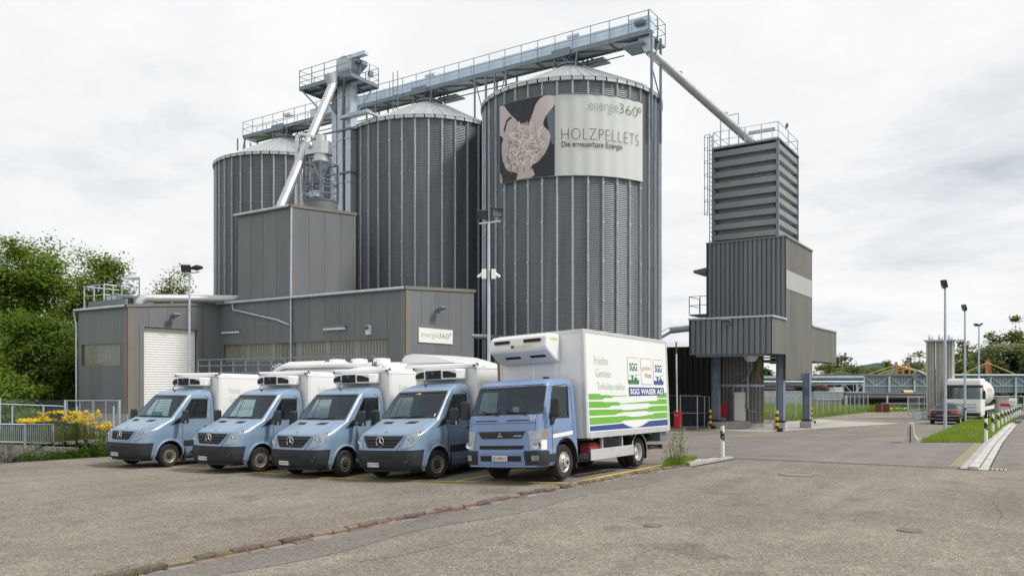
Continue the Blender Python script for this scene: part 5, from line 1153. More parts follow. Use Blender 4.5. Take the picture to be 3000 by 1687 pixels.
        if sg < 0: hl = [hl[1], hl[0], hl[3], hl[2]]
        b = SPR.patch(hl, .006, 12, 6); h_ = b.build('headlight', 'reflector', t, 1.0, world=False)
        b = SPR.patch(hl, .022, 12, 6); b.build('lens', 'lamp_glass', h_, 1.0, world=False)
        um, zm = (hl[0][0] + hl[2][0]) / 2, (hl[0][1] + hl[2][1]) / 2
        for (uo, zo, r_) in ((-.10 * sg, -.03, .055), (.07 * sg, -.01, .05)):
            q = SPR.O(um + uo, zm + zo, .010); b = MB(); b.lathe([(0, 0), (r_, 0), (r_, -.008), (r_ * .75, -.004), (0, .01)], 16, q, 'y'); b.build('bulb_ring', 'chrome', h_, .5, world=False)
        q = SPR.O(hl[2 if sg > 0 else 3][0] - .09 * sg, hl[2][1] - .06, .012); b = MB(); b.lathe([(0, 0), (.035, 0), (.02, -.012), (0, -.015)], 12, q, 'y'); b.build('indicator', 'amber' if variant else 'chrome', h_, world=False)
        if variant:
            q = SPR.O(sg * 1.16, .52, .042); b = MB(); b.lathe([(.075, .02), (.075, -.01), (.05, .005), (0, .01)], 18, q, 'y'); b.build('fog_lamp', 'black_plastic', t, .5, world=False)
        q0_, q1_ = (.50, 1.31), (.94, 1.33); vq = [(sg * .30, 1.335), (sg * .72, 1.335), (sg * .76, 1.385), (sg * .36, 1.385)]
        if sg < 0: vq = [vq[1], vq[0], vq[3], vq[2]]
        b = SPR.patch(vq, .006, 6, 2); b.build('bonnet_vent', 'dark_gap', t, world=False)
        b = MB(); zb_ = lambda a: (1.115 + .28 * a); b.grid(lambda a, c: SPR.O(sg * (1.02 + .30 * a + .012 * c), zb_(a), .003), 12, 1); b.build('bonnet_gap', 'dark_gap', t, world=False)
        b = MB(); b.grid(lambda a, c: SPR.O(sg * (1.44 + .05 * c), 1.47 + .62 * a, .010), 10, 1); b.build('pillar_trim', 'black_plastic', t, 1.0, world=False)
    # bumper, grille, badge, plate
    b = SPR.patch([(-1.80, .29), (1.80, .29), (1.86, .735), (-1.86, .735)], .022, 60, 10); bp = b.build('bumper', 'bumper_grey', t, 1.0, world=False)
    b = SPR.patch([(-.52, .545), (.52, .545), (.62, .62), (-.62, .62)], .028, 16, 2, base=.0); b.build('air_intake', 'dark_gap', bp, world=False)
    b = SPR.patch([(-1.2, .44), (1.2, .44), (1.25, .47), (-1.25, .47)], .036, 30, 1, base=.0); b.build('bumper_ridge', 'bumper_grey', bp, world=False)
    if variant:
        fr_ = [(-.70, .735), (.70, .735), (1.02, 1.09), (-1.02, 1.09)]; gr_ = [(-.60, .785), (.60, .785), (.93, 1.06), (-.93, 1.06)]
    else:
        fr_ = [(-.66, .78), (.66, .78), (.86, 1.09), (-.86, 1.09)]; gr_ = [(-.58, .82), (.58, .82), (.78, 1.055), (-.78, 1.055)]
    b = SPR.patch(fr_, .020, 20, 5); b.build('grille_frame', 'van_blue', t, 1.0, world=False); b = SPR.patch(gr_, .026, 20, 5, base=.0); g_ = b.build('grille', 'dark_gap', t, 1.0, world=False)
    for k in range(3):
        f0 = .12 + .28 * k; f1 = f0 + .13; L0 = lambda f: (gr_[0][0] + (gr_[3][0] - gr_[0][0]) * f, gr_[0][1] + (gr_[3][1] - gr_[0][1]) * f)
        b = SPR.patch([L0(f0), (-L0(f0)[0], L0(f0)[1]), (-L0(f1)[0], L0(f1)[1]), L0(f1)], .042, 16, 2, base=.01); b.build('grille_bar', 'bumper_grey', g_, 1.0, world=False)
    zc0 = (gr_[0][1] + gr_[2][1]) / 2; q = SPR.O(0, zc0, .055); star_badge(g_, q, .115 if variant else .10)
    q = SPR.O(0, 1.155, .006); b = MB(); b.lathe([(0, -.006), (.03, -.004), (.03, .01)], 14, q, 'z'); b.build('bonnet_badge', 'chrome', t, world=False)
    q = SPR.O(-.32 if variant else -.30, .40, .03); pl = MB(); pl.box(q.x - .17, q.x + .17, q.y - .022, q.y - .004, q.z - .05, q.z + .05); plo = pl.build('licence_plate', 'plate', t, world=False)
    lettering(plate, (q.x - .155, q.y - .025, q.z - .032), VX, VZ, .31, .064, 'ink_black', plo, .01, world=False); b = MB(); b.box(q.x - .2, q.x + .24, q.y - .004, q.y + .06, q.z - .07, q.z + .065); b.build('plate_holder', 'black_plastic', plo, world=False)
    b = MB(); b.tube([SPR.O(0, 2.2, 0) + Vector((0, .12, .03)), SPR.O(0, 2.2, 0) + Vector((0, .02, .10)), SPR.O(0, 2.2, 0) + Vector((.02, .22, .44))], [.03, .012, .004], 6); b.build('aerial', 'black_plastic', t, world=False)
    for (x0, x1) in ((-.62, .05), (.1, .75)): b = MB(); p0_, p1_ = SPR.O(x0, 1.475, .02), SPR.O(x1, 1.50, .02); b.bar(p0_, p1_, .02, .014); b.build('wiper', 'black_plastic', t, world=False)
    # interior
    b = MB(); b.prism([(-.80, 1.02, 1.0), (-.80, 1.55, 1.0), (-.80, 1.45, 1.38), (-.80, 1.10, 1.42)], (1.6, 0, 0)); b.build('dashboard', 'interior', t, world=False, fix=True); steering(t, .42, 1.62, 1.40)
    b = MB(); b.box(-.9, .9, 1.0, 2.45, .55, .60); b.build('cab_floor', 'interior', t, world=False); b = MB(); b.box(-.80, .80, 2.47, 2.50, .6, 2.15); b.build('rear_wall', 'interior', t, world=False)
    for x in (-.5, .0, .5): seat(t, x, 2.05, .78)
    if variant == 0: b = MB(); b.box(-.45, -.15, 1.35, 1.5, 1.42, 1.60); b.build('dash_tray', mat('teal_box', (.05, .30, .27), .5), t, world=False)
    # box body
    b = MB(); b.box(-1.05, 1.05, 2.62, 6.35, .78, 2.80); bx = b.build('cargo_box', 'white_box', t, world=False, bevel=.11)
    b = MB(); b.box(-1.06, 1.06, 2.60, 6.36, .76, .86); b.build('bottom_rail', 'aluminium_rail', bx, world=False, bevel=.01)
    b = MB(); b.lathe([(.075, -1.05), (.075, 1.05)], 14, (0, 2.635, 2.745), 'x'); b.build('front_roof_edge', 'white_box', bx, .8, world=False)
    for x in (-1.0, 1.0): b = MB(); b.lathe([(.028, 0), (.028, -.02), (0, -.02)], 12, (x, 2.555, 2.74), 'y'); b.build('marker_lamp', 'black_plastic', bx, world=False)
    for sg in (-1, 1): b = MB(); b.box(sg * 1.052 - .002, sg * 1.052 + .002, 2.7, 6.3, 2.655, 2.667); b.build('roof_line', 'aluminium_rail', bx, world=False)
    # cooling unit
    cu_ = [(-.74, 2.60), (.74, 2.60), (.74, 2.36), (.66, 2.22), (.30, 2.13), (-.30, 2.13), (-.66, 2.22), (-.74, 2.36)]
    b = MB(); b.prism([(x, y, 2.40) for x, y in reversed(cu_)], (0, 0, .27)); ru_ = b.build('cooling_unit', 'white_box', t, world=False, bevel=.035, fix=True)
    b = MB(); b.box(-.25, .25, 2.112, 2.14, 2.425, 2.645); b.build('grille', 'dark_gap', ru_, world=False)
    for k in range(6): b = MB(); b.box(-.24, .24, 2.104, 2.115, 2.438 + k * .035, 2.452 + k * .035); b.build('grille_bar', 'bumper_grey', ru_, world=False)
    b = MB(); b.lathe([(0, -.006), (.05, -.004), (.05, .01)], 16, (0, 2.105, 2.585), 'y'); b.build('oval_badge', 'deep_blue', ru_, world=False)
    for sg in (-1, 1):
        d_ = Vector((sg * .36, .09, 0)); n_ = Vector((sg * .09, -.36, 0)).normalized() * .012; p_ = Vector((sg * .31, 2.135, 2.45)); b = MB()
        vs = [p_ + n_ - VZ * .0, p_ + d_ + n_, p_ + d_ + n_ + VZ * .10, p_ + d_ * .35 + n_ + VZ * .17, p_ + n_ + VZ * .17]; b.add(vs, [(0, 1, 2, 3, 4) if sg > 0 else (4, 3, 2, 1, 0)]); b.build('side_intake', 'dark_gap', ru_, world=False)
    b = MB(); b.box(.42, .58, 2.50, 2.615, 1.9, 2.40); b.build('hose_duct', 'white_box', ru_, world=False)
    # print on the box sides
    for sg in (1,):
        x = sg * 1.053; T = lambda s_, y, z, w_, h_, off=-.012: lettering(s_, (x, y, z), VY, VZ, w_, h_, 'van_text', bx, off, world=False)
        T('Früchte', 3.02, 2.18, .42, .17); T('Gemüse', 3.04, 1.90, .48, .17); T('Tiefkühlprodukte', 3.06, 1.60, .95, .19)
        for k, (a0, a1, c0, c1) in enumerate(((2.75, 3.2, 3.9, .10), (2.75, 3.45, 4.1, .10), (2.75, 3.7, 4.3, .10), (2.75, 3.9, 4.5, .11))):
            z = 1.42 - k * .16; b = MB(); b.add([(x, a0, z), (x, a1, z), (x, a1 + .08, z - .05), (x, c0, z - .06), (x, c0 + .1, z - .11), (x, a1, z - .12), (x, a0, z - .12)], [(0, 6, 5, 4, 3, 2, 1)[::-1]]); b.build('green_stripe', 'lime', bx, world=False, fix=False)
        b = MB(); b.box(x - .002, x + .001, 2.75, 6.3, .88, .98); b.build('blue_stripe', 'deep_blue', bx, world=False)
        mat('print_blue', (.30, .47, .62), .5, 0, .05); lettering('CARFRIGO', (x, 2.78, 2.70), VY, VZ, .30, .05, 'print_blue', bx, 0, world=False)
    # frame under the box
    for sg in (-1, 1): b = MB(); b.box(sg * .42 - .05, sg * .42 + .05, 2.3, 6.2, .52, .74); b.build('frame_rail', 'black_plastic', t, world=False)
    b = MB(); b.box(-.72, .72, .25, 6.25, .21, .36); b.build('underbody', 'black_plastic', t, world=False)  # underbody stretched and lowered to block light and deepen shade under the van
    b = MB(); b.tube([(-.8, 4.75, WR), (.8, 4.75, WR)], .06, 10); b.build('rear_axle', 'black_plastic', t, world=False)
    b = MB(); b.box(-1.0, 1.0, 4.2, 5.35, .70, .745); b.build('rear_wheel_arch', 'black_plastic', t, world=False)
    return t
def seat_on_ground(o, px, py, dist, wheel_xy, wb, roll, yaw):
    """place a vehicle so that its left front wheel stands at the picture point"""
    w = at(px, dist); M_ = Matrix.Rotation(yaw, 3, 'Z'); off = M_ @ Vector((wheel_xy[0], wheel_xy[1], 0)); p = Vector((w.x, w.y, 0)) - off
    fx = p + M_ @ Vector((0, wheel_xy[1], 0)); rx_ = p + M_ @ Vector((0, wheel_xy[1] + wb, 0)); zf = gz(fx.x, fx.y); zr = gz(rx_.x, rx_.y)
    pitch = math.atan((zr - zf) / wb); p.z = zf - wheel_xy[1] * math.tan(pitch) + .002
    o.location = p; o.rotation_euler = (pitch, -roll, yaw)
VG = 'light blue refrigerated delivery vans'
vans = [make_van('light blue van at far left with rounded grille, beside the yellow flowers', 'ZH 302 864', 0, VG),
        make_van('light blue refrigerated van second from the left in the row', 'ZH 352 666', 1, VG)]
vans.append(dup(vans[1], label='light blue refrigerated van in the middle of the parked row')); vans.append(dup(vans[1], label='light blue refrigerated van parked right next to the big box truck'))
for v, s_ in ((vans[2], 'ZH 104 159'), (vans[3], 'ZH 179 749')):
    for ch in list(v.children):
        if ch.name.startswith('licence_plate'):
            for g_ in list(ch.children):
                if g_.name.startswith('lettering'):
                    bpy.data.objects.remove(g_); n_ = min(ch.data.vertices, key=lambda q: (q.co.x, q.co.y, q.co.z)).co; lettering(s_, (n_.x + .015, n_.y - .003, n_.z + .018), VX, VZ, .31, .064, 'ink_black', ch, .01, world=False)
def track_gz(x, y): return gz(x, y)
for v, (px, dist, roll, yaw) in zip(vans, ((490, 23.5, .2, 1.5), (757, 21.9, .5, 1.0), (1004, 20.5, 1.1, .5), (1275, 19.2, 2.2, .5))):
    seat_on_ground(v, px, 0, dist, (.86, AX), 3.75, R(roll), R(yaw))

for v, st_ in zip(vans, (4, -3, 7, -9)):        # front wheels left as they were parked
    for ch in v.children:
        if ch.name.startswith('wheel') and 'arch' not in ch.name and abs(ch.location.y - AX) < .01: ch.rotation_euler.z += R(st_)
for q, m_, nm in (([(-.12, 2.03), (-.02, 2.03), (-.02, 2.07), (-.12, 2.07)], 'tail_red', 'toll_sticker'), ([(-.01, 2.03), (.08, 2.03), (.08, 2.07), (-.01, 2.07)], 'yellow_label', 'toll_sticker'), ([(1.22, 1.49), (1.30, 1.49), (1.30, 1.56), (1.22, 1.56)], 'plate', 'paper_label')):
    SPR.patch(q, .002, 2, 2, False).build(nm, m_, vans[3], world=False)
for v, x_ in ((vans[1], .1), (vans[2], -.25)): b = MB(); b.obox((x_, 1.22, 1.43), (.3, 0, 0), (0, .2, .0), (0, 0, .012)); b.build('dash_papers', 'plate', v, world=False)
# ------------------------------------------------------------------ box truck
CAN = Cab([(0.360, -0.060, 0.963, 0.128, 0.220, 0.060), (0.420, -0.050, 1.004, 0.144, 0.260, 0.070), (0.680, -0.080, 1.015, 0.144, 0.260, 0.070), (0.720, -0.050, 1.004, 0.136, 0.250, 0.070), (1.160, -0.020, 1.004, 0.136, 0.250, 0.070), (1.340, 0.020, 0.999, 0.136, 0.240, 0.070), (1.460, 0.060, 0.994, 0.128, 0.220, 0.070), (1.500, 0.090, 0.989, 0.120, 0.200, 0.070), (1.850, 0.260, 0.969, 0.112, 0.180, 0.070), (2.140, 0.420, 0.943, 0.112, 0.170, 0.060), (2.200, 0.480, 0.922, 0.128, 0.180, 0.050), (2.260, 0.600, 0.881, 0.160, 0.200, 0.040), (2.300, 0.800, 0.779, 0.208, 0.200, 0.020), (2.315, 0.970, 0.635, 0.240, 0.150, 0.010)], 1.62)
tr = thing('box_truck', 'blue cab box truck with white refrigerated body carrying green and blue stripes', 'truck', (0, 0, 0))
TWS = (-1.5, 1.5, 1.53, 2.13); TSL, TSR = (-2.74, -2.10, 1.42, 2.08), (2.10, 2.74, 1.42, 2.08); TAX, TWR = 1.1, .40
uh = sorted(set([round(x, 4) for x in refine([0, 1, 1.5, 2.0], .06) + refine([2.0, 2.10, 2.74, 3.0], .028)])); U2 = [-x for x in reversed(uh[1:])] + uh
Z2 = refine([.36, .42, .68, .72, 1.16, 1.34, 1.42, 1.46, 1.50, 1.53, 1.85, 2.08, 2.13, 2.14, 2.20, 2.26, 2.30, 2.315], .035)
bd_ = CAN.skin(U2, Z2, [TWS, TSL, TSR], (TAX, TWR + .03, .52)); n = len(U2); bd_.f.append(tuple((len(Z2) - 1) * n + i for i in range(n)))
bd_.grid(lambda a, c: Vector(((2 * a - 1) * CAN.par(.5 + 1.81 * c)[1], 1.62, .5 + 1.81 * c)), 2, 20); bd_.build('cab_body', 'truck_blue', tr, .7, world=False)
for q, nm in ((TWS, 'windscreen'), (TSL, 'side_window'), (TSR, 'side_window')):
    b = MB(); b.grid(lambda a, c: CAN.O(q[0] + (q[1] - q[0]) * a, q[2] + (q[3] - q[2]) * c, -.006), 20, 10); g_ = b.build(nm, 'car_glass', tr, 1.0, world=False); ring_patch(CAN, q, 'black_plastic', g_, 'seal', .03)
for sg in (-1, 1):
    b = MB()
    for (y0, z0, y1, z1) in ((.52, .98, .52, 1.36), (1.46, .98, 1.46, 2.05), (.52, 1.36, .62, 2.1), (.62, 2.1, 1.3, 2.16), (1.3, 2.16, 1.46, 2.05), (.50, .60, .52, .98)):
        dv_ = Vector((0, y1 - y0, z1 - z0)).normalized(); s_ = Vector((0, -dv_.z, dv_.y)) * .007
        b.grid(lambda a, c: CAN.side(y0 + (y1 - y0) * a, z0 + (z1 - z0) * a, .003, sg) + s_ * (2 * c - 1), 8, 1)
    b.build('door_gap', 'dark_gap', tr, world=False)
    b = MB(); b.grid(lambda a, c: CAN.side(.54 + .9 * a, .96 + .05 * a + .085 * c, .004, sg), 6, 1); b.build('white_stripe', 'white_paint', tr, world=False)
    b = MB(); b.obox((sg * .985 - .012, 1.18, 1.10), (.024, 0, 0), (0, .2, 0), (0, 0, .11)); b.build('door_handle', 'black_plastic', tr, world=False, bevel=.02)
    rin, rout = .50, .58; A0, A1 = R(-8), R(188); b = MB()
    b.grid(lambda a, c: Vector((sg * (.985 + (.025 if c < .6 else .004)), TAX + (rin + (rout - rin) * c) * math.cos(A0 + (A1 - A0) * a), TWR + .03 + (rin + (rout - rin) * c) * math.sin(A0 + (A1 - A0) * a))), 30, 3); b.build('wheel_arch', 'bumper_grey', tr, 1.0, world=False)
    b = MB(); b.lathe([(.53, 0), (.53, .5)], 24, (sg * .97 - (.5 if sg > 0 else 0), TAX, TWR + .03), 'x', R(0), R(180)); b.build('arch_liner', 'dark_gap', tr, world=False)
    b = MB(); b.box(sg * .84 - .14, sg * .84 + .14, 1.60, 1.64, .22, .8); b.build('mud_flap', 'black_plastic', tr, world=False)
    wheel(tr, (sg * .84, TAX, TWR), TWR, .23, .24, 'wheel_silver', sg, 'truck_front'); 
    for dx in (.88, .62): wheel(tr, (sg * dx, TAX + 3.9, TWR), TWR, .22, .24, 'wheel_silver', sg, 'truck_rear')
    b = MB(); b.lathe([(.47, 0), (.47, .30), (.485, .30), (.485, -.0)], 24, (sg * .86 - .15, TAX + 3.9, TWR), 'x', R(5), R(175)); b.build('rear_mudguard', 'black_plastic', tr, world=False)
    b = MB(); b.tube([(sg * 1.02, TAX + 3.9 + .49 * math.cos(a), TWR + .49 * math.sin(a)) for a in frange(R(2), R(178), 20)], .012, 5); b.build('mudguard_edge', 'aluminium_rail', tr, world=False)
    b = MB(); b.box(sg * .85 - .15, sg * .85 + .15, TAX + 4.36, TAX + 4.39, .2, .75); b.build('mud_flap', 'black_plastic', tr, world=False)
    # lamps: tall cluster over the bumper
    for nm, q, m_ in (('indicator_lamp', [(.84, .95), (2.0, .95), (2.02, 1.18), (.80, 1.14)], 'reflector'), ('headlight', [(.88, .73), (1.50, .73), (1.50, .945), (.85, .945)], 'reflector'), ('corner_panel', [(1.52, .73), (2.0, .73), (2.0, .945), (1.52, .945)], 'white_paint')):
        q = [(sg * u, z) for u, z in q]
        if sg < 0: q = [q[1], q[0], q[3], q[2]]
        h_ = CAN.patch(q, .008, 10, 4).build(nm, m_, tr, 1.0, world=False)
        if m_ == 'reflector': CAN.patch(q, .022, 10, 4).build('lens', 'lamp_glass', h_, 1.0, world=False)
        if nm == 'headlight':
            for uo in (.18, .42): p_ = CAN.O(sg * (.90 + uo), .83, .012); b = MB(); b.lathe([(0, 0), (.07, 0), (.07, -.008), (.05, -.004), (0, .01)], 16, p_, 'y'); b.build('bulb_ring', 'chrome', h_, .5, world=False)
        if nm == 'indicator_lamp': b = CAN.patch([(sg * 1.6, 1.0), (sg * 1.9, 1.0), (sg * 1.88, 1.13), (sg * 1.66, 1.13)] if sg > 0 else [(-1.9, 1.0), (-1.6, 1.0), (-1.66, 1.13), (-1.88, 1.13)], .014, 4, 3); b.build('amber_bulb', 'amber', h_, world=False)
    q = [(sg * .74, .40), (sg * 2.05, .40), (sg * 2.05, .70), (sg * .70, .70)]; q = q if sg > 0 else [q[1], q[0], q[3], q[2]]
    e_ = CAN.patch(q, .028, 12, 6).build('bumper_end', 'bumper_grey', tr, 1.0, world=False)
    q = [(sg * .92, .50), (sg * 1.3, .50), (sg * 1.3, .62), (sg * .92, .62)]; q = q if sg > 0 else [q[1], q[0], q[3], q[2]]; CAN.patch(q, .036, 6, 2).build('fog_lamp', 'reflector', e_, 1.0, world=False)
    b = MB(); b.grid(lambda a, c: CAN.side(.36 + .3 * a, .44 + .18 * c, .006, sg), 3, 2); b.build('step_panel', 'bumper_grey', tr, world=False); b = MB(); b.obox((sg * .99 - .008, .40, .54), (.02, 0, 0), (0, .14, 0), (0, 0, .04)); b.build('side_marker', 'amber', tr, world=False)
    # mirrors
    mx_ = sg * 1.22; my_ = .33; b = MB(); b.obox((mx_ - .11, my_ - .06, 1.43), (.22, 0, 0), (0, .1, 0), (0, .01, .42)); mo = b.build('mirror', 'black_plastic', tr, world=False, bevel=.04)
    b = MB(); b.tube([CAN.side(.50, 1.50, 0, sg), (mx_, my_, 1.54), (mx_ + .0, my_, 1.42), (mx_ - sg * .08, my_ + .02, 1.32), CAN.side(.52, 1.30, 0, sg)], .015, 6); b.build('mirror_arm', 'black_plastic', mo, world=False)
    b = MB(); b.obox((sg * 1.0 - .05, .44, 1.26), (.1, 0, 0), (0, .12, 0), (0, .02, .26)); b.build('mirror_base', 'black_plastic', mo, world=False, bevel=.02)
CAN.patch([(-.76, .40), (.76, .40), (.72, .69), (-.72, .69)], .022, 24, 5).build('bumper', 'truck_blue', tr, 1.0, world=False)
b = CAN.patch([(-.62, .49), (.62, .49), (.62, .61), (-.62, .61)], .028, 16, 2, base=0); b.build('air_intake', 'dark_gap', tr, world=False); b = CAN.patch([(-.66, .75), (.66, .75), (.68, .83), (-.68, .83)], .014, 16, 2, base=-.02); b.build('air_intake', 'dark_gap', tr, world=False)
b = CAN.patch([(-.60, .985), (.60, .985), (.72, 1.14), (-.72, 1.14)], .018, 20, 4); gr_ = b.build('grille', 'black_plastic', tr, 1.0, world=False)
for zz in (1.02, 1.07): CAN.patch([(-.62, zz), (.62, zz), (.64, zz + .012), (-.64, zz + .012)], .028, 16, 1, base=0).build('grille_bar', 'bumper_grey', gr_, world=False)
for x0, x1 in ((-.85, -.15), (.15, .85)): CAN.patch([(x0, 1.365), (x1, 1.365), (x1, 1.385), (x0, 1.385)], .006, 8, 1).build('front_vent', 'dark_gap', tr, world=False)
for zz, x0 in ((1.315, 1.0),): CAN.patch([(-x0, zz), (x0, zz), (x0, zz + .008), (-x0, zz + .008)], .004, 16, 1).build('panel_gap', 'dark_gap', tr, world=False)
for sg in (-1, 1): b = MB(); b.grid(lambda a, c: CAN.O(sg * (1.0 - .02 * a + .008 * c), 1.16 + .32 * a, .003), 8, 1); b.build('panel_gap', 'dark_gap', tr, world=False)
# three diamonds badge
q = CAN.O(0, 1.05, .035); b = MB()
for k in range(3):
    a = math.pi / 2 + k * 2 * math.pi / 3; d_ = Vector((math.cos(a), 0, math.sin(a))); s_ = Vector((-math.sin(a), 0, math.cos(a))); r_ = .075
    b.add([q, q + d_ * r_ * .5 + s_ * r_ * .29, q + d_ * r_, q + d_ * r_ * .5 - s_ * r_ * .29], [(0, 3, 2, 1)])
b.build('diamond_badge', 'chrome', gr_, world=False)
q = CAN.O(.40, 1.02, .034); lettering('CANTER', q, Vector((1, .05, 0)), VZ, .2, .035, 'white_paint', gr_, .01, world=False)
q = CAN.O(.83, 1.36, .012); lettering('36', q, Vector((1, .25, 0)), VZ, .17, .12, 'white_paint', tr, .005, world=False, name='fleet_number')
q = CAN.O(0, .555, .03); b = MB(); b.box(q.x - .2, q.x + .2, q.y - .02, q.y, q.z - .06, q.z + .06); plo = b.build('licence_plate', 'plate', tr, world=False); lettering('ZH·690613', (q.x - .18, q.y - .023, q.z - .04), VX, VZ, .36, .08, 'ink_black', plo, .01, world=False)
for x0, x1 in ((-.75, -.1), (.05, .72)):
    p0_, p1_ = CAN.O(x1, 1.47, .03), CAN.O(x0, 1.60, .015); b = MB(); b.bar(p0_, p1_, .022, .014); b.bar(p0_.lerp(p1_, .45) + Vector((-.28, -.005, .012)), p0_.lerp(p1_, .45) + Vector((.28, -.005, .02)), .02, .014); b.build('wiper', 'black_plastic', tr, world=False)
b = MB(); b.prism([(-.86, .26, 1.0), (-.86, .85, 1.0), (-.86, .72, 1.46), (-.86, .34, 1.50)], (1.72, 0, 0)); b.build('dashboard', 'interior', tr, world=False, fix=True); steering(tr, .45, .86, 1.52, .21); b = MB(); b.box(-.92, .92, .3, 1.58, .86, .9); b.build('cab_floor', 'interior', tr, world=False); b = MB(); b.box(-.86, .86, 1.56, 1.6, .9, 2.1); b.build('rear_wall', 'interior', tr, world=False)
for x in (-.5, 0, .5): seat(tr, x, 1.2, 1.0)
b = MB(); b.box(-.02, .14, .52, .56, 1.5, 1.68); b.build('tablet', 'galv', tr, world=False)
b = MB(); b.obox((.62, .78, 2.27), (.14, 0, 0), (0, .12, 0), (0, .03, .07)); b.build('roof_beacon', 'black_plastic', tr, world=False, bevel=.02); b = MB(); b.tube([(.42, .75, 2.28), (.41, .78, 2.62)], .005, 5); b.build('aerial', 'galv', tr, world=False)
# white body
y0, y1, z0, z1, hw = 1.78, 6.72, .90, 3.44, 1.19
b = MB(); b.box(-hw, hw, y0, y1, z0, z1); bx = b.build('cargo_box', 'white_box', tr, world=False)
for (a0, a1, c0, c1, e0, e1) in ((-hw - .012, -hw + .09, y0 - .012, y0 + .09, z0, z1 + .01), (hw - .09, hw + .012, y0 - .012, y0 + .09, z0, z1 + .01), (hw - .05, hw + .014, y1 - .08, y1 + .02, z0, z1 + .01), (-hw - .014, -hw + .05, y1 - .08, y1 + .02, z0, z1 + .01)):
    b = MB(); b.box(a0, a1, c0, c1, e0, e1); b.build('corner_profile', 'aluminium_rail', bx, world=False, bevel=.015)
for (a0, a1, c0, c1, e0, e1) in ((hw - .06, hw + .01, y0 + .09, y1 - .08, z1 - .07, z1 + .012), (-hw - .01, -hw + .06, y0 + .09, y1 - .08, z1 - .07, z1 + .012), (hw - .06, hw + .012, y0 + .09, y1 - .08, z0 - .01, z0 + .13), (-hw - .012, -hw + .06, y0 + .09, y1 - .08, z0 - .01, z0 + .13), (-hw + .09, hw - .09, y0 - .01, y0 + .05, z1 - .07, z1 + .012)):
    b = MB(); b.box(a0, a1, c0, c1, e0, e1); b.build('edge_profile', 'aluminium_rail', bx, world=False)
b = MB(); b.box(-hw - .07, -hw - .015, y0 - .02, y0 + .03, 1.9, z1 - .02); b.build('wooden_edge', 'wood', bx, world=False)
# cooling unit on the front wall
pr = [(y0 - .005, 2.70), (y0 - .20, 2.73), (y0 - .62, 2.98), (y0 - .66, 3.05), (y0 - .60, 3.33), (y0 - .45, 3.38), (y0 - .005, 3.38)]
b = MB(); b.prism([(-1.05, y, z) for y, z in pr], (1.62, 0, 0)); cu_ = b.build('cooling_unit', 'white_box', tr, world=False, bevel=.05, fix=True)
sl = (Vector((0, -.42, .25))).normalized()
for x0, w_, f in ((-.88, .42, .0), (-.05, .46, .0)):
    b = MB(); b.box(x0, x0 + w_, y0 - .665, y0 - .58, 3.19, 3.26); b.build('air_slot', 'dark_gap', cu_, world=False)
for x0, w_ in ((-.72, .42), (-.02, .42)):
    p_ = Vector((x0, y0 - .38, 2.837)); nn = Vector((0, -.25, -.42)).normalized(); b = MB(); b.obox(p_ + nn * -.02, (w_, 0, 0), sl * .09, nn * .03); b.build('air_slot', 'dark_gap', cu_, world=False)
lettering('KONVEKTA', (-.30, y0 - .675, 3.075), VX, Vector((0, .2, 1)), .48, .06, 'yellow_label', cu_, .02, world=False); b = MB(); b.box(-.40, -.33, y0 - .675, y0 - .60, 3.075, 3.135); b.build('maker_label', 'deep_blue', cu_, world=False)
lettering('KONVEKTA', (.575, y0 - .46, 3.22), VY, VZ, .34, .05, 'yellow_label', cu_, .02, world=False)
b = MB(); b.box(.38, .52, y0 - .05, y0 - .002, 1.95, 2.72); b.build('hose_duct', 'white_box', cu_, world=False)
# side prints (right hand side as seen)
X = hw + .004; YL = y1 - y0
def sp(f, g): return (X, y0 + YL * f, z0 + (z1 - z0) * g)
def up(pts): return [(f, g + .038 * (1 - g / .42)) for f, g in pts]
def poly(pts, m, name, x=0.0):
    b = MB(); vs = [Vector(sp(*p)) + VX * x for p in pts]; b.add(vs, [tuple(range(len(vs)))]); return b.build(name, m, bx, world=False)
for s_, f, g, w_, h_ in (('Früchte', .10, .685, .72, .20), ('Gemüse', .11, .565, .80, .20), ('Tiefkühlprodukte', .12, .425, 1.52, .23)): lettering(s_, sp(f, g), VY, VZ, w_, h_, 'text_green', bx, -.012, world=False)
poly(up([(.03, .405), (.03, .345), (.17, .345), (.20, .362), (.27, .362), (.30, .377), (.45, .38), (.45, .386), (.27, .386), (.25, .392), (.16, .392), (.14, .405)]), 'lime', 'green_stripe')
poly(up([(.84, .420), (.975, .422), (.975, .362), (.84, .358)]), 'lime', 'green_stripe')
poly(up([(.03, .325), (.03, .262), (.24, .262), (.27, .280), (.35, .280), (.38, .294), (.74, .300), (.72, .290), (.78, .285), (.975, .285), (.975, .345), (.85, .345), (.83, .325), (.73, .322), (.37, .300), (.34, .318), (.19, .318), (.17, .325)]), 'lime', 'green_stripe')
poly(up([(.03, .242), (.03, .182), (.31, .182), (.34, .196), (.40, .205), (.68, .212), (.69, .206), (.73, .200), (.975, .200), (.975, .268), (.75, .262), (.70, .24), (.62, .235), (.41, .225), (.38, .238), (.24, .238), (.22, .242)]), 'lime', 'green_stripe')
poly(up([(.03, .162), (.03, .090), (.36, .095), (.40, .115), (.72, .118), (.76, .112), (.975, .115), (.975, .182), (.80, .182), (.76, .168), (.60, .150), (.50, .150), (.42, .165), (.30, .162)]), 'lime', 'green_stripe')
arc = [(.38 + .33 * k / 14, .088 - .06 * math.sin(math.pi * k / 14)) for k in range(15)]
poly(up([(.03, .075), (.03, .005 + .02), (.975, .025), (.975, .098), (.72, .090)] + list(reversed(arc)) + [(.37, .082)]), 'deep_blue', 'blue_stripe')
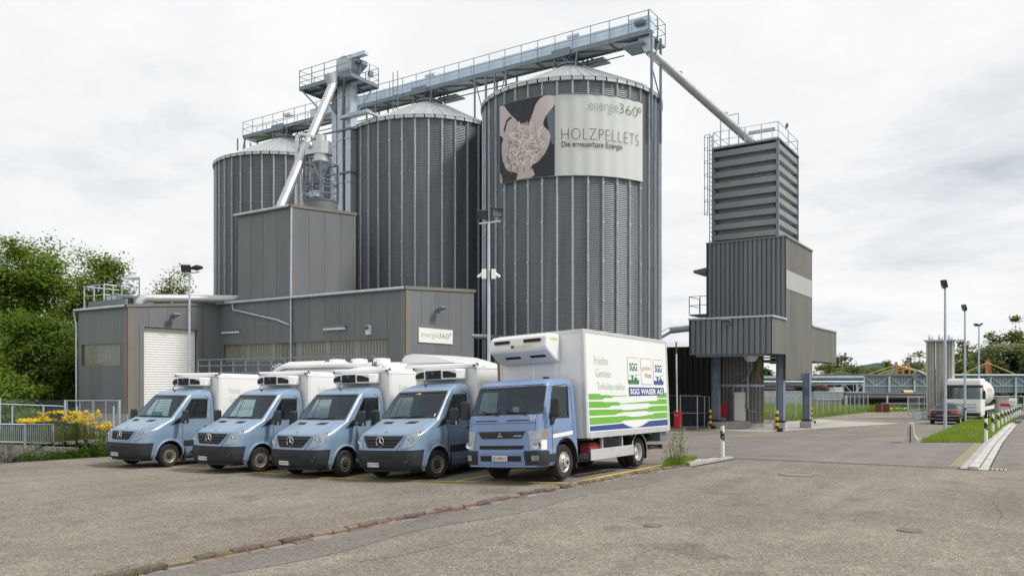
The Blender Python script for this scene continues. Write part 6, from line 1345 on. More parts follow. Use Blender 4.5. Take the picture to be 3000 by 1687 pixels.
# logo cards and name plate
for f, m_ in ((.47, 'logo_green'), (.635, None), (.80, 'deep_blue')):
    w_, h_ = .138, .275; ga, gb = f, .505
    ring = []
    def rr(f0, g0, f1, g1, r): 
        o = []
        for (cx_, cy_, a0) in ((f1 - r, g0 + r * 1.9, -90), (f1 - r, g1 - r * 1.9, 0), (f0 + r, g1 - r * 1.9, 90), (f0 + r, g0 + r * 1.9, 180)): o += [(cx_ + r * math.cos(R(a0 + k * 30)), cy_ + r * 1.9 * math.sin(R(a0 + k * 30))) for k in range(4)]
        return o
    poly(rr(ga, gb, ga + w_, gb + h_, .012), 'ink_black', 'logo_card', .001); poly(rr(ga + .002, gb + .004, ga + w_ - .002, gb + h_ - .004, .011), 'white_box', 'logo_card', .002)
    if m_:
        lettering('SGG', sp(ga + .022, gb + .135), VY, VZ, YL * .095, (z1 - z0) * .085, m_, bx, .035, world=False)
        poly([(ga + .003, gb + .006), (ga + w_ - .003, gb + .006), (ga + w_ - .003, gb + .045), (ga + .003, gb + .045)], m_, 'logo_field', .003)
        poly([(ga + .01, gb + .092), (ga + .085, gb + .092), (ga + .085, gb + .086), (ga + .068, gb + .086), (ga + .062, gb + .045), (ga + .045, gb + .043), (ga + .038, gb + .086), (ga + .012, gb + .086)], m_, 'logo_tractor', .003)
        poly([(ga + .075, gb + .045), (ga + .075, gb + .068), (ga + .09, gb + .068), (ga + .098, gb + .098), (ga + .128, gb + .106), (ga + .128, gb + .100), (ga + .104, gb + .093), (ga + .098, gb + .068), (ga + .115, gb + .066), (ga + .115, gb + .045)], m_, 'logo_tractor', .003)
    else:
        lettering('golden', sp(ga + .012, gb + .140), VY, VZ, YL * .115, (z1 - z0) * .058, 'gold', bx, .012, world=False); lettering('frites', sp(ga + .045, gb + .072), VY, VZ, YL * .088, (z1 - z0) * .055, 'ink_black', bx, 0, world=False)
    for o_ in bx.children:
        if o_.name.startswith('lettering') and not o_.get('moved'): o_['moved'] = 1; o_.location.x += .004
poly([(.475, .385), (.935, .395), (.935, .475), (.475, .475)], 'deep_blue', 'name_plate', .003); o_ = lettering('SGG WASER AG', sp(.49, .402), VY, VZ, YL * .43, (z1 - z0) * .058, 'white_box', bx, .03, world=False); o_.location.x += .005
for o_ in bx.children:
    if 'moved' in o_.keys(): del o_['moved']
# chassis
for sg in (-1, 1): b = MB(); b.box(sg * .40 - .04, sg * .40 + .04, 1.4, y1 - .1, .62, .86); b.build('frame_rail', 'black_plastic', tr, world=False)
for y in (2.2, 3.2, 4.4, 5.6, 6.5): b = MB(); b.box(-1.1, 1.1, y - .05, y + .05, .84, .895); b.build('cross_member', 'galv_dark', tr, world=False)
for sg in (-1, 1):
    b = MB(); b.box(sg * 1.12 - .015, sg * 1.12 + .015, 2.05, 4.42, .36, .62); b.build('side_guard', 'aluminium_rail', tr, world=False, bevel=.01)
    for y in (2.7, 3.8): b = MB(); b.box(sg * 1.08 - .03, sg * 1.08 + .03, y - .03, y + .03, .5, .9); b.build('guard_bracket', 'galv', tr, world=False)
b = MB(); b.box(.72, 1.0, 2.25, 2.75, .52, .72); b.box(.75, .98, 2.3, 2.7, .72, .76); b.build('battery_box', 'brake_red', tr, world=False, bevel=.03)
b = MB(); b.box(.5, 1.02, 2.05, 2.2, .40, .52); b.build('valve_block', 'galv_dark', tr, world=False); b = MB(); b.lathe([(0, 0), (.2, 0), (.2, 1.0), (0, 1.0)], 18, (-.7, 2.6, .6), 'y'); b.build('fuel_tank', 'galv_dark', tr, .6, world=False)
b = MB(); b.box(.45, .9, 3.0, 4.1, .5, .84); b.build('tool_box', 'black_plastic', tr, world=False)
b = MB(); b.tube([(-.9, TAX + 3.9, TWR), (.9, TAX + 3.9, TWR)], .07, 10); b.lathe([(0, -.2), (.17, -.1), (.17, .1), (0, .2)], 16, (0, TAX + 3.9, TWR), 'x'); b.build('rear_axle', 'black_plastic', tr, .8, world=False); b = MB(); b.tube([(-.8, TAX, TWR), (.8, TAX, TWR)], .05, 8); b.build('front_axle', 'black_plastic', tr, world=False)
b = MB(); b.bar((.75, y1 - 1.0, .5), (.75, y1 - .35, .88), .1); b.bar((.55, y1 - 1.0, .45), (.55, y1 - .3, .8), .08); b.build('tail_lift_arm', 'black_plastic', tr, world=False); b = MB(); b.bar((.9, y1 - .95, .46), (.9, y1 - .2, .46), .09); b.build('underrun_bar', 'black_plastic', tr, world=False)
b = MB(); b.tube([(-1.0, y1 - .15, .46), (1.0, y1 - .15, .46)], .06, 10); b.build('rear_bumper', 'black_plastic', tr, 1.0, world=False); b = MB(); b.box(.6, 1.1, y1 - .5, y1 - .02, .62, .88); b.build('tail_box', 'galv_dark', tr, world=False)
b = MB(); b.box(-1.15, 1.15, y1 + .02, y1 + .09, .9, 2.6); b.build('tail_lift_platform', 'galv_dark', tr, world=False)
b = MB(); b.box(-.65, .65, .3, 6.3, .30, .5); b.build('engine_tray', 'black_plastic', tr, world=False)
seat_on_ground(tr, 1648, 0, 18.05, (.88, TAX), 3.9, R(3.0), 0)

# ------------------------------------------------------------------ foliage helpers
def fast_mesh(name, V, nper, m, smooth=False):
    """V: (n, nper, 3) array, one polygon per row"""
    n = len(V); me = bpy.data.meshes.new(name); me.vertices.add(n * nper); me.vertices.foreach_set('co', V.reshape(-1).astype(np.float32))
    me.loops.add(n * nper); me.loops.foreach_set('vertex_index', np.arange(n * nper, dtype=np.int32)); me.polygons.add(n)
    me.polygons.foreach_set('loop_start', np.arange(0, n * nper, nper, dtype=np.int32)); me.polygons.foreach_set('loop_total', np.full(n, nper, dtype=np.int32)); me.update(calc_edges=True); me.validate()
    me.materials.append(MATS[m]); return me
def leaf_quads(C, size, rs, up=.55, aspect=.5, outn=None):
    n = len(C); nv = rs.normal(size=(n, 3)); nv[:, 2] = np.abs(nv[:, 2]) + up
    if outn is not None: nv += outn * .9
    nv /= np.linalg.norm(nv, axis=1)[:, None]; t = rs.normal(size=(n, 3)); t -= nv * (t * nv).sum(1)[:, None]; t /= np.linalg.norm(t, axis=1)[:, None]; s = np.cross(nv, t)
    sz = (size * rs.uniform(.6, 1.35, n))[:, None]; a = t * sz * .5; c = s * sz * aspect * .5
    return np.stack([C - a, C - a * .1 + c, C + a, C - a * .1 - c], 1)
def tree(name, label, base, blobs, n_leaf, size, m, trunk_r=.25, group=None, seed=1, droop=0.0, clump=.55, ncl=90):
    """blobs: (dx, dy, z, rx, rz) ellipsoids of the crown, in metres from the base"""
    rs = np.random.RandomState(seed); t = thing(name, label, 'tree', base, group=group); bx_, by_, bz_ = base
    vol = np.array([b_[3] ** 2 * b_[4] for b_ in blobs]) ** .75; pick = rs.choice(len(blobs), ncl, p=vol / vol.sum()); ctr = []
    for k in pick:
        dx, dy, z, rx, rz = blobs[k]; d = rs.normal(size=3); d /= np.linalg.norm(d); r_ = rs.uniform(.45, 1.02) if rs.rand() > .2 else rs.uniform(.1, .6); ctr.append((bx_ + dx + d[0] * rx * r_, by_ + dy + d[1] * rx * r_, bz_ + z + d[2] * rz * r_))
    ctr = np.array(ctr); cr = rs.uniform(.6, 1.4, ncl) * clump; idx = rs.randint(0, ncl, n_leaf); off = rs.normal(size=(n_leaf, 3)) * .62; off[:, 2] *= .62
    C = ctr[idx] + off * cr[idx][:, None]
    if droop: C[:, 2] -= np.abs(rs.normal(size=n_leaf)) * droop
    cen = ctr.mean(0); outn = C - cen; outn /= np.linalg.norm(outn, axis=1)[:, None] + 1e-6
    link('crown', fast_mesh('crown', leaf_quads(C, size, rs, .5, .55, outn), 4, m), None, t)
    b = MB(); top = max(b_[2] for b_ in blobs); hmid = max(1.0, top * .55)
    b.tube([(bx_, by_, bz_ - .3), (bx_ + .1, by_, bz_ + hmid * .5), (bx_ - .05, by_ + .1, bz_ + hmid), (bx_, by_, bz_ + top)], [trunk_r * 1.25, trunk_r, trunk_r * .75, trunk_r * .2], 10)
    for k in range(0, ncl, max(1, ncl // 34)):
        c = Vector(ctr[k]); st = Vector((bx_, by_, bz_ + hmid * rs.uniform(.35, 1.1))); mid = st.lerp(c, .5) + VZ * .25; b.tube([st, mid, c], [trunk_r * .38, trunk_r * .2, .02], 6)
    b.build('trunk', 'bark', t, 1.0); return t
mat('bark', (.075, .06, .045), .95, 0, .35, 6, .6, 25)
leaf_mat('leaf_walnut', (.125, .20, .026)); leaf_mat('leaf_walnut_dark', (.095, .16, .022)); leaf_mat('leaf_birch', (.145, .18, .05)); leaf_mat('leaf_far', (.13, .17, .06)); leaf_mat('leaf_willow', (.19, .22, .12)); leaf_mat('leaf_dark', (.085, .12, .045))
leaf_mat('grass', (.19, .27, .045)); leaf_mat('grass_tall', (.15, .17, .06)); leaf_mat('weed', (.07, .14, .02)); leaf_mat('dry_weed', (.17, .12, .06)); mat('flower_yellow', (.82, .58, .012), .8, 0, .25, 9); mat('flower_white', (.75, .75, .70), .8, 0, .1)
def tb(px, d): p = at(px, d); return (p.x, p.y, gz(p.x, p.y))
TG = 'broadleaf trees at the left edge'
tree('walnut_tree', 'large leafy tree at the far left edge, tallest there', tb(20, 50), [(0, 0, 8.6, 3.6, 3.2), (-2.5, 0, 5.6, 3.4, 3.0), (2.2, -.8, 4.8, 3.2, 2.8), (1.0, 1, 10.2, 2.2, 2.2), (2.5, 1, 9.0, 2.0, 1.8)], 54000, .22, 'leaf_walnut', .3, TG, 3, clump=.85, ncl=150)
tree('walnut_tree', 'leafy tree behind the grey garage with its crown over the roof railing', tb(300, 58), [(0, 0, 9.0, 3.0, 2.9), (1.6, 0, 7.6, 2.4, 2.2), (-2.4, 0, 6.6, 2.8, 2.6), (-.3, 0, 10.8, 1.9, 1.8), (1, 0, 4, 3, 2.5)], 46000, .23, 'leaf_walnut', .28, TG, 4, clump=.8, ncl=120)
tree('walnut_tree', 'dark leafy tree directly left of the garage wall, above the wire fence', tb(150, 47), [(0, 0, 3.6, 2.6, 2.6), (-1.6, 0, 2.2, 2.2, 1.9), (1.2, .6, 4.4, 1.8, 1.9), (.9, .9, 1.8, 1.6, 1.5), (-.6, .2, 5.8, 1.6, 1.3)], 32000, .21, 'leaf_walnut_dark', .25, TG, 5, clump=.75, ncl=120)
tree('hedge_tree', 'low bushy tree at the left edge behind the wire fence', tb(-10, 43), [(0, 0, 2.0, 2.2, 1.7), (1.6, 0, 1.4, 1.5, 1.2), (-2, 0, 3.0, 2, 2)], 11000, .20, 'leaf_walnut', .15, TG, 6, clump=.6, ncl=60)
tree('hedge_tree', 'dark undergrowth tree deep behind the garage corner', tb(110, 60), [(0, 0, 3.2, 4.2, 3.0), (3.5, 0, 3.0, 3, 2.8), (-4, 0, 3.5, 3.5, 3)], 11000, .36, 'leaf_dark', .2, TG, 16, clump=1.0, ncl=90)
tree('birch_tree', 'drooping birch tree rising behind the roof duct', tb(498, 68), [(0, 0, 10.2, 2.3, 2.6), (-1.6, 0, 9.0, 1.9, 2.2), (1.5, 0, 9.2, 1.8, 2.2), (.3, 0, 12.2, 1.3, 1.4), (0, 0, 6.5, 2.4, 2.4)], 15000, .24, 'leaf_birch', .2, 'trees behind the factory roof', 7, droop=.55, clump=.6, ncl=90)
tree('walnut_tree', 'tree between the birch and the left silo behind the factory roof', tb(590, 70), [(0, 0, 9.0, 2.0, 2.0), (1.8, 0, 8.2, 1.8, 1.9), (-1.5, 0, 8.2, 1.6, 1.8), (0, 0, 5.5, 2.4, 2.2)], 9000, .30, 'leaf_walnut', .2, 'trees behind the factory roof', 8, clump=.6, ncl=60)
# far trees at the right
FT = 'trees along the far edge of the yard'
far = [(2235, 118, 5.5, 3.2, 'leaf_dark', 'dark tree seen under the loading tower, left of the near column'), (2330, 120, 4.8, 3.0, 'leaf_far', 'tree seen between the two front columns of the loading tower'), (2420, 122, 5.6, 3.6, 'leaf_willow', 'pale olive tree right of the loading tower'), (2455, 126, 8.2, 2.4, 'leaf_dark', 'tall dark conifer-like tree right behind the tower wing'),
       (2520, 126, 5.6, 4.2, 'leaf_far', 'round tree left of the far hill gap'), (2590, 150, 6.8, 5.0, 'leaf_far', 'round distant tree in front of the blue hill'), (2680, 128, 9.0, 2.6, 'leaf_willow', 'thin young tree just left of the vaporizer columns'), (2715, 128, 6.8, 4.5, 'leaf_far', 'green tree behind the orange masts, left group'),
       (2830, 118, 7.5, 3.6, 'leaf_far', 'tree right of the vaporizer columns'), (2862, 128, 11.5, 3.2, 'leaf_willow', 'tall poplar shaped tree behind the white tanker'), (2905, 122, 9.0, 3.0, 'leaf_dark', 'dark tree left of the right hand orange masts'), (2945, 118, 11.0, 5.0, 'leaf_willow', 'big pale willow at the right behind the orange masts'), (2975, 120, 13, 2.0, 'leaf_far', 'tall narrow tree top above the willow at right'), (3010, 116, 9.5, 4.5, 'leaf_dark', 'dark tree at the far right edge')]
for k, (px, d, h, rx, m_, lb_) in enumerate(far):
    z = h * .62; bl = [(0, 0, z, rx, h * .36), (rx * .5, 0, z * .75, rx * .7, h * .3), (-rx * .5, 0, z * .8, rx * .7, h * .3), (0, 0, h * .28, rx * .9, h * .26)]
    if 'thin young' in lb_: bl = [(0, 0, h * .7, 1.3, h * .26), (.3, 0, h * .5, 1.4, h * .2)]
    sparse = 'thin young' in lb_
    tree('far_tree', lb_, tb(px, d), bl, 900 if sparse else 6500, .40 if sparse else .5, m_, .2, FT, 30 + k, clump=.6 if sparse else .95, ncl=26 if sparse else 46)
# hills
def hill(name, pts, d, m):
    b = MB(); n = len(pts); V = [at(px, d, py) for px, py in pts]; lo = [at(px, d, 1130) for px, py in pts]; far_ = [at(px, d * 1.3, 1125) for px, py in pts]
    b.v = [tuple(v) for v in lo + V + far_]; b.f = [(i, i + 1, n + i + 1, n + i) for i in range(n - 1)] + [(n + i, n + i + 1, 2 * n + i + 1, 2 * n + i) for i in range(n - 1)]; return struct(b.build(name, m))
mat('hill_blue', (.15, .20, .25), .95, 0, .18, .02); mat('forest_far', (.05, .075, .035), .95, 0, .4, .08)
rh = random.Random(2)
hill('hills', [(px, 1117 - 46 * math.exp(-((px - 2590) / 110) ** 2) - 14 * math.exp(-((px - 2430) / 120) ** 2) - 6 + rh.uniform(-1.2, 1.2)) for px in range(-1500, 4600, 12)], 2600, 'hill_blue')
# ------------------------------------------------------------------ grass
def blades(n, fn, h, rs, w=.012, lean=.5):
    P = np.array([fn(rs) for _ in range(n)]); a = rs.uniform(0, 2 * math.pi, n); hh = h * rs.uniform(.45, 1.25, n); s = np.stack([np.cos(a), np.sin(a), np.zeros(n)], 1) * w; l = np.stack([np.cos(a + 1.3), np.sin(a + 1.3), np.zeros(n)], 1) * (hh * lean * rs.uniform(0, 1, n))[:, None]; tip = P + l; tip[:, 2] += hh
    return np.stack([P - s, P + s, tip], 1)
def in_poly(poly):
    xs = [p[0] for p in poly]; ys = [p[1] for p in poly]
    def f(rs):
        while True:
            x, y = rs.uniform(min(xs), max(xs)), rs.uniform(min(ys), max(ys)); c = False
            for k in range(len(poly)):
                x0, y0 = poly[k][:2]; x1, y1 = poly[(k + 1) % len(poly)][:2]
                if (y0 > y) != (y1 > y) and x < (x1 - x0) * (y - y0) / (y1 - y0) + x0: c = not c
            if c: return (x, y, gz(x, y))
    return f
ISL = [gp(2693, 1296), gp(2884, 1294.5), gp(2903, 1285), gp(2940, 1252), gp(2985, 1215), gp(2880, 1215), gp(2825, 1238), gp(2770, 1262)]
rs = np.random.RandomState(5)
poly_sheet('grass_verge', ISL, .02, 'meadow', step=.8)
o = link('verge_grass', fast_mesh('verge_grass', blades(26000, in_poly(ISL), .20, rs, .014), 3, 'grass'), None, kind='stuff'); o['label'] = 'bright green grass on the wedge shaped verge'; o['category'] = 'grass'
V = [];  f_ = in_poly(ISL[:4] + [ISL[7]])
for _ in range(110):
    x, y, z = f_(rs); r_ = .03; V.append([(x - r_, y, z + .2), (x, y - r_, z + .21), (x + r_, y, z + .2), (x, y + r_, z + .21)])
o = link('verge_flowers', fast_mesh('verge_flowers', np.array(V), 4, 'flower_white'), None, kind='stuff'); o['label'] = 'small white flowers scattered in the verge grass'; o['category'] = 'flowers'
MEA = [gp(2200, 1226), gp(2330, 1232), gp(2540, 1207), gp(2700, 1204), camp(40, 95), camp(14, 95)]
o = link('meadow_grass', fast_mesh('meadow_grass', blades(16000, in_poly(MEA), .75, rs, .05, .6), 3, 'grass'), None, kind='stuff'); o['label'] = 'tall green grass behind the far yard fence'; o['category'] = 'grass'
FARG = [gp(2545, 1205), gp(2990, 1203), gp(3050, 1196), gp(2560, 1196)]
o = link('far_edge_grass', fast_mesh('far_edge_grass', blades(6000, in_poly(FARG), .45, rs, .06, .6), 3, 'grass'), None, kind='stuff'); o['label'] = 'strip of grass along the far end of the yard'; o['category'] = 'grass'

# ------------------------------------------------------------------ left bank: wall, railing, wire fence, goldenrod
wt = [gp(-200, 1372), gp(0, 1357), gp(155, 1344), gp(215, 1341)]; wtop = [zat(wt[0], 1300), zat(wt[1], 1304), zat(wt[2], 1309), zat(wt[3], 1312)]
wallt = thing('retaining_wall', 'low stained concrete retaining wall at the left edge', 'wall', (wt[1].x, wt[1].y, wt[1].z)); back = Vector((-.3, .95, 0)).normalized()
for k in range(3):
    a, c = wt[k], wt[k + 1]; d = (c - a) * .003; b = MB(); a_, c_ = a + d, c - d
    b.add([(a_.x, a_.y, a.z - .3), (c_.x, c_.y, c.z - .3), (c_.x, c_.y, wtop[k + 1]), (a_.x, a_.y, wtop[k])] + [(p.x + back.x * .22, p.y + back.y * .22, z) for p, z in ((a_, a.z - .3), (c_, c.z - .3), (c_, wtop[k + 1]), (a_, wtop[k]))], [(0, 1, 2, 3), (5, 4, 7, 6), (3, 2, 6, 7), (1, 5, 6, 2), (4, 0, 3, 7)]); b.build('wall_segment', 'concrete_stained', wallt)
BANK = [wt[0] + back * .2, wt[1] + back * .2, wt[2] + back * .2, gp(230, 1338), gp(320, 1332), camp(-13.2, 29), camp(-16, 34), camp(-26, 36), camp(-36, 30)]
def bank_z(x, y):
    p = Vector((x, y, 0)); c = p.dot(RT); d = p.dot(FW); e = (x - wt[1].x) * back.x + (y - wt[1].y) * back.y; return .45 * sstep(-10.8, -12.6, c) * sstep(-.1, .3, e) + .12 * sstep(.4, 3, e)
poly_sheet('bank_soil', [(p.x, p.y) for p in BANK], .012, 'earth', step=.6, zoff=bank_z)
bank_f = in_poly([(p.x, p.y) for p in BANK]);  
def bank_pt(r_):
    while True:
        x, y, z = bank_f(r_)
        if (Vector((x, y, 0)).dot(FW)) < 28.5: return (x, y, z + bank_z(x, y))
o = link('bank_grass', fast_mesh('bank_grass', blades(12000, bank_pt, .55, rs, .012, .7), 3, 'grass_tall'), None, kind='stuff'); o['label'] = 'tangled tall grass and weeds on the bank at left'; o['category'] = 'grass'
edge = [gp(px, 1357 - (px) * .0645) for px in range(-40, 340, 4)]
def edge_pt(r_):
    p = edge[min(len(edge) - 1, int(len(edge) * r_.rand() ** .45))]; q = p + back * r_.uniform(-.06, .45); return (q.x, q.y, gz(q.x, q.y) + (bank_z(q.x, q.y) if p.dot(RT) > -12.4 else 0))
o = link('edge_weeds', fast_mesh('edge_weeds', leaf_quads(np.array([np.array(edge_pt(rs)) + (0, 0, abs(rs.normal()) * .16) for _ in range(5500)]), .075, rs, .6, .5), 4, 'weed'), None, kind='stuff'); o['label'] = 'leafy weeds along the foot of the wall and asphalt edge'; o['category'] = 'weeds'
# white daisies
V = []; 
for _ in range(90):
    px, py = rs.uniform(165, 312), rs.uniform(1278, 1330); d = gp(300, 1336).dot(FW) + rs.uniform(.1, 1.3); p = at(px, d, py); r_ = rs.uniform(.025, .05); V.append([(p.x - r_, p.y, p.z), (p.x, p.y - r_, p.z + .012), (p.x + r_, p.y, p.z), (p.x, p.y + r_, p.z + .012)])
V = np.array(V); o = link('white_daisies', fast_mesh('white_daisies', V, 4, 'flower_white'), None, kind='stuff'); o['label'] = 'small white daisy heads below the yellow flowers'; o['category'] = 'flowers'
S = []
for q in V: c = q.mean(0); g_ = gz(c[0], c[1]); S.append([(c[0] - .006, c[1], g_), (c[0] + .006, c[1], g_), (c[0], c[1], c[2])])
o = link('daisy_stems', fast_mesh('daisy_stems', np.array(S), 3, 'weed'), None, kind='stuff'); o['label'] = 'thin green stems under the white daisies'; o['category'] = 'stems'
C = np.array([(lambda p: (p.x, p.y, gz(p.x, p.y) + abs(rs.normal()) * .2))(at(rs.uniform(170, 318), gp(300, 1336).dot(FW) + rs.uniform(.0, 1.2))) for _ in range(5000)])
o = link('daisy_foliage', fast_mesh('daisy_foliage', leaf_quads(C, .07, rs, .5, .4), 4, 'weed'), None, kind='stuff'); o['label'] = 'low green foliage under the daisies beside the leftmost van'; o['category'] = 'weeds'
# goldenrod: a few plant shapes, each plant an object
def goldenrod(seed, h):
    r_ = np.random.RandomState(seed); b = MB(); sx, sy = r_.uniform(-.12, .12, 2); b.tube([(0, 0, 0), (sx * .4, sy * .4, h * .5), (sx, sy, h)], [.009, .007, .003], 5); stem = b.mesh('stem'); stem.materials.append(MATS['dry_weed'] if seed % 3 == 0 else MATS['weed'])
    n = 46; zz = r_.uniform(.15, .85, n) * h; C = np.stack([sx * zz / h + r_.normal(size=n) * .035, sy * zz / h + r_.normal(size=n) * .035, zz], 1); lv = fast_mesh('leaves', leaf_quads(C, .13, r_, .1, .18), 4, 'weed' if seed % 3 else 'grass_tall')
    C = []
    for k in range(6):
        a = r_.uniform(0, 6.28); L_ = r_.uniform(.08, .22)
        for t_ in np.linspace(0, 1, 18): C.append((sx + math.cos(a) * L_ * t_ + r_.normal() * .016, sy + math.sin(a) * L_ * t_ + r_.normal() * .016, h * .93 + .12 * math.sin(t_ * 2.2) - .02 * k + r_.normal() * .016))
    return stem, lv, fast_mesh('flower_head', leaf_quads(np.array(C), .038, r_, .4, .8), 4, 'flower_yellow')
GR = [goldenrod(k, 1.0 + .09 * k) for k in range(7)]
base_d = gp(155, 1344).dot(FW)
rg = random.Random(9)
for k in range(66):
    px = rg.uniform(72, 330) if k > 8 else rg.uniform(60, 150); d = base_d + rg.uniform(.5, 2.6); p = at(px, d); z = gz(p.x, p.y) + (bank_z(p.x, p.y) if px < 250 else .12)
    topy = 1225 + rg.uniform(-14, 26) + (10 if px < 110 or px > 290 else -8) + (px > 310) * 8; h = max(.7, EYE + d * (HZ - topy) / F - z); st, lv, fl = GR[k % 7]; sc_ = h / (1.0 + .09 * (k % 7))
    t = thing('goldenrod_plant', 'tall goldenrod with yellow flower head in the clump at the left of the vans', 'plant', (p.x, p.y, z), rg.uniform(0, 6.28), group='goldenrod clump beside the vans'); t.scale = (1.1, 1.1, sc_)
    for nm, me in (('stem', st), ('leaves', lv), ('flower_head', fl)): inst(nm, me, t, world=False)
# railing on the wall
ra = [at(-180, wt[0].dot(FW) + .25), at(72, wt[1].dot(FW) + .15), at(155, wt[2].dot(FW) + .15)]
wr = thing('wall_railing', 'galvanised bar railing standing on the low concrete wall', 'railing', (ra[1].x, ra[1].y, wtop[1]))
zt = [zat(ra[0], 1241), zat(ra[1], 1243), zat(ra[2], 1244)]; zb = [zat(ra[0], 1291), zat(ra[1], 1295), zat(ra[2], 1299)]
for a in (0, 1):
    for zz, r_ in ((zt, .028), (zb, .024)): b = MB(); b.tube([(ra[a].x, ra[a].y, zz[a]), (ra[a + 1].x, ra[a + 1].y, zz[a + 1])], r_, 8); b.build('rail', 'rail_steel', wr, 1.0)
    n = 15 if a else 40
    for k in range(1, n):
        p = ra[a].lerp(ra[a + 1], k / n); z0_, z1_ = zb[a] + (zb[a + 1] - zb[a]) * k / n, zt[a] + (zt[a + 1] - zt[a]) * k / n; b = MB(); b.box(p.x - .006, p.x + .006, p.y - .006, p.y + .006, z0_, z1_); b.build('bar', 'rail_steel', wr)
for k, p in enumerate(ra[1:]): b = MB(); b.box(p.x - .03, p.x + .03, p.y - .03, p.y + .03, zat(p, 1312), zt[k + 1]); b.build('post', 'rail_steel', wr)
p = at(147, ra[2].dot(FW) + .4); b = MB(); b.box(p.x - .09, p.x + .09, p.y - .04, p.y + .04, zat(p, 1310), zat(p, 1246)); o = b.build('dark_post', 'black_plastic', None, bevel=.01); tag(o, 'short dark board standing behind the end of the wall railing', 'post')
# wire fence: net of crossing wires between posts
def wire_net(a, c, za0, za1, zc0, zc1, cell=.09, r_=.0013):
    b = MB(); a = Vector((a[0], a[1], 0)); c = Vector((c[0], c[1], 0)); L_ = (c - a).length; H_ = max(za1 - za0, zc1 - zc0); n = int((L_ + H_) / cell)
    def pt(s, h): t_ = s / L_; q = a.lerp(c, t_); return Vector((q.x, q.y, za0 + (zc0 - za0) * t_ + h * ((za1 - za0) + ((zc1 - zc0) - (za1 - za0)) * t_)))
    sl = H_
    for k in range(n):
        for sgn in (1, -1):
            s0 = k * cell - H_ if sgn > 0 else k * cell; s1 = s0 + sgn * H_; h0, h1 = 0.0, 1.0; lo, hi = min(s0, s1), max(s0, s1)
            if hi <= 0 or lo >= L_: continue
            def clip(s_): return (s_ - s0) / (s1 - s0)
            t0, t1 = 0.0, 1.0
            for lim in (0, L_):
                t_ = clip(lim)
                if (s0 < 0 and lim == 0 and sgn > 0) or (s0 > L_ and lim == L_): t0 = max(t0, t_)
                if (s1 > L_ and lim == L_) or (s1 < 0 and lim == 0): t1 = min(t1, t_)
            if t1 - t0 < .01: continue
            p0_, p1_ = pt(s0 + (s1 - s0) * t0, t0), pt(s0 + (s1 - s0) * t1, t1); d = (p1_ - p0_).normalized(); s_ = d.cross(VZ).normalized() * r_; u_ = s_.cross(d).normalized() * r_
            b.add([p0_ + u_, p0_ - u_ + s_, p0_ - u_ - s_, p1_ + u_, p1_ - u_ + s_, p1_ - u_ - s_], [(0, 1, 4, 3), (1, 2, 5, 4), (2, 0, 3, 5)])
    return b
fb = thing('wire_fence', 'low chain link fence with round posts behind the goldenrod', 'fence', tb(127, 31.5)); D1 = 31.5
fps = [at(px, D1 + i * .0) for i, px in enumerate((-60, 36, 127, 225, 333, 430))]
for k, p in enumerate(fps): b = MB(); b.tube([(p.x, p.y, gz(p.x, p.y) - .2), (p.x, p.y, zat(p, 1189))], .034, 8); b.build('post', 'galv', fb, 1.0)
for a, c in zip(fps[:-1], fps[1:]):
    o = wire_net(a, c, gz(a.x, a.y), zat(a, 1193), gz(c.x, c.y), zat(c, 1193)).build('wire_net', 'galv_dark', fb); o['kind'] = 'stuff'
b = MB(); b.tube([(at(225, D1).x, at(225, D1).y, zat(fps[3], 1211)), (at(205, D1).x, at(205, D1).y, zat(fps[3], 1222))], .02, 6); b.build('strut', 'galv', fb)
D2 = 34.5; fg2 = thing('wire_gate', 'double framed wire gate with tall posts left of the garage', 'gate', tb(270, D2)); q = {px: at(px, D2) for px in (191, 197, 271, 275, 345, 350)}
for px, r_ in ((191, .05), (350, .05)): p = q[px]; b = MB(); b.tube([(p.x, p.y, gz(p.x, p.y)), (p.x, p.y, zat(p, 1171))], r_, 10); b.build('post', 'galv', fg2, 1.0)
for a, c in ((197, 271), (275, 345)):
    z1_, z0_ = zat(q[a], 1173), zat(q[a], 1238); pa, pc = q[a], q[c]; b = MB(); b.tube([(pa.x, pa.y, z0_), (pa.x, pa.y, z1_), (pc.x, pc.y, z1_), (pc.x, pc.y, z0_), (pa.x, pa.y, z0_)], .025, 6); f_o = b.build('gate_leaf', 'galv', fg2, 1.0)
    m_ = pa.lerp(pc, .5); b = MB(); b.tube([(m_.x, m_.y, z0_), (m_.x, m_.y, z1_)], .014, 6); b.tube([(pa.x, pa.y, (z0_ * .97 + z1_ * .03) + .02), (pc.x, pc.y, (z0_ * .97 + z1_ * .03) + .02)], .014, 6); b.build('frame_bar', 'galv', f_o)
    o = wire_net(pa, pc, z0_, z1_, z0_, z1_).build('wire_net', 'galv_dark', f_o); o['kind'] = 'stuff'
fl2 = thing('wire_fence', 'taller chain link fence with top rail at the left edge, under the trees', 'fence', tb(90, D2)); pa, pc = at(-80, D2 + .2), q[191]
b = MB(); b.tube([(pa.x, pa.y, zat(pa, 1180)), (pc.x, pc.y, zat(pc, 1190))], .03, 8); b.build('top_rail', 'galv', fl2, 1.0)
for px in (0,): p = at(px, D2 + .1); b = MB(); b.tube([(p.x, p.y, gz(p.x, p.y)), (p.x, p.y, zat(p, 1164))], .04, 8); b.build('post', 'galv', fl2, 1.0)
o = wire_net(pa, pc, gz(pa.x, pa.y), zat(pa, 1164), gz(pc.x, pc.y), zat(pc, 1172)).build('wire_net', 'galv_dark', fl2); o['kind'] = 'stuff'
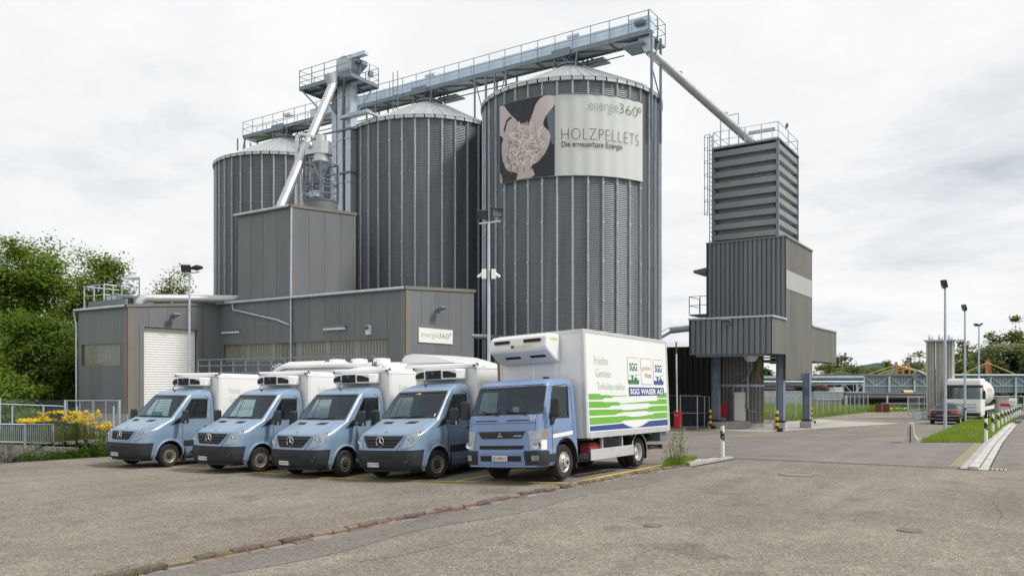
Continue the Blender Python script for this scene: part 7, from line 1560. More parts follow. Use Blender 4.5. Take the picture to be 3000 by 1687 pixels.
# weeds at the kerb end behind the truck
wk = np.random.RandomState(12)
for k in range(14):
    px = wk.uniform(1955, 2020); d = gp(1985, 1366).dot(FW) + wk.uniform(-.2, .9); p = at(px, d); h = .35 + .75 * wk.rand() if k else 1.15; b = MB()
    if k == 0: p = at(2004, gp(2004, 1364).dot(FW) + .15)
    t = thing('roadside_weed', 'thin wild weed growing behind the kerb end at the rear of the truck' if k else 'tallest leafy weed at the end of the brown kerb stones', 'weed', (p.x, p.y, gz(p.x, p.y)), group='weeds behind the truck')
    z0_ = gz(p.x, p.y); lx_, ly_ = wk.uniform(-.2, .2, 2) * h; b.tube([(p.x, p.y, z0_), (p.x + lx_ * .4, p.y + ly_ * .4, z0_ + h * .6), (p.x + lx_, p.y + ly_, z0_ + h)], [.008, .006, .002], 5); b.build('stem', 'weed' if k % 2 == 0 else 'dry_weed', t)
    n = 70 if k == 0 else 26; tt = wk.rand(n); C = np.stack([p.x + lx_ * tt + wk.normal(size=n) * (.05 if k == 0 else .07), p.y + ly_ * tt + wk.normal(size=n) * .06, z0_ + h * tt], 1); link('leaves', fast_mesh('leaves', leaf_quads(C, .07, wk, .2, .35), 4, 'weed' if k % 3 != 2 else 'grass_tall'), None, t)
KG = [gp(1940, 1372), gp(2030, 1364), gp(2040, 1350), gp(1955, 1356)]
o = link('kerb_grass', fast_mesh('kerb_grass', blades(2200, in_poly(KG), .22, wk, .008, .8), 3, 'grass'), None, kind='stuff'); o['label'] = 'tuft of grass where the kerb stones meet the granite kerb'; o['category'] = 'grass'
def kerb_pt(r_):
    i = int(min(len(fine_k) - 1, abs(r_.normal()) * 45)); p = fine_k[i] + Vector((r_.choice([.1, -.11, -.3]) + r_.normal() * .015, r_.normal() * .02, 0)); return (p.x, p.y, gz(p.x, p.y) + .02)
o = link('joint_moss', fast_mesh('joint_moss', blades(1000, kerb_pt, .05, wk, .006, .8), 3, 'grass'), None, kind='stuff'); o['label'] = 'small tufts of grass in the joints of the kerb stones'; o['category'] = 'grass'

# ------------------------------------------------------------------ lamps
def mast(label, px, d, top_py, heads, base_py=None, r=.055, bands=False):
    p = at(px, d) if base_py is None else gp(px, base_py); g = gz(p.x, p.y); zt_ = zat(p, top_py); t = thing('floodlight_mast', label, 'lamp post', (p.x, p.y, g), group='floodlight masts')
    b = MB(); b.tube([(p.x, p.y, g), (p.x, p.y, g + 3), (p.x, p.y, zt_)], [r * 1.25, r, r * .75], 12); b.build('pole', 'galv', t, 1.0); b = MB(); b.lathe([(r * 2.4, 0), (r * 2.4, .03), (r * 1.3, .04)], 14, (p.x, p.y, g)); b.build('base_plate', 'galv', t)
    xs = [h[0] for h in heads]
    if len(heads) > 1 or heads[0][0]:
        a_, c_ = min(xs + [0]) - .12, max(xs + [0]) + .12; b = MB(); b.bar(Vector((p.x, p.y, zt_)) + RT * a_ - VZ * .04, Vector((p.x, p.y, zt_)) + RT * c_ + VZ * .05, .05, .05); b.build('cross_arm', 'galv', t)
    for (dx, dz, w_, h_, tilt, yw) in heads:
        c = Vector((p.x, p.y, zt_ + dz)) + RT * dx; n_ = (-FW * math.cos(yw) + RT * math.sin(yw)); s_ = n_.cross(VZ); f_ = (n_ * math.sin(tilt) - VZ * math.cos(tilt)).normalized(); u_ = s_.cross(f_).normalized()
        b = MB(); b.obox(c - s_ * w_ / 2 - u_ * h_ / 2 - f_ * .05, s_ * w_, u_ * h_, f_ * .09); ho = b.build('lamp_head', 'black_plastic', t, bevel=.02)
        b = MB(); b.obox(c - s_ * (w_ / 2 - .03) - u_ * (h_ / 2 - .03) + f_ * .042, s_ * (w_ - .06), u_ * (h_ - .06), f_ * .004); b.build('lamp_glass', 'lamp_glass', ho)
        for k in range(7): b = MB(); b.obox(c - s_ * w_ / 2 + s_ * (w_ * (k + .4) / 7) - u_ * h_ / 2 - f_ * .085, s_ * .012, u_ * h_, f_ * .04); b.build('cooling_fin', 'black_plastic', ho)
        b = MB(); b.bar(c - f_ * .05, Vector((p.x, p.y, zt_)) + RT * dx, .03); b.build('bracket', 'galv_dark', ho)
    return t, p
mast('thin floodlight mast in front of the white roller door', 555, 36, 800, [(-.16, .20, .42, .36, 1.0, .2), (.34, .22, .46, .34, .25, 1.3)])
t_, p_ = mast('tall floodlight mast with two black heads in front of the right silo', 1432, 28, 652, [(-.22, .27, .40, .32, 1.2, 0), (.30, .36, .40, .32, 1.2, .2)], r=.06)
for s in (-1, 1):
    c = Vector((p_.x, p_.y, zat(p_, 803))) + RT * s * .17; b = MB(); b.obox(c - RT * .08 - FW * .08 - VZ * .17, RT * .16, FW * .14, VZ * .34); o = b.build('antenna_box', 'white_paint', t_, bevel=.015); b = MB(); b.tube([c + RT * s * .06 + VZ * .02, c + RT * s * .22 - VZ * .1], .05, 8); b.build('antenna_horn', 'white_paint', o, 1.0)
mast('nearest of the three floodlight masts beside the parked dark car', 2769, 0, 838, [(-.06, .12, .34, .46, 1.1, -.9), (.04, .0, .30, .34, 1.2, 1.0)], 1261, .075)
mast('second floodlight mast in front of the white tanker at the right', 2827, 0, 906, [(-.06, .12, .34, .46, 1.1, -.9), (.06, .0, .30, .34, 1.2, 1.0)], 1240, .075)
mast('farthest floodlight mast at the right behind the tanker', 2868, 0, 955, [(-.25, .1, .4, .3, .4, -1.2), (.18, .14, .4, .3, .5, 1.2)], 1221, .075)
# ------------------------------------------------------------------ delineator posts
def delin_mesh():
    b = MB(); pr = [(-.06, .05), (-.055, -.03), (0, -.06), (.055, -.03), (.06, .05)]; h = 1.02
    n = len(pr); b.v = [(x, y, 0) for x, y in pr] + [(x * .9, y * .9, h - .06 * (1 if x < -.02 else .2 if x > .02 else .6)) for x, y in pr]
    b.f = [(i, (i + 1) % n, n + (i + 1) % n, n + i) for i in range(n)] + [tuple(range(n, 2 * n))]; me = b.mesh('post_body'); me.materials.append(MATS['white_paint']); return me
def band_mesh():
    b = MB(); pr = [(-.0575, .049), (-.0535, -.0305), (0, -.0605), (.0535, -.0305), (.0575, .049)]; n = 5; pr = [(x * 1.03, y * 1.03) for x, y in pr]
    zz = [(.60 - .10 * (x + .06) / .12, .86 - .10 * (x + .06) / .12) for x, y in pr]; b.v = [(x, y, z[0]) for (x, y), z in zip(pr, zz)] + [(x, y, z[1]) for (x, y), z in zip(pr, zz)]; b.f = [(i, (i + 1) % n, n + (i + 1) % n, n + i) for i in range(n)]; me = b.mesh('black_band'); me.materials.append(MATS['black_plastic']); return me
def refl_mesh():
    b = MB(); b.lathe([(0, -.008), (.022, -.006), (.022, .01)], 12, (-.005, -.062, .77), 'y'); me = b.mesh('reflector'); me.materials.append(MATS['reflector']); return me
DM, BM_, RM = delin_mesh(), band_mesh(), refl_mesh()
def delin(px, py, label, group):
    p = gp(px, py); t = thing('delineator_post', label, 'delineator', (p.x, p.y, p.z), YAW, group=group); inst('post_body', DM, t, world=False); inst('black_band', BM_, t, world=False); inst('reflector', RM, t, world=False); inst('reflector', RM, t, (0, 0, -.13), world=False); return t
delin(2117, 1340, 'single white and black delineator post at the driveway corner near the truck', 'delineator posts')
d0_, d1_ = gp(2889, 1296), gp(2909, 1270); stp = (d1_ - d0_); stp.z = 0; stp = stp.normalized() * 7.0
ords = ['nearest', 'second nearest', 'third', 'fourth', 'fifth', 'sixth', 'seventh', 'eighth', 'ninth', 'tenth', 'eleventh']
dd = [(2889, 1296), (2909, 1270.5), (2925, 1257), (2936, 1248), (2946.5, 1242), (2955, 1237), (2963, 1231.5), (2970, 1227), (2976, 1223), (2982, 1219.5), (2989, 1216)]
for k, (px, py) in enumerate(dd): delin(px, py, ords[k] + ' delineator post of the row on the grass verge', 'delineator row on the verge')
# ------------------------------------------------------------------ barrier, bollards, fences by the tower
bp_ = gp(1986, 1260); bar = thing('parking_barrier', 'red parking barrier box with raised white arm behind the truck', 'barrier', bp_)
b = MB(); b.box(bp_.x - .35, bp_.x + .4, bp_.y - .3, bp_.y + .3, bp_.z - .1, bp_.z + .1); b.build('footing', 'concrete', bar); b = MB(); b.box(bp_.x - .2, bp_.x + .2, bp_.y - .16, bp_.y + .16, bp_.z + .1, bp_.z + 1.15); cb_ = b.build('cabinet', 'red_paint', bar, bevel=.03)
b = MB(); b.box(bp_.x - .17, bp_.x + .17, bp_.y - .172, bp_.y - .161, bp_.z + .2, bp_.z + 1.0); b.build('door', 'red_paint', cb_); lettering('NOVA', (bp_.x - .12, bp_.y - .178, bp_.z + .84), VX, VZ, .22, .07, 'white_paint', cb_, .02)
a0 = Vector((bp_.x + .04, bp_.y - .2, bp_.z + 1.05)); a1 = at(1981, a0.dot(FW), 1001); b = MB(); b.bar(a0, a0.lerp(a1, .83), .09, .05); b.build('arm', 'white_paint', bar); b = MB(); b.bar(a0.lerp(a1, .83), a1, .091, .051); b.build('arm_tip', 'rust_brown', bar)
def bollard_proto():
    t = thing('bollard', '', 'bollard', (0, 0, 0), group='yellow and black bollards'); mat('safety_yellow', (.75, .50, .01), .45, 0, .1, 5)
    for k in range(7): b = MB(); b.lathe([(.09, k * .165), (.09, k * .165 + .164)] + ([(.085, 1.155), (0, 1.16)] if k == 6 else []), 20); b.build('stripe', 'safety_yellow' if k % 2 == 0 else 'black_plastic', t, .6, world=False)
    b = MB(); b.box(.05, .3, -.12, .12, .0, .2); b.build('foot_block', 'black_plastic', t, world=False); return t
bol = bollard_proto(); spots_ = [(2081, 1256, 'striped bollard in front of the left tower column'), (2221, 1232, 'striped bollard behind the tower bay, left of the wire gate'), (2276, 1264, 'striped bollard in front of the near tower column'), (2377, 1240, 'striped bollard half hidden behind the right tower column')]
for k, (px, py, lb_) in enumerate(spots_):
    o = bol if k == 0 else dup(bol); p = gp(px, py); o.location = p; o['label'] = lb_
def framed_fence(name, label, pts, h0, net=True, bars=(), rail=True):
    """pts: list of (px, base_py, top_py)"""
    P_ = [gp(px, py) for px, py, _ in pts]; t = thing(name, label, 'gate' if 'gate' in name else 'fence', P_[0])
    Z_ = [zat(p, ty) for p, (_, _, ty) in zip(P_, pts)]
    for p, z in zip(P_, Z_): b = MB(); b.tube([(p.x, p.y, p.z), (p.x, p.y, z + .04)], .035, 8); b.build('post', 'galv', t, 1.0)
    for a, c, za, zc in zip(P_[:-1], P_[1:], Z_[:-1], Z_[1:]):
        if rail: 
            for f in (1.0, .48, .06): b = MB(); b.tube([(a.x, a.y, a.z + (za - a.z) * f), (c.x, c.y, c.z + (zc - c.z) * f)], .02, 6); b.build('rail', 'galv', t)
        if net: o = wire_net(a, c, a.z + .05, za, c.z + .05, zc, .13, .0016).build('wire_net', 'galv_dark', t); o['kind'] = 'stuff'
    return t
framed_fence('wire_gate', 'galvanised mesh gate between the red barrier and the loading tower', [(1940, 1254, 1158), (1993, 1256, 1158.5), (2043, 1256, 1159), (2064, 1254, 1161), (2078, 1252, 1162)], 2)
framed_fence('yard_gate', 'small wire gate in the far fence seen under the tower', [(2206, 1234, 1163), (2226, 1238, 1163), (2258, 1240, 1162)], 2, True)
FP = [(2270, 1238.5, 1161), (2331, 1231.5, 1160), (2394, 1224, 1159), (2411, 1222, 1158.5), (2428, 1220, 1158.5), (2446, 1217.5, 1158), (2461, 1215.5, 1158), (2476, 1213.5, 1157.5), (2491, 1212, 1157), (2504, 1210.5, 1157), (2517, 1209, 1156.5), (2530, 1207.5, 1156), (2543, 1206, 1156)]
framed_fence('far_fence', 'long wire fence along the meadow at the far side of the yard', FP, 2, True, rail=False)
framed_fence('vaporizer_gate', 'wire gate beside the tall vaporizer columns', [(2660, 1236, 1163), (2692, 1231, 1163), (2708, 1228, 1164)], 2, True)
# concrete barrier
cbp = gp(2667, 1297); jb = thing('concrete_barrier', 'single grey concrete barrier block standing end on beside the grass verge', 'barrier', cbp, YAW * 0)
pr = [(-.32, 0), (-.32, .10), (-.17, .30), (-.10, .78), (-.08, .82), (.08, .82), (.10, .78), (.17, .30), (.32, .10), (.32, 0)]
for nm, ix in (('foot', (0, 1, 2, 7, 8, 9)), ('block', (2, 3, 4, 5, 6, 7))): b = MB(); b.prism([cbp + RT * pr[i][0] + VZ * pr[i][1] for i in ix], (FW + RT * .55).normalized() * .9); b.build(nm, 'concrete', jb, fix=True)
b = MB(); b.obox(cbp + RT * -.012 - FW * .02 + VZ * .02, RT * .024, FW * .03, VZ * .72); b.build('key_slot', 'dark_gap', jb)
# ------------------------------------------------------------------ vaporizer columns
vp0 = gp(2712, 1228); mat('vapor_alu', (.64, .63, .60), .5, .5, .15, 1.5, stretch=(1, 1, .3)); vz = thing('vaporizer', 'group of tall ribbed metal vaporizer columns beside the parked dark car', 'vaporizer', vp0); zt_ = zat(vp0, 1000); z0_ = vp0.z + .55
for i in range(3):
    for j in range(2):
        c = vp0 + VX * (.3 + i * .72) + VY * (.35 + j * .8)
        for k in range(8):
            a = k * math.pi / 4; d = Vector((math.cos(a), math.sin(a), 0)); s = Vector((-d.y, d.x, 0)); b = MB(); b.obox(c + d * .04 - s * .012 + VZ * (z0_ - c.z), d * .27, s * .024, VZ * (zt_ - z0_)); b.build('fin', 'vapor_alu', vz)
        b = MB(); b.tube([(c.x, c.y, z0_), (c.x, c.y, zt_)], .06, 8); b.build('core_tube', 'vapor_alu', vz)
    c = vp0 + VX * (.3 + i * .72) + VY * .35; b = MB(); b.tube([(c.x, c.y + .8 * (1 - math.cos(a)) / 2, zt_ + .1 + .36 * math.sin(a)) for a in frange(0, math.pi, 10)], .15, 8); b.build('return_bend', 'roof_sheet', vz, 1.0)
for zz in (zt_, z0_ - .12): b = MB(); b.box(vp0.x - .15, vp0.x + 2.2, vp0.y - .1, vp0.y + 1.6, zz, zz + .12); b.build('frame_plate', 'galv', vz)
for dx, dy in ((0, 0), (2.0, 0), (0, 1.4), (2.0, 1.4)): b = MB(); b.box(vp0.x + dx, vp0.x + dx + .16, vp0.y + dy, vp0.y + dy + .16, vp0.z, z0_); b.build('leg', 'galv', vz)
b = MB(); b.tube([(vp0.x - .2, vp0.y - .2, vp0.z), (vp0.x - .2, vp0.y - .2, vp0.z + .7), (vp0.x - .9, vp0.y - .3, vp0.z + .7), (vp0.x - .9, vp0.y - .3, vp0.z)], .05, 8); b.build('feed_pipe', 'galv', vz, 1.0)
# ------------------------------------------------------------------ dark saloon car (rear view)
CAR = Cab([(.22, .06, .80, .2, .2, .05), (.32, .02, .92, .25, .3, .08), (.60, .0, .95, .26, .34, .09), (.86, .05, .94, .26, .34, .09), (.96, .10, .92, .25, .32, .08), (1.02, .42, .86, .22, .2, .06), (1.06, .60, .80, .2, .18, .06), (1.38, 1.32, .62, .16, .16, .05), (1.44, 1.58, .55, .2, .2, .04), (1.465, 1.85, .42, .2, .1, .02)], 2.55)
cp_ = gp(2764, 1243.5); car = thing('parked_car', 'dark blue saloon car parked by the lamp post, seen from behind', 'car', (cp_.x, cp_.y, cp_.z + .0), R(-2))
RWS = (-1.3, 1.3, 1.08, 1.37); uh = [round(x, 3) for x in refine([0, 1, 1.3, 2, 3], .08)]; U3 = [-x for x in reversed(uh[1:])] + uh; Z3 = refine([.22, .32, .60, .86, .96, 1.02, 1.06, 1.08, 1.37, 1.38, 1.44, 1.465], .04)
bo = CAR.skin(U3, Z3, [RWS], (1.05, .34, .40)); n = len(U3); bo.f.append(tuple((len(Z3) - 1) * n + i for i in range(n)))
# front half: mirrored shape of the cabin and bonnet
fr_ = [(2.55, 1.465, .42, .55), (3.0, 1.42, .56, .62), (3.7, 1.02, .80, .86), (4.5, .92, .84, .93), (5.0, .72, .70, .90), (5.1, .45, .62, .85)]; o = len(bo.v)
for (y, zt3, wt3, wb3) in fr_: bo.v += [(-wb3, y, .25), (-.94 if y < 4.6 else -wb3, y, min(.95, zt3 - .05)), (-wt3, y, zt3), (wt3, y, zt3), (.94 if y < 4.6 else wb3, y, min(.95, zt3 - .05)), (wb3, y, .25)]
bo.f += [(o + 6 * j + i, o + 6 * j + i + 1, o + 6 * j + 7 + i, o + 6 * j + 6 + i) for j in range(len(fr_) - 1) for i in range(5)]
bo.build('body', 'car_paint', car, .7, world=False)
b = MB(); b.grid(lambda a, c: CAR.O(RWS[0] + (RWS[1] - RWS[0]) * a, RWS[2] + (RWS[3] - RWS[2]) * c, -.004), 16, 6); b.build('rear_window', 'car_glass', car, 1.0, world=False)
for sg in (-1, 1):
    q = [(sg * .62, .78), (sg * 1.75, .76), (sg * 1.75, .92), (sg * .62, .88)]; q = q if sg > 0 else [q[1], q[0], q[3], q[2]]; CAR.patch(q, .012, 10, 3).build('tail_light', 'tail_red', car, 1.0, world=False)
    b = MB(); b.add([(sg * (CAR.par(1.06)[1] + .012), 1.5, 1.04), (sg * .88, 3.2, 1.04), (sg * .70, 2.7, 1.36), (sg * .655, 1.75, 1.36)], [(0, 1, 2, 3) if sg > 0 else (3, 2, 1, 0)]); b.build('side_window', 'car_glass', car, world=False)
    b = MB(); b.box(sg * 1.02 - .09, sg * 1.02 + .09, 2.9, 3.0, .98, 1.1); b.build('mirror', 'car_paint', car, world=False, bevel=.03)
    for y in (1.05, 4.15): wheel(car, (sg * .82, y, .34), .34, .24, .25, 'wheel_silver', sg, 'car')
CAR.patch([(-1.5, .62), (1.5, .62), (1.5, .635), (-1.5, .635)], .014, 20, 1).build('chrome_strip', 'chrome', car, world=False); CAR.patch([(-1.6, .40), (1.6, .40), (1.6, .42), (-1.6, .42)], .014, 20, 1).build('chrome_strip', 'chrome', car, world=False)
b = MB(); b.box(-.26, .26, -.012, .02, .64, .75); b.build('licence_plate', 'black_plastic', car, world=False); b = MB(); b.box(-.75, .75, .1, 4.9, .2, .24); b.build('underbody', 'black_plastic', car, world=False)
b = MB(); b.box(-.6, .6, 1.9, 2.1, .6, 1.2); b.build('seat', 'seat', car, world=False)
# ------------------------------------------------------------------ white tanker at the right, front view
kp = gp(2822, 1232); tk = thing('tanker_truck', 'white tanker truck facing the camera behind the floodlight mast at right', 'truck', (kp.x, kp.y, kp.z), R(-4))
ACT = Cab([(.35, .05, 1.2, .1, .15, .05), (.5, .0, 1.24, .1, .15, .06), (1.2, .0, 1.25, .1, .15, .06), (1.7, .05, 1.25, .1, .15, .06), (2.7, .16, 1.24, .1, .15, .06), (3.3, .30, 1.22, .1, .15, .05), (3.55, .55, 1.12, .2, .2, .03), (3.62, .9, .9, .2, .2, .01)], 2.3)
AWS = (-1.45, 1.45, 1.75, 2.65); uh = [round(x, 3) for x in refine([0, 1, 1.45, 2, 2.1, 2.7, 3], .1)]; U4 = [-x for x in reversed(uh[1:])] + uh; Z4 = refine([.35, .5, 1.2, 1.7, 1.75, 2.65, 2.7, 3.1, 3.35, 3.42], .1)
bo = ACT.skin(U4, Z4, [AWS, (-2.7, -2.1, 1.75, 2.65), (2.1, 2.7, 1.75, 2.65)]); n = len(U4); bo.f.append(tuple((len(Z4) - 1) * n + i for i in range(n))); bo.build('cab_body', 'white_paint', tk, .7, world=False)
for q in (AWS, (-2.7, -2.1, 1.75, 2.65), (2.1, 2.7, 1.75, 2.65)): b = MB(); b.grid(lambda a, c: ACT.O(q[0] + (q[1] - q[0]) * a, q[2] + (q[3] - q[2]) * c, -.005), 12, 4); b.build('windscreen' if q is AWS else 'side_window', 'car_glass', tk, 1.0, world=False)
ACT.patch([(-1.5, 2.66), (1.5, 2.66), (1.5, 2.85), (-1.5, 2.85)], .2, 16, 2, base=.0).build('sun_visor', 'black_plastic', tk, world=False)
for zz in (.75, 1.0, 1.25): ACT.patch([(-.8, zz), (.8, zz), (.8, zz + .16), (-.8, zz + .16)], .015, 12, 1).build('grille_bar', 'galv', tk, world=False)
star_badge(tk, ACT.O(0, 1.2, .04), .2); ACT.patch([(-1.4, .4), (1.4, .4), (1.4, .66), (-1.4, .66)], .03, 16, 2).build('bumper', 'bumper_grey', tk, world=False)
for sg in (-1, 1):
    q = [(sg * 1.0, .5), (sg * 1.6, .5), (sg * 1.6, .75), (sg * 1.0, .7)]; q = q if sg > 0 else [q[1], q[0], q[3], q[2]]; ACT.patch(q, .035, 6, 3).build('headlight', 'reflector', tk, 1.0, world=False)
    b = MB(); b.obox((sg * 1.42 - .1, .35, 1.75), (.2, 0, 0), (0, .15, 0), (0, 0, .7)); b.build('mirror', 'black_plastic', tk, world=False, bevel=.05)
    for y in (1.4, 4.4, 5.8, 7.2): wheel(tk, (sg * 1.05, y, .5), .5, .32, .3, 'wheel_silver', sg, 'truck_rear')
    b = MB(); b.box(sg * 1.2 - .03, sg * 1.2 + .03, 2.5, 8.5, .8, 1.1); b.build('side_skirt', 'white_paint', tk, world=False)
b = MB(); b.lathe([(0, 2.6), (.8, 2.6), (1.18, 2.85), (1.22, 3.2), (1.22, 8.6), (1.1, 8.9), (0, 9.0)], 28, (0, 0, 2.15), 'y'); b.build('tank', 'white_box', tk, .6, world=False); b = MB(); b.box(-.45, .45, 2.4, 9, .75, 1.05); b.build('frame_rail', 'black_plastic', tk, world=False); b = MB(); b.box(-.5, .5, 3, 8.6, 3.3, 3.42); b.build('walkway', 'galv', tk, world=False); b = MB(); b.box(-1.1, 1.1, .6, 2.2, 1.0, 1.7); b.build('cab_interior', 'interior', tk, world=False)
b = MB(); b.add([(1.225, 4.2, 2.3), (1.225, 7.2, 2.3), (1.19, 7.0, 2.6), (1.19, 4.4, 2.6)], [(0, 1, 2, 3)]); b.build('orange_print', mat('orange_print', (.7, .38, .22), .5), tk, world=False)
# ------------------------------------------------------------------ silo tanker behind the vans (only its top shows)
s0 = at(855, 30.0); sx1 = s0.x + hit(s0, VX, 1235); sgz = gz(s0.x, s0.y); st = thing('silo_tanker', 'white pellet tanker truck parked behind the vans, hoses along its top', 'truck', ((s0.x + sx1) / 2, s0.y, sgz)); TZ = 2.66; TR = 1.12
b = MB(); L_ = sx1 - s0.x; b.lathe([(0, 0), (.7, .0), (TR * .95, .25), (TR, .6), (TR, L_ - .5), (TR * .95, L_ - .2), (.6, L_), (0, L_)], 32, (s0.x, s0.y, TZ - TR + .25), 'x'); b.build('tank', 'white_box', st, .6)
for f in (.38, .55, .72, .93): x = s0.x + L_ * f; b = MB(); b.lathe([(.3, 0), (.3, .12), (.26, .16), (0, .18)], 18, (x, s0.y, TZ + .22)); o = b.build('manhole', 'white_box', st, .6); b = MB(); b.box(x - .32, x + .32, s0.y - .02, s0.y + .02, TZ + .38, TZ + .42); b.build('lid_bar', 'galv_dark', o)
for k in range(3):
    e = s0.x + L_ * (.42 + .2 * k); yy = s0.y - .45 - .14 * k; zz = TZ + .10 - .05 * k; b = MB(); b.tube([(s0.x - .1, yy, zz - .05), (s0.x + .4, yy, zz + .14), (e - .3, yy, zz + .16), (e - .05, yy + .05, zz + .2), (e + .15, yy + .12, zz + .08), (e + .2, yy + .15, zz - .2)], .075, 10); o = b.build('hose', 'white_paint', st, 1.0)
    for j in range(3): b = MB(); b.lathe([(.085, 0), (.085, .04)], 10, (e - .34 + .075 * j, yy, zz + .165), 'x'); b.build('clamp', 'black_plastic', o)
    b = MB(); b.tube([(s0.x + .1, yy, zz + .05), (s0.x - .15, yy - .05, zz + .15)], .03, 6); b.build('coupling', 'galv', o)
cx0 = sx1 + .25; b = MB(); b.box(cx0, cx0 + 2.1, s0.y - 1.2, s0.y + 1.2, sgz + .5, TZ + .15); o = b.build('cab', 'white_box', st, bevel=.12)
b = MB(); fz_ = TZ + .16; b.prism([(cx0 - .05, s0.y - 1.1, fz_), (cx0 - .05, s0.y - 1.1, fz_ + .24), (cx0 + .3, s0.y - 1.1, fz_ + .30), (cx0 + 1.2, s0.y - 1.1, fz_ + .22), (cx0 + 2.0, s0.y - 1.1, fz_ + .02), (cx0 + 2.0, s0.y - 1.1, fz_)][::-1], (0, 2.2, 0)); b.build('roof_fairing', 'white_box', st, bevel=.06, fix=True)
b = MB(); b.box(s0.x + .2, cx0 + 1.8, s0.y - .5, s0.y + .5, sgz + .7, sgz + 1.0); b.build('frame_rail', 'black_plastic', st)
for f in (.1, .2, .3, .95):
    for sg in (-1, 1): wh = wheel(st, (0, 0, 0), .5, .32, .3, 'wheel_silver', sg, 'truck_rear'); wh.location = (s0.x + L_ * f - (s0.x + sx1) / 2, sg * 1.0, .5); wh.rotation_euler = (0, 0, math.pi / 2 * (1 if sg > 0 else -1))
# ------------------------------------------------------------------ far side of the yard
def farbox(name, label, cat, px0, px1, py0, py1, d, dep, m, ribs=0, group=None):
    a = at(px0, d); w_ = hit(a, RT, px1); z0_, z1_ = zat(a, py1), zat(a, py0); t = thing(name, label, cat, (a.x, a.y, z0_), group=group); b = MB(); b.obox(Vector((a.x, a.y, z0_)), RT * w_, FW * dep, VZ * (z1_ - z0_)); b.build('shell', m, t)
    for k in range(ribs): b = MB(); b.obox(Vector((a.x, a.y, z0_ + .15)) + RT * (w_ * (k + .25) / ribs) - FW * .05, RT * (w_ / ribs * .5), FW * .05, VZ * (z1_ - z0_ - .3)); b.build('rib', m, t)
    b = MB(); b.obox(Vector((a.x, a.y, z1_)) - RT * .05 - FW * .06, RT * (w_ + .1), FW * (dep + .1), VZ * .1); b.build('top_edge', m, t); return t
mat('container_white', (.50, .53, .55), .6, 0, .2, .6); mat('container_pale', (.42, .48, .53), .6, 0, .2, .6); mat('shed_blue', (.33, .36, .44), .5, .2, .12, .5); mat('pipe_black', (.014, .014, .017), .38, 0, .2, 1); mat('mast_orange', (.50, .14, .07), .6, 0, .12, .8); mat('cable_yellow', (.50, .42, .08), .6, 0, .1)
farbox('container', 'white storage container seen under the loading tower', 'container', 2150, 2239, 1149, 1206, 92, 2.4, 'container_white', 14, 'far storage containers'); farbox('container', 'rust edged pale container between the tower columns', 'container', 2242, 2350, 1148, 1204, 93, 2.4, 'container_white', 18, 'far storage containers'); farbox('container', 'long pale blue container right of the loading tower', 'container', 2384, 2484, 1149, 1200, 94, 2.4, 'container_pale', 16, 'far storage containers'); farbox('container', 'pale container end behind the black pipes', 'container', 2486, 2545, 1150, 1198, 98, 2.4, 'container_white', 8, 'far storage containers')
farbox('scrap_pile', 'grey stack of boards in front of the pale blue container', 'boards', 2400, 2466, 1172, 1200, 90, 1.5, 'concrete', 5); farbox('white_crate', 'small white crate on top of the pipe stack', 'crate', 2445, 2470, 1137, 1146, 97, 1.5, 'white_paint')
def hpipe(label, px0, px1, py, d, r_, m='pipe_black', name='stacked_pipe', grp='stacked pipeline pipes', capm=None):
    a = at(px0, d, py); w_ = hit(a, RT, px1); t = thing(name, label, 'pipe', a, group=grp); b = MB(); b.tube([a, a + RT * w_], r_, 14); b.build('pipe_body', m, t, 1.0)
    for q in (a - RT * .02, a + RT * w_): b = MB(); b.tube([q, q + RT * .03], r_ * .97, 14); b.build('end_cap', capm or 'pipe_black', t)
for k, (x0, x1, py, d, r_, c_) in enumerate(((2200, 2392, 1133, 95, .42, None), (2200, 2322, 1141, 94, .30, 'mast_orange'), (2240, 2390, 1143, 96, .28, None), (2475, 2712, 1157, 88, .34, None), (2478, 2712, 1166, 87.5, .34, None), (2470, 2712, 1176, 88, .38, None), (2580, 2712, 1187, 87, .34, None))):
    hpipe(['thick black pipe lying on the containers under the tower', 'black pipe with orange end on the containers', 'black pipe behind the orange ended one on the containers', 'topmost long black pipe left of the vaporizer', 'second long black pipe from the top left of the vaporizer', 'third long black pipe from the top left of the vaporizer', 'lowest black pipe left of the vaporizer, near the ground'][k], x0, x1, py, d, r_, capm=c_)
for k in range(9): a = at(2381 + k * 4.4, 96, 1133 + (k % 2) * 6 + k * .7); b = MB(); b.tube([a - FW * .5, a + FW * 3], .34, 12); o = tag(b.build('pipe_end', 'rust_brown', None, 1.0), 'rust red pipe end pointing at the viewer in the stack beside the tower', 'pipe', 'rust red pipe ends'); 
hpipe('white pipe lying in the grass below the black pipes', 2585, 2662, 1199, 86, .2, 'white_paint', capm='white_paint'); hpipe('short cream pipe piece on top of the black pipes', 2645, 2672, 1149, 88, .25, mat('cream_pipe', (.6, .5, .33), .6))
for k, px in enumerate((2575, 2598)): a = gp(px, 1207); b = MB(); b.box(a.x - .3, a.x + .3, a.y - .3, a.y + .3, a.z, zat(a, 1182)); tag(b.build('pipe_trestle', 'rust_brown', None), ['brown trestle under the left end of the black pipes', 'brown trestle under the black pipes, right one'][k], 'trestle')
for k, px in enumerate((2599, 2480)): a = at(px, 86); b = MB(); b.tube([(a.x, a.y, -1), (a.x, a.y, zat(a, 1157))], .1, 8); tag(b.build('stack_post', 'galv', None, 1.0), ['grey post in front of the long black pipes', 'grey post at the left end of the black pipe stack'][k], 'post')
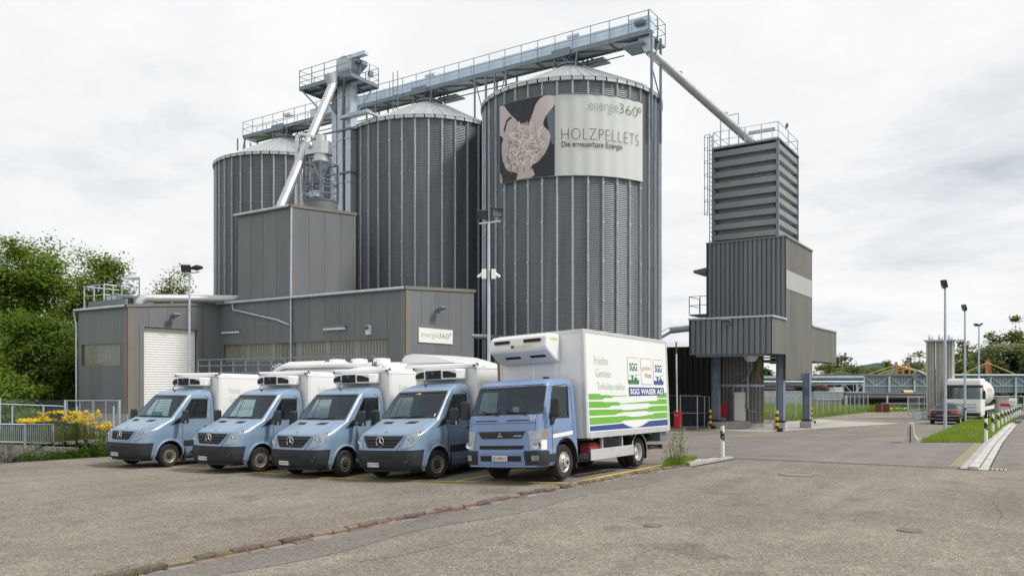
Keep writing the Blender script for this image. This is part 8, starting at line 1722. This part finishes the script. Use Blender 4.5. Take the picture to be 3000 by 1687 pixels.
# grey open shed and pipe bridge
D = 104; a = at(2528, D); w_ = hit(a, RT, 3120); z1_, z0_ = zat(a, 1101), zat(a, 1150); sh2 = thing('storage_hall', 'long grey blue open storage hall at the far right', 'hall', (a.x, a.y, -.95))
n = 64
for k in range(n): q = Vector((a.x, a.y, z0_)) + RT * (w_ * k / n); b = MB(); b.obox(q, RT * (w_ / n * .62), FW * .12, VZ * (z1_ - z0_)); b.obox(q + RT * (w_ / n * .62) + FW * .06, RT * (w_ / n * .38), FW * .06, VZ * (z1_ - z0_)); b.build('cladding_sheet', 'shed_blue', sh2)
b = MB(); b.obox(Vector((a.x, a.y, z1_)) - FW * .4 - RT * .3, RT * (w_ + .6), FW * 14, VZ * .28); b.build('roof', 'galv_dark', sh2); b = MB(); b.obox(Vector((a.x, a.y, -.95)) + FW * 12, RT * w_, FW * .2, VZ * (z1_ + .9)); b.build('back_wall', 'clad_grey', sh2)
for k in range(9): q = Vector((a.x, a.y, -.95)) + RT * (w_ * k / 8) - FW * .35; b = MB(); b.obox(q - RT * .13, RT * .26, FW * .26, VZ * (z1_ + .9)); b.build('column', 'galv', sh2)
for k in range(8):
    q = Vector((a.x, a.y, 0)) + RT * (w_ * k / 8) - FW * .2; e = q + RT * (w_ / 8); b = MB(); b.bar(q + VZ * z1_, q.lerp(e, .5) + VZ * (z0_ + .9), .09); b.build('truss_bar', 'galv', sh2); b = MB(); b.bar(q.lerp(e, .5) + VZ * (z0_ + .9), e + VZ * z1_, .09); b.build('truss_bar', 'galv', sh2)
b = MB(); b.bar(Vector((a.x, a.y, z0_ + .9)) - FW * .2, Vector((a.x, a.y, z0_ + .9)) - FW * .2 + RT * w_, .12); b.build('truss_chord', 'galv', sh2)
pbz = zat(at(2300, 101), 1108); pb_ = thing('pipe_bridge', 'pale pipeline on a steel truss crossing behind the loading tower', 'pipeline', at(2200, 101)); a = at(2195, 101); w_ = hit(a, RT, 2528)
b = MB(); b.tube([Vector((a.x, a.y, pbz)), Vector((a.x, a.y, pbz + .05)) + RT * w_], .30, 14); b.build('pipe', 'galv_dark', pb_, 1.0); b = MB(); b.tube([Vector((a.x, a.y, pbz - .45)) - FW * .2, Vector((a.x, a.y, pbz - .45)) + RT * w_ - FW * .2], .16, 10); b.build('pipe', 'galv', pb_, 1.0)
for zz in (-.75, -2.0): b = MB(); b.bar(Vector((a.x, a.y, pbz + zz)), Vector((a.x, a.y, pbz + zz)) + RT * w_, .12); b.build('truss_chord', 'galv', pb_)
for k in range(12):
    q = Vector((a.x, a.y, pbz - .75)) + RT * (w_ * k / 12); e = q + RT * (w_ / 12) - VZ * 1.25
    if k % 2: q, e = q - VZ * 1.25, e + VZ * 1.25
    b = MB(); b.bar(q, e, .08); b.build('truss_bar', 'galv', pb_); b = MB(); b.bar(Vector((e.x, e.y, pbz - 2)), Vector((e.x, e.y, pbz - .75)), .07); b.build('truss_bar', 'galv', pb_)
for f in (.12, .5, .95): q = Vector((a.x, a.y, -.95)) + RT * w_ * f; b = MB(); b.bar(q, q + VZ * (pbz + .7), .25); b.build('support', 'galv', pb_)
b = MB(); q = at(2680, 101, 1100); e = q + RT * 16; b.tube([q - VZ * .6, q + VZ * .35, q + VZ * .6 + RT * .3, q + VZ * .3 + RT * .8, q + VZ * .0 + RT * 1.4, e], .2, 12); b.build('pipe', 'galv_dark', pb_, 1.0)
# masts with stays
def mastset(label, pxs, tops, d, spread):
    for k, (px, ty) in enumerate(zip(pxs, tops)):
        q = at(px, d + k * 3); zt_ = zat(q, ty); t = thing('orange_mast', label[k], 'mast', (q.x, q.y, -.95), group='orange masts with yellow stays'); b = MB(); b.obox(Vector((q.x, q.y, -.95)) - RT * .14, RT * .28, FW * .28, VZ * (zt_ + .95)); b.build('pylon', 'mast_orange', t)
        for s in spread: e = q + RT * s; b = MB(); b.tube([(q.x, q.y, zt_ - .4), (e.x, e.y, zat(q, 1104))], .05, 6); b.build('stay_cable', 'cable_yellow', t)
mastset(['leftmost orange mast with yellow stays above the storage hall', 'second orange mast from the left above the storage hall', 'third orange mast, just left of the vaporizer'], (2627, 2647, 2666), (1060, 1066, 1070), 112, (-5.2, 5.2))
mastset(['left of the three orange masts at the far right', 'middle one of the three orange masts at the far right', 'right one of the three orange masts at the far right'], (2893, 2901, 2908), (1054, 1058, 1061), 112, (-4.6, 4.8))
# clutter at the far right: tarpaulin, block, cabinet, little signs
mat('tarp', (.03, .075, .08), .5, 0, .3, 3); rt_ = np.random.RandomState(4); q = gp(2905, 1207); b = MB(); w_, h_ = 3.4, 1.9
b.grid(lambda u, v: q + RT * ((u - .5) * w_ * (1 - .25 * v)) + FW * (v * .9 + .15 * noise.noise((u * 6, v * 4, 1))) + VZ * (h_ * v * (1 - .35 * abs(u - .4)) + .16 * noise.noise((u * 9, v * 7, 3))), 18, 10); tag(b.build('tarpaulin_heap', 'tarp', None, .5), 'dark green tarpaulin heap behind the delineator row', 'tarpaulin')
farbox('concrete_block', 'pale concrete box behind the delineator row at far right', 'block', 2925, 2956, 1163, 1206, 82, 2, 'concrete'); farbox('chevron_board', 'dark board with pale stripes leaning on the tarpaulin heap', 'board', 2893, 2918, 1172, 1181, 79, .1, 'clad_black', 4)
for k, (px, py) in enumerate(((2962, 1172), (2973, 1172), (2964, 1180), (2972, 1182))):
    a = at(px, 78, py); b = MB(); b.tube([a, a + FW * .06], .22, 16); o = b.build('warning_lamp', 'white_paint', None, .6); tag(o, 'round white sign disc on a stand beyond the delineator posts', 'sign', 'round discs at far right'); b = MB(); b.tube([(a.x, a.y, -.94), (a.x, a.y, a.z)], .03, 6); b.build('stand', 'galv', o)
a = gp(2948, 1211); t = thing('road_works_stand', 'red and white road works stand beyond the delineator posts', 'stand', a); b = MB(); b.box(a.x - .5, a.x + .5, a.y - .05, a.y + .05, a.z + .7, a.z + 1.0); b.build('board', 'red_paint', t); b = MB(); b.bar((a.x - .4, a.y, a.z), (a.x - .4, a.y, a.z + .7), .05); b.bar((a.x + .4, a.y, a.z), (a.x + .4, a.y, a.z + .7), .05); b.build('legs', 'white_paint', t)
framed_fence('hall_fence', 'pale wire fence panels in front of the concrete box at far right', [(2935, 1208, 1160), (2965, 1207, 1160), (2999, 1206, 1160), (3040, 1205, 1160)], 2, True)
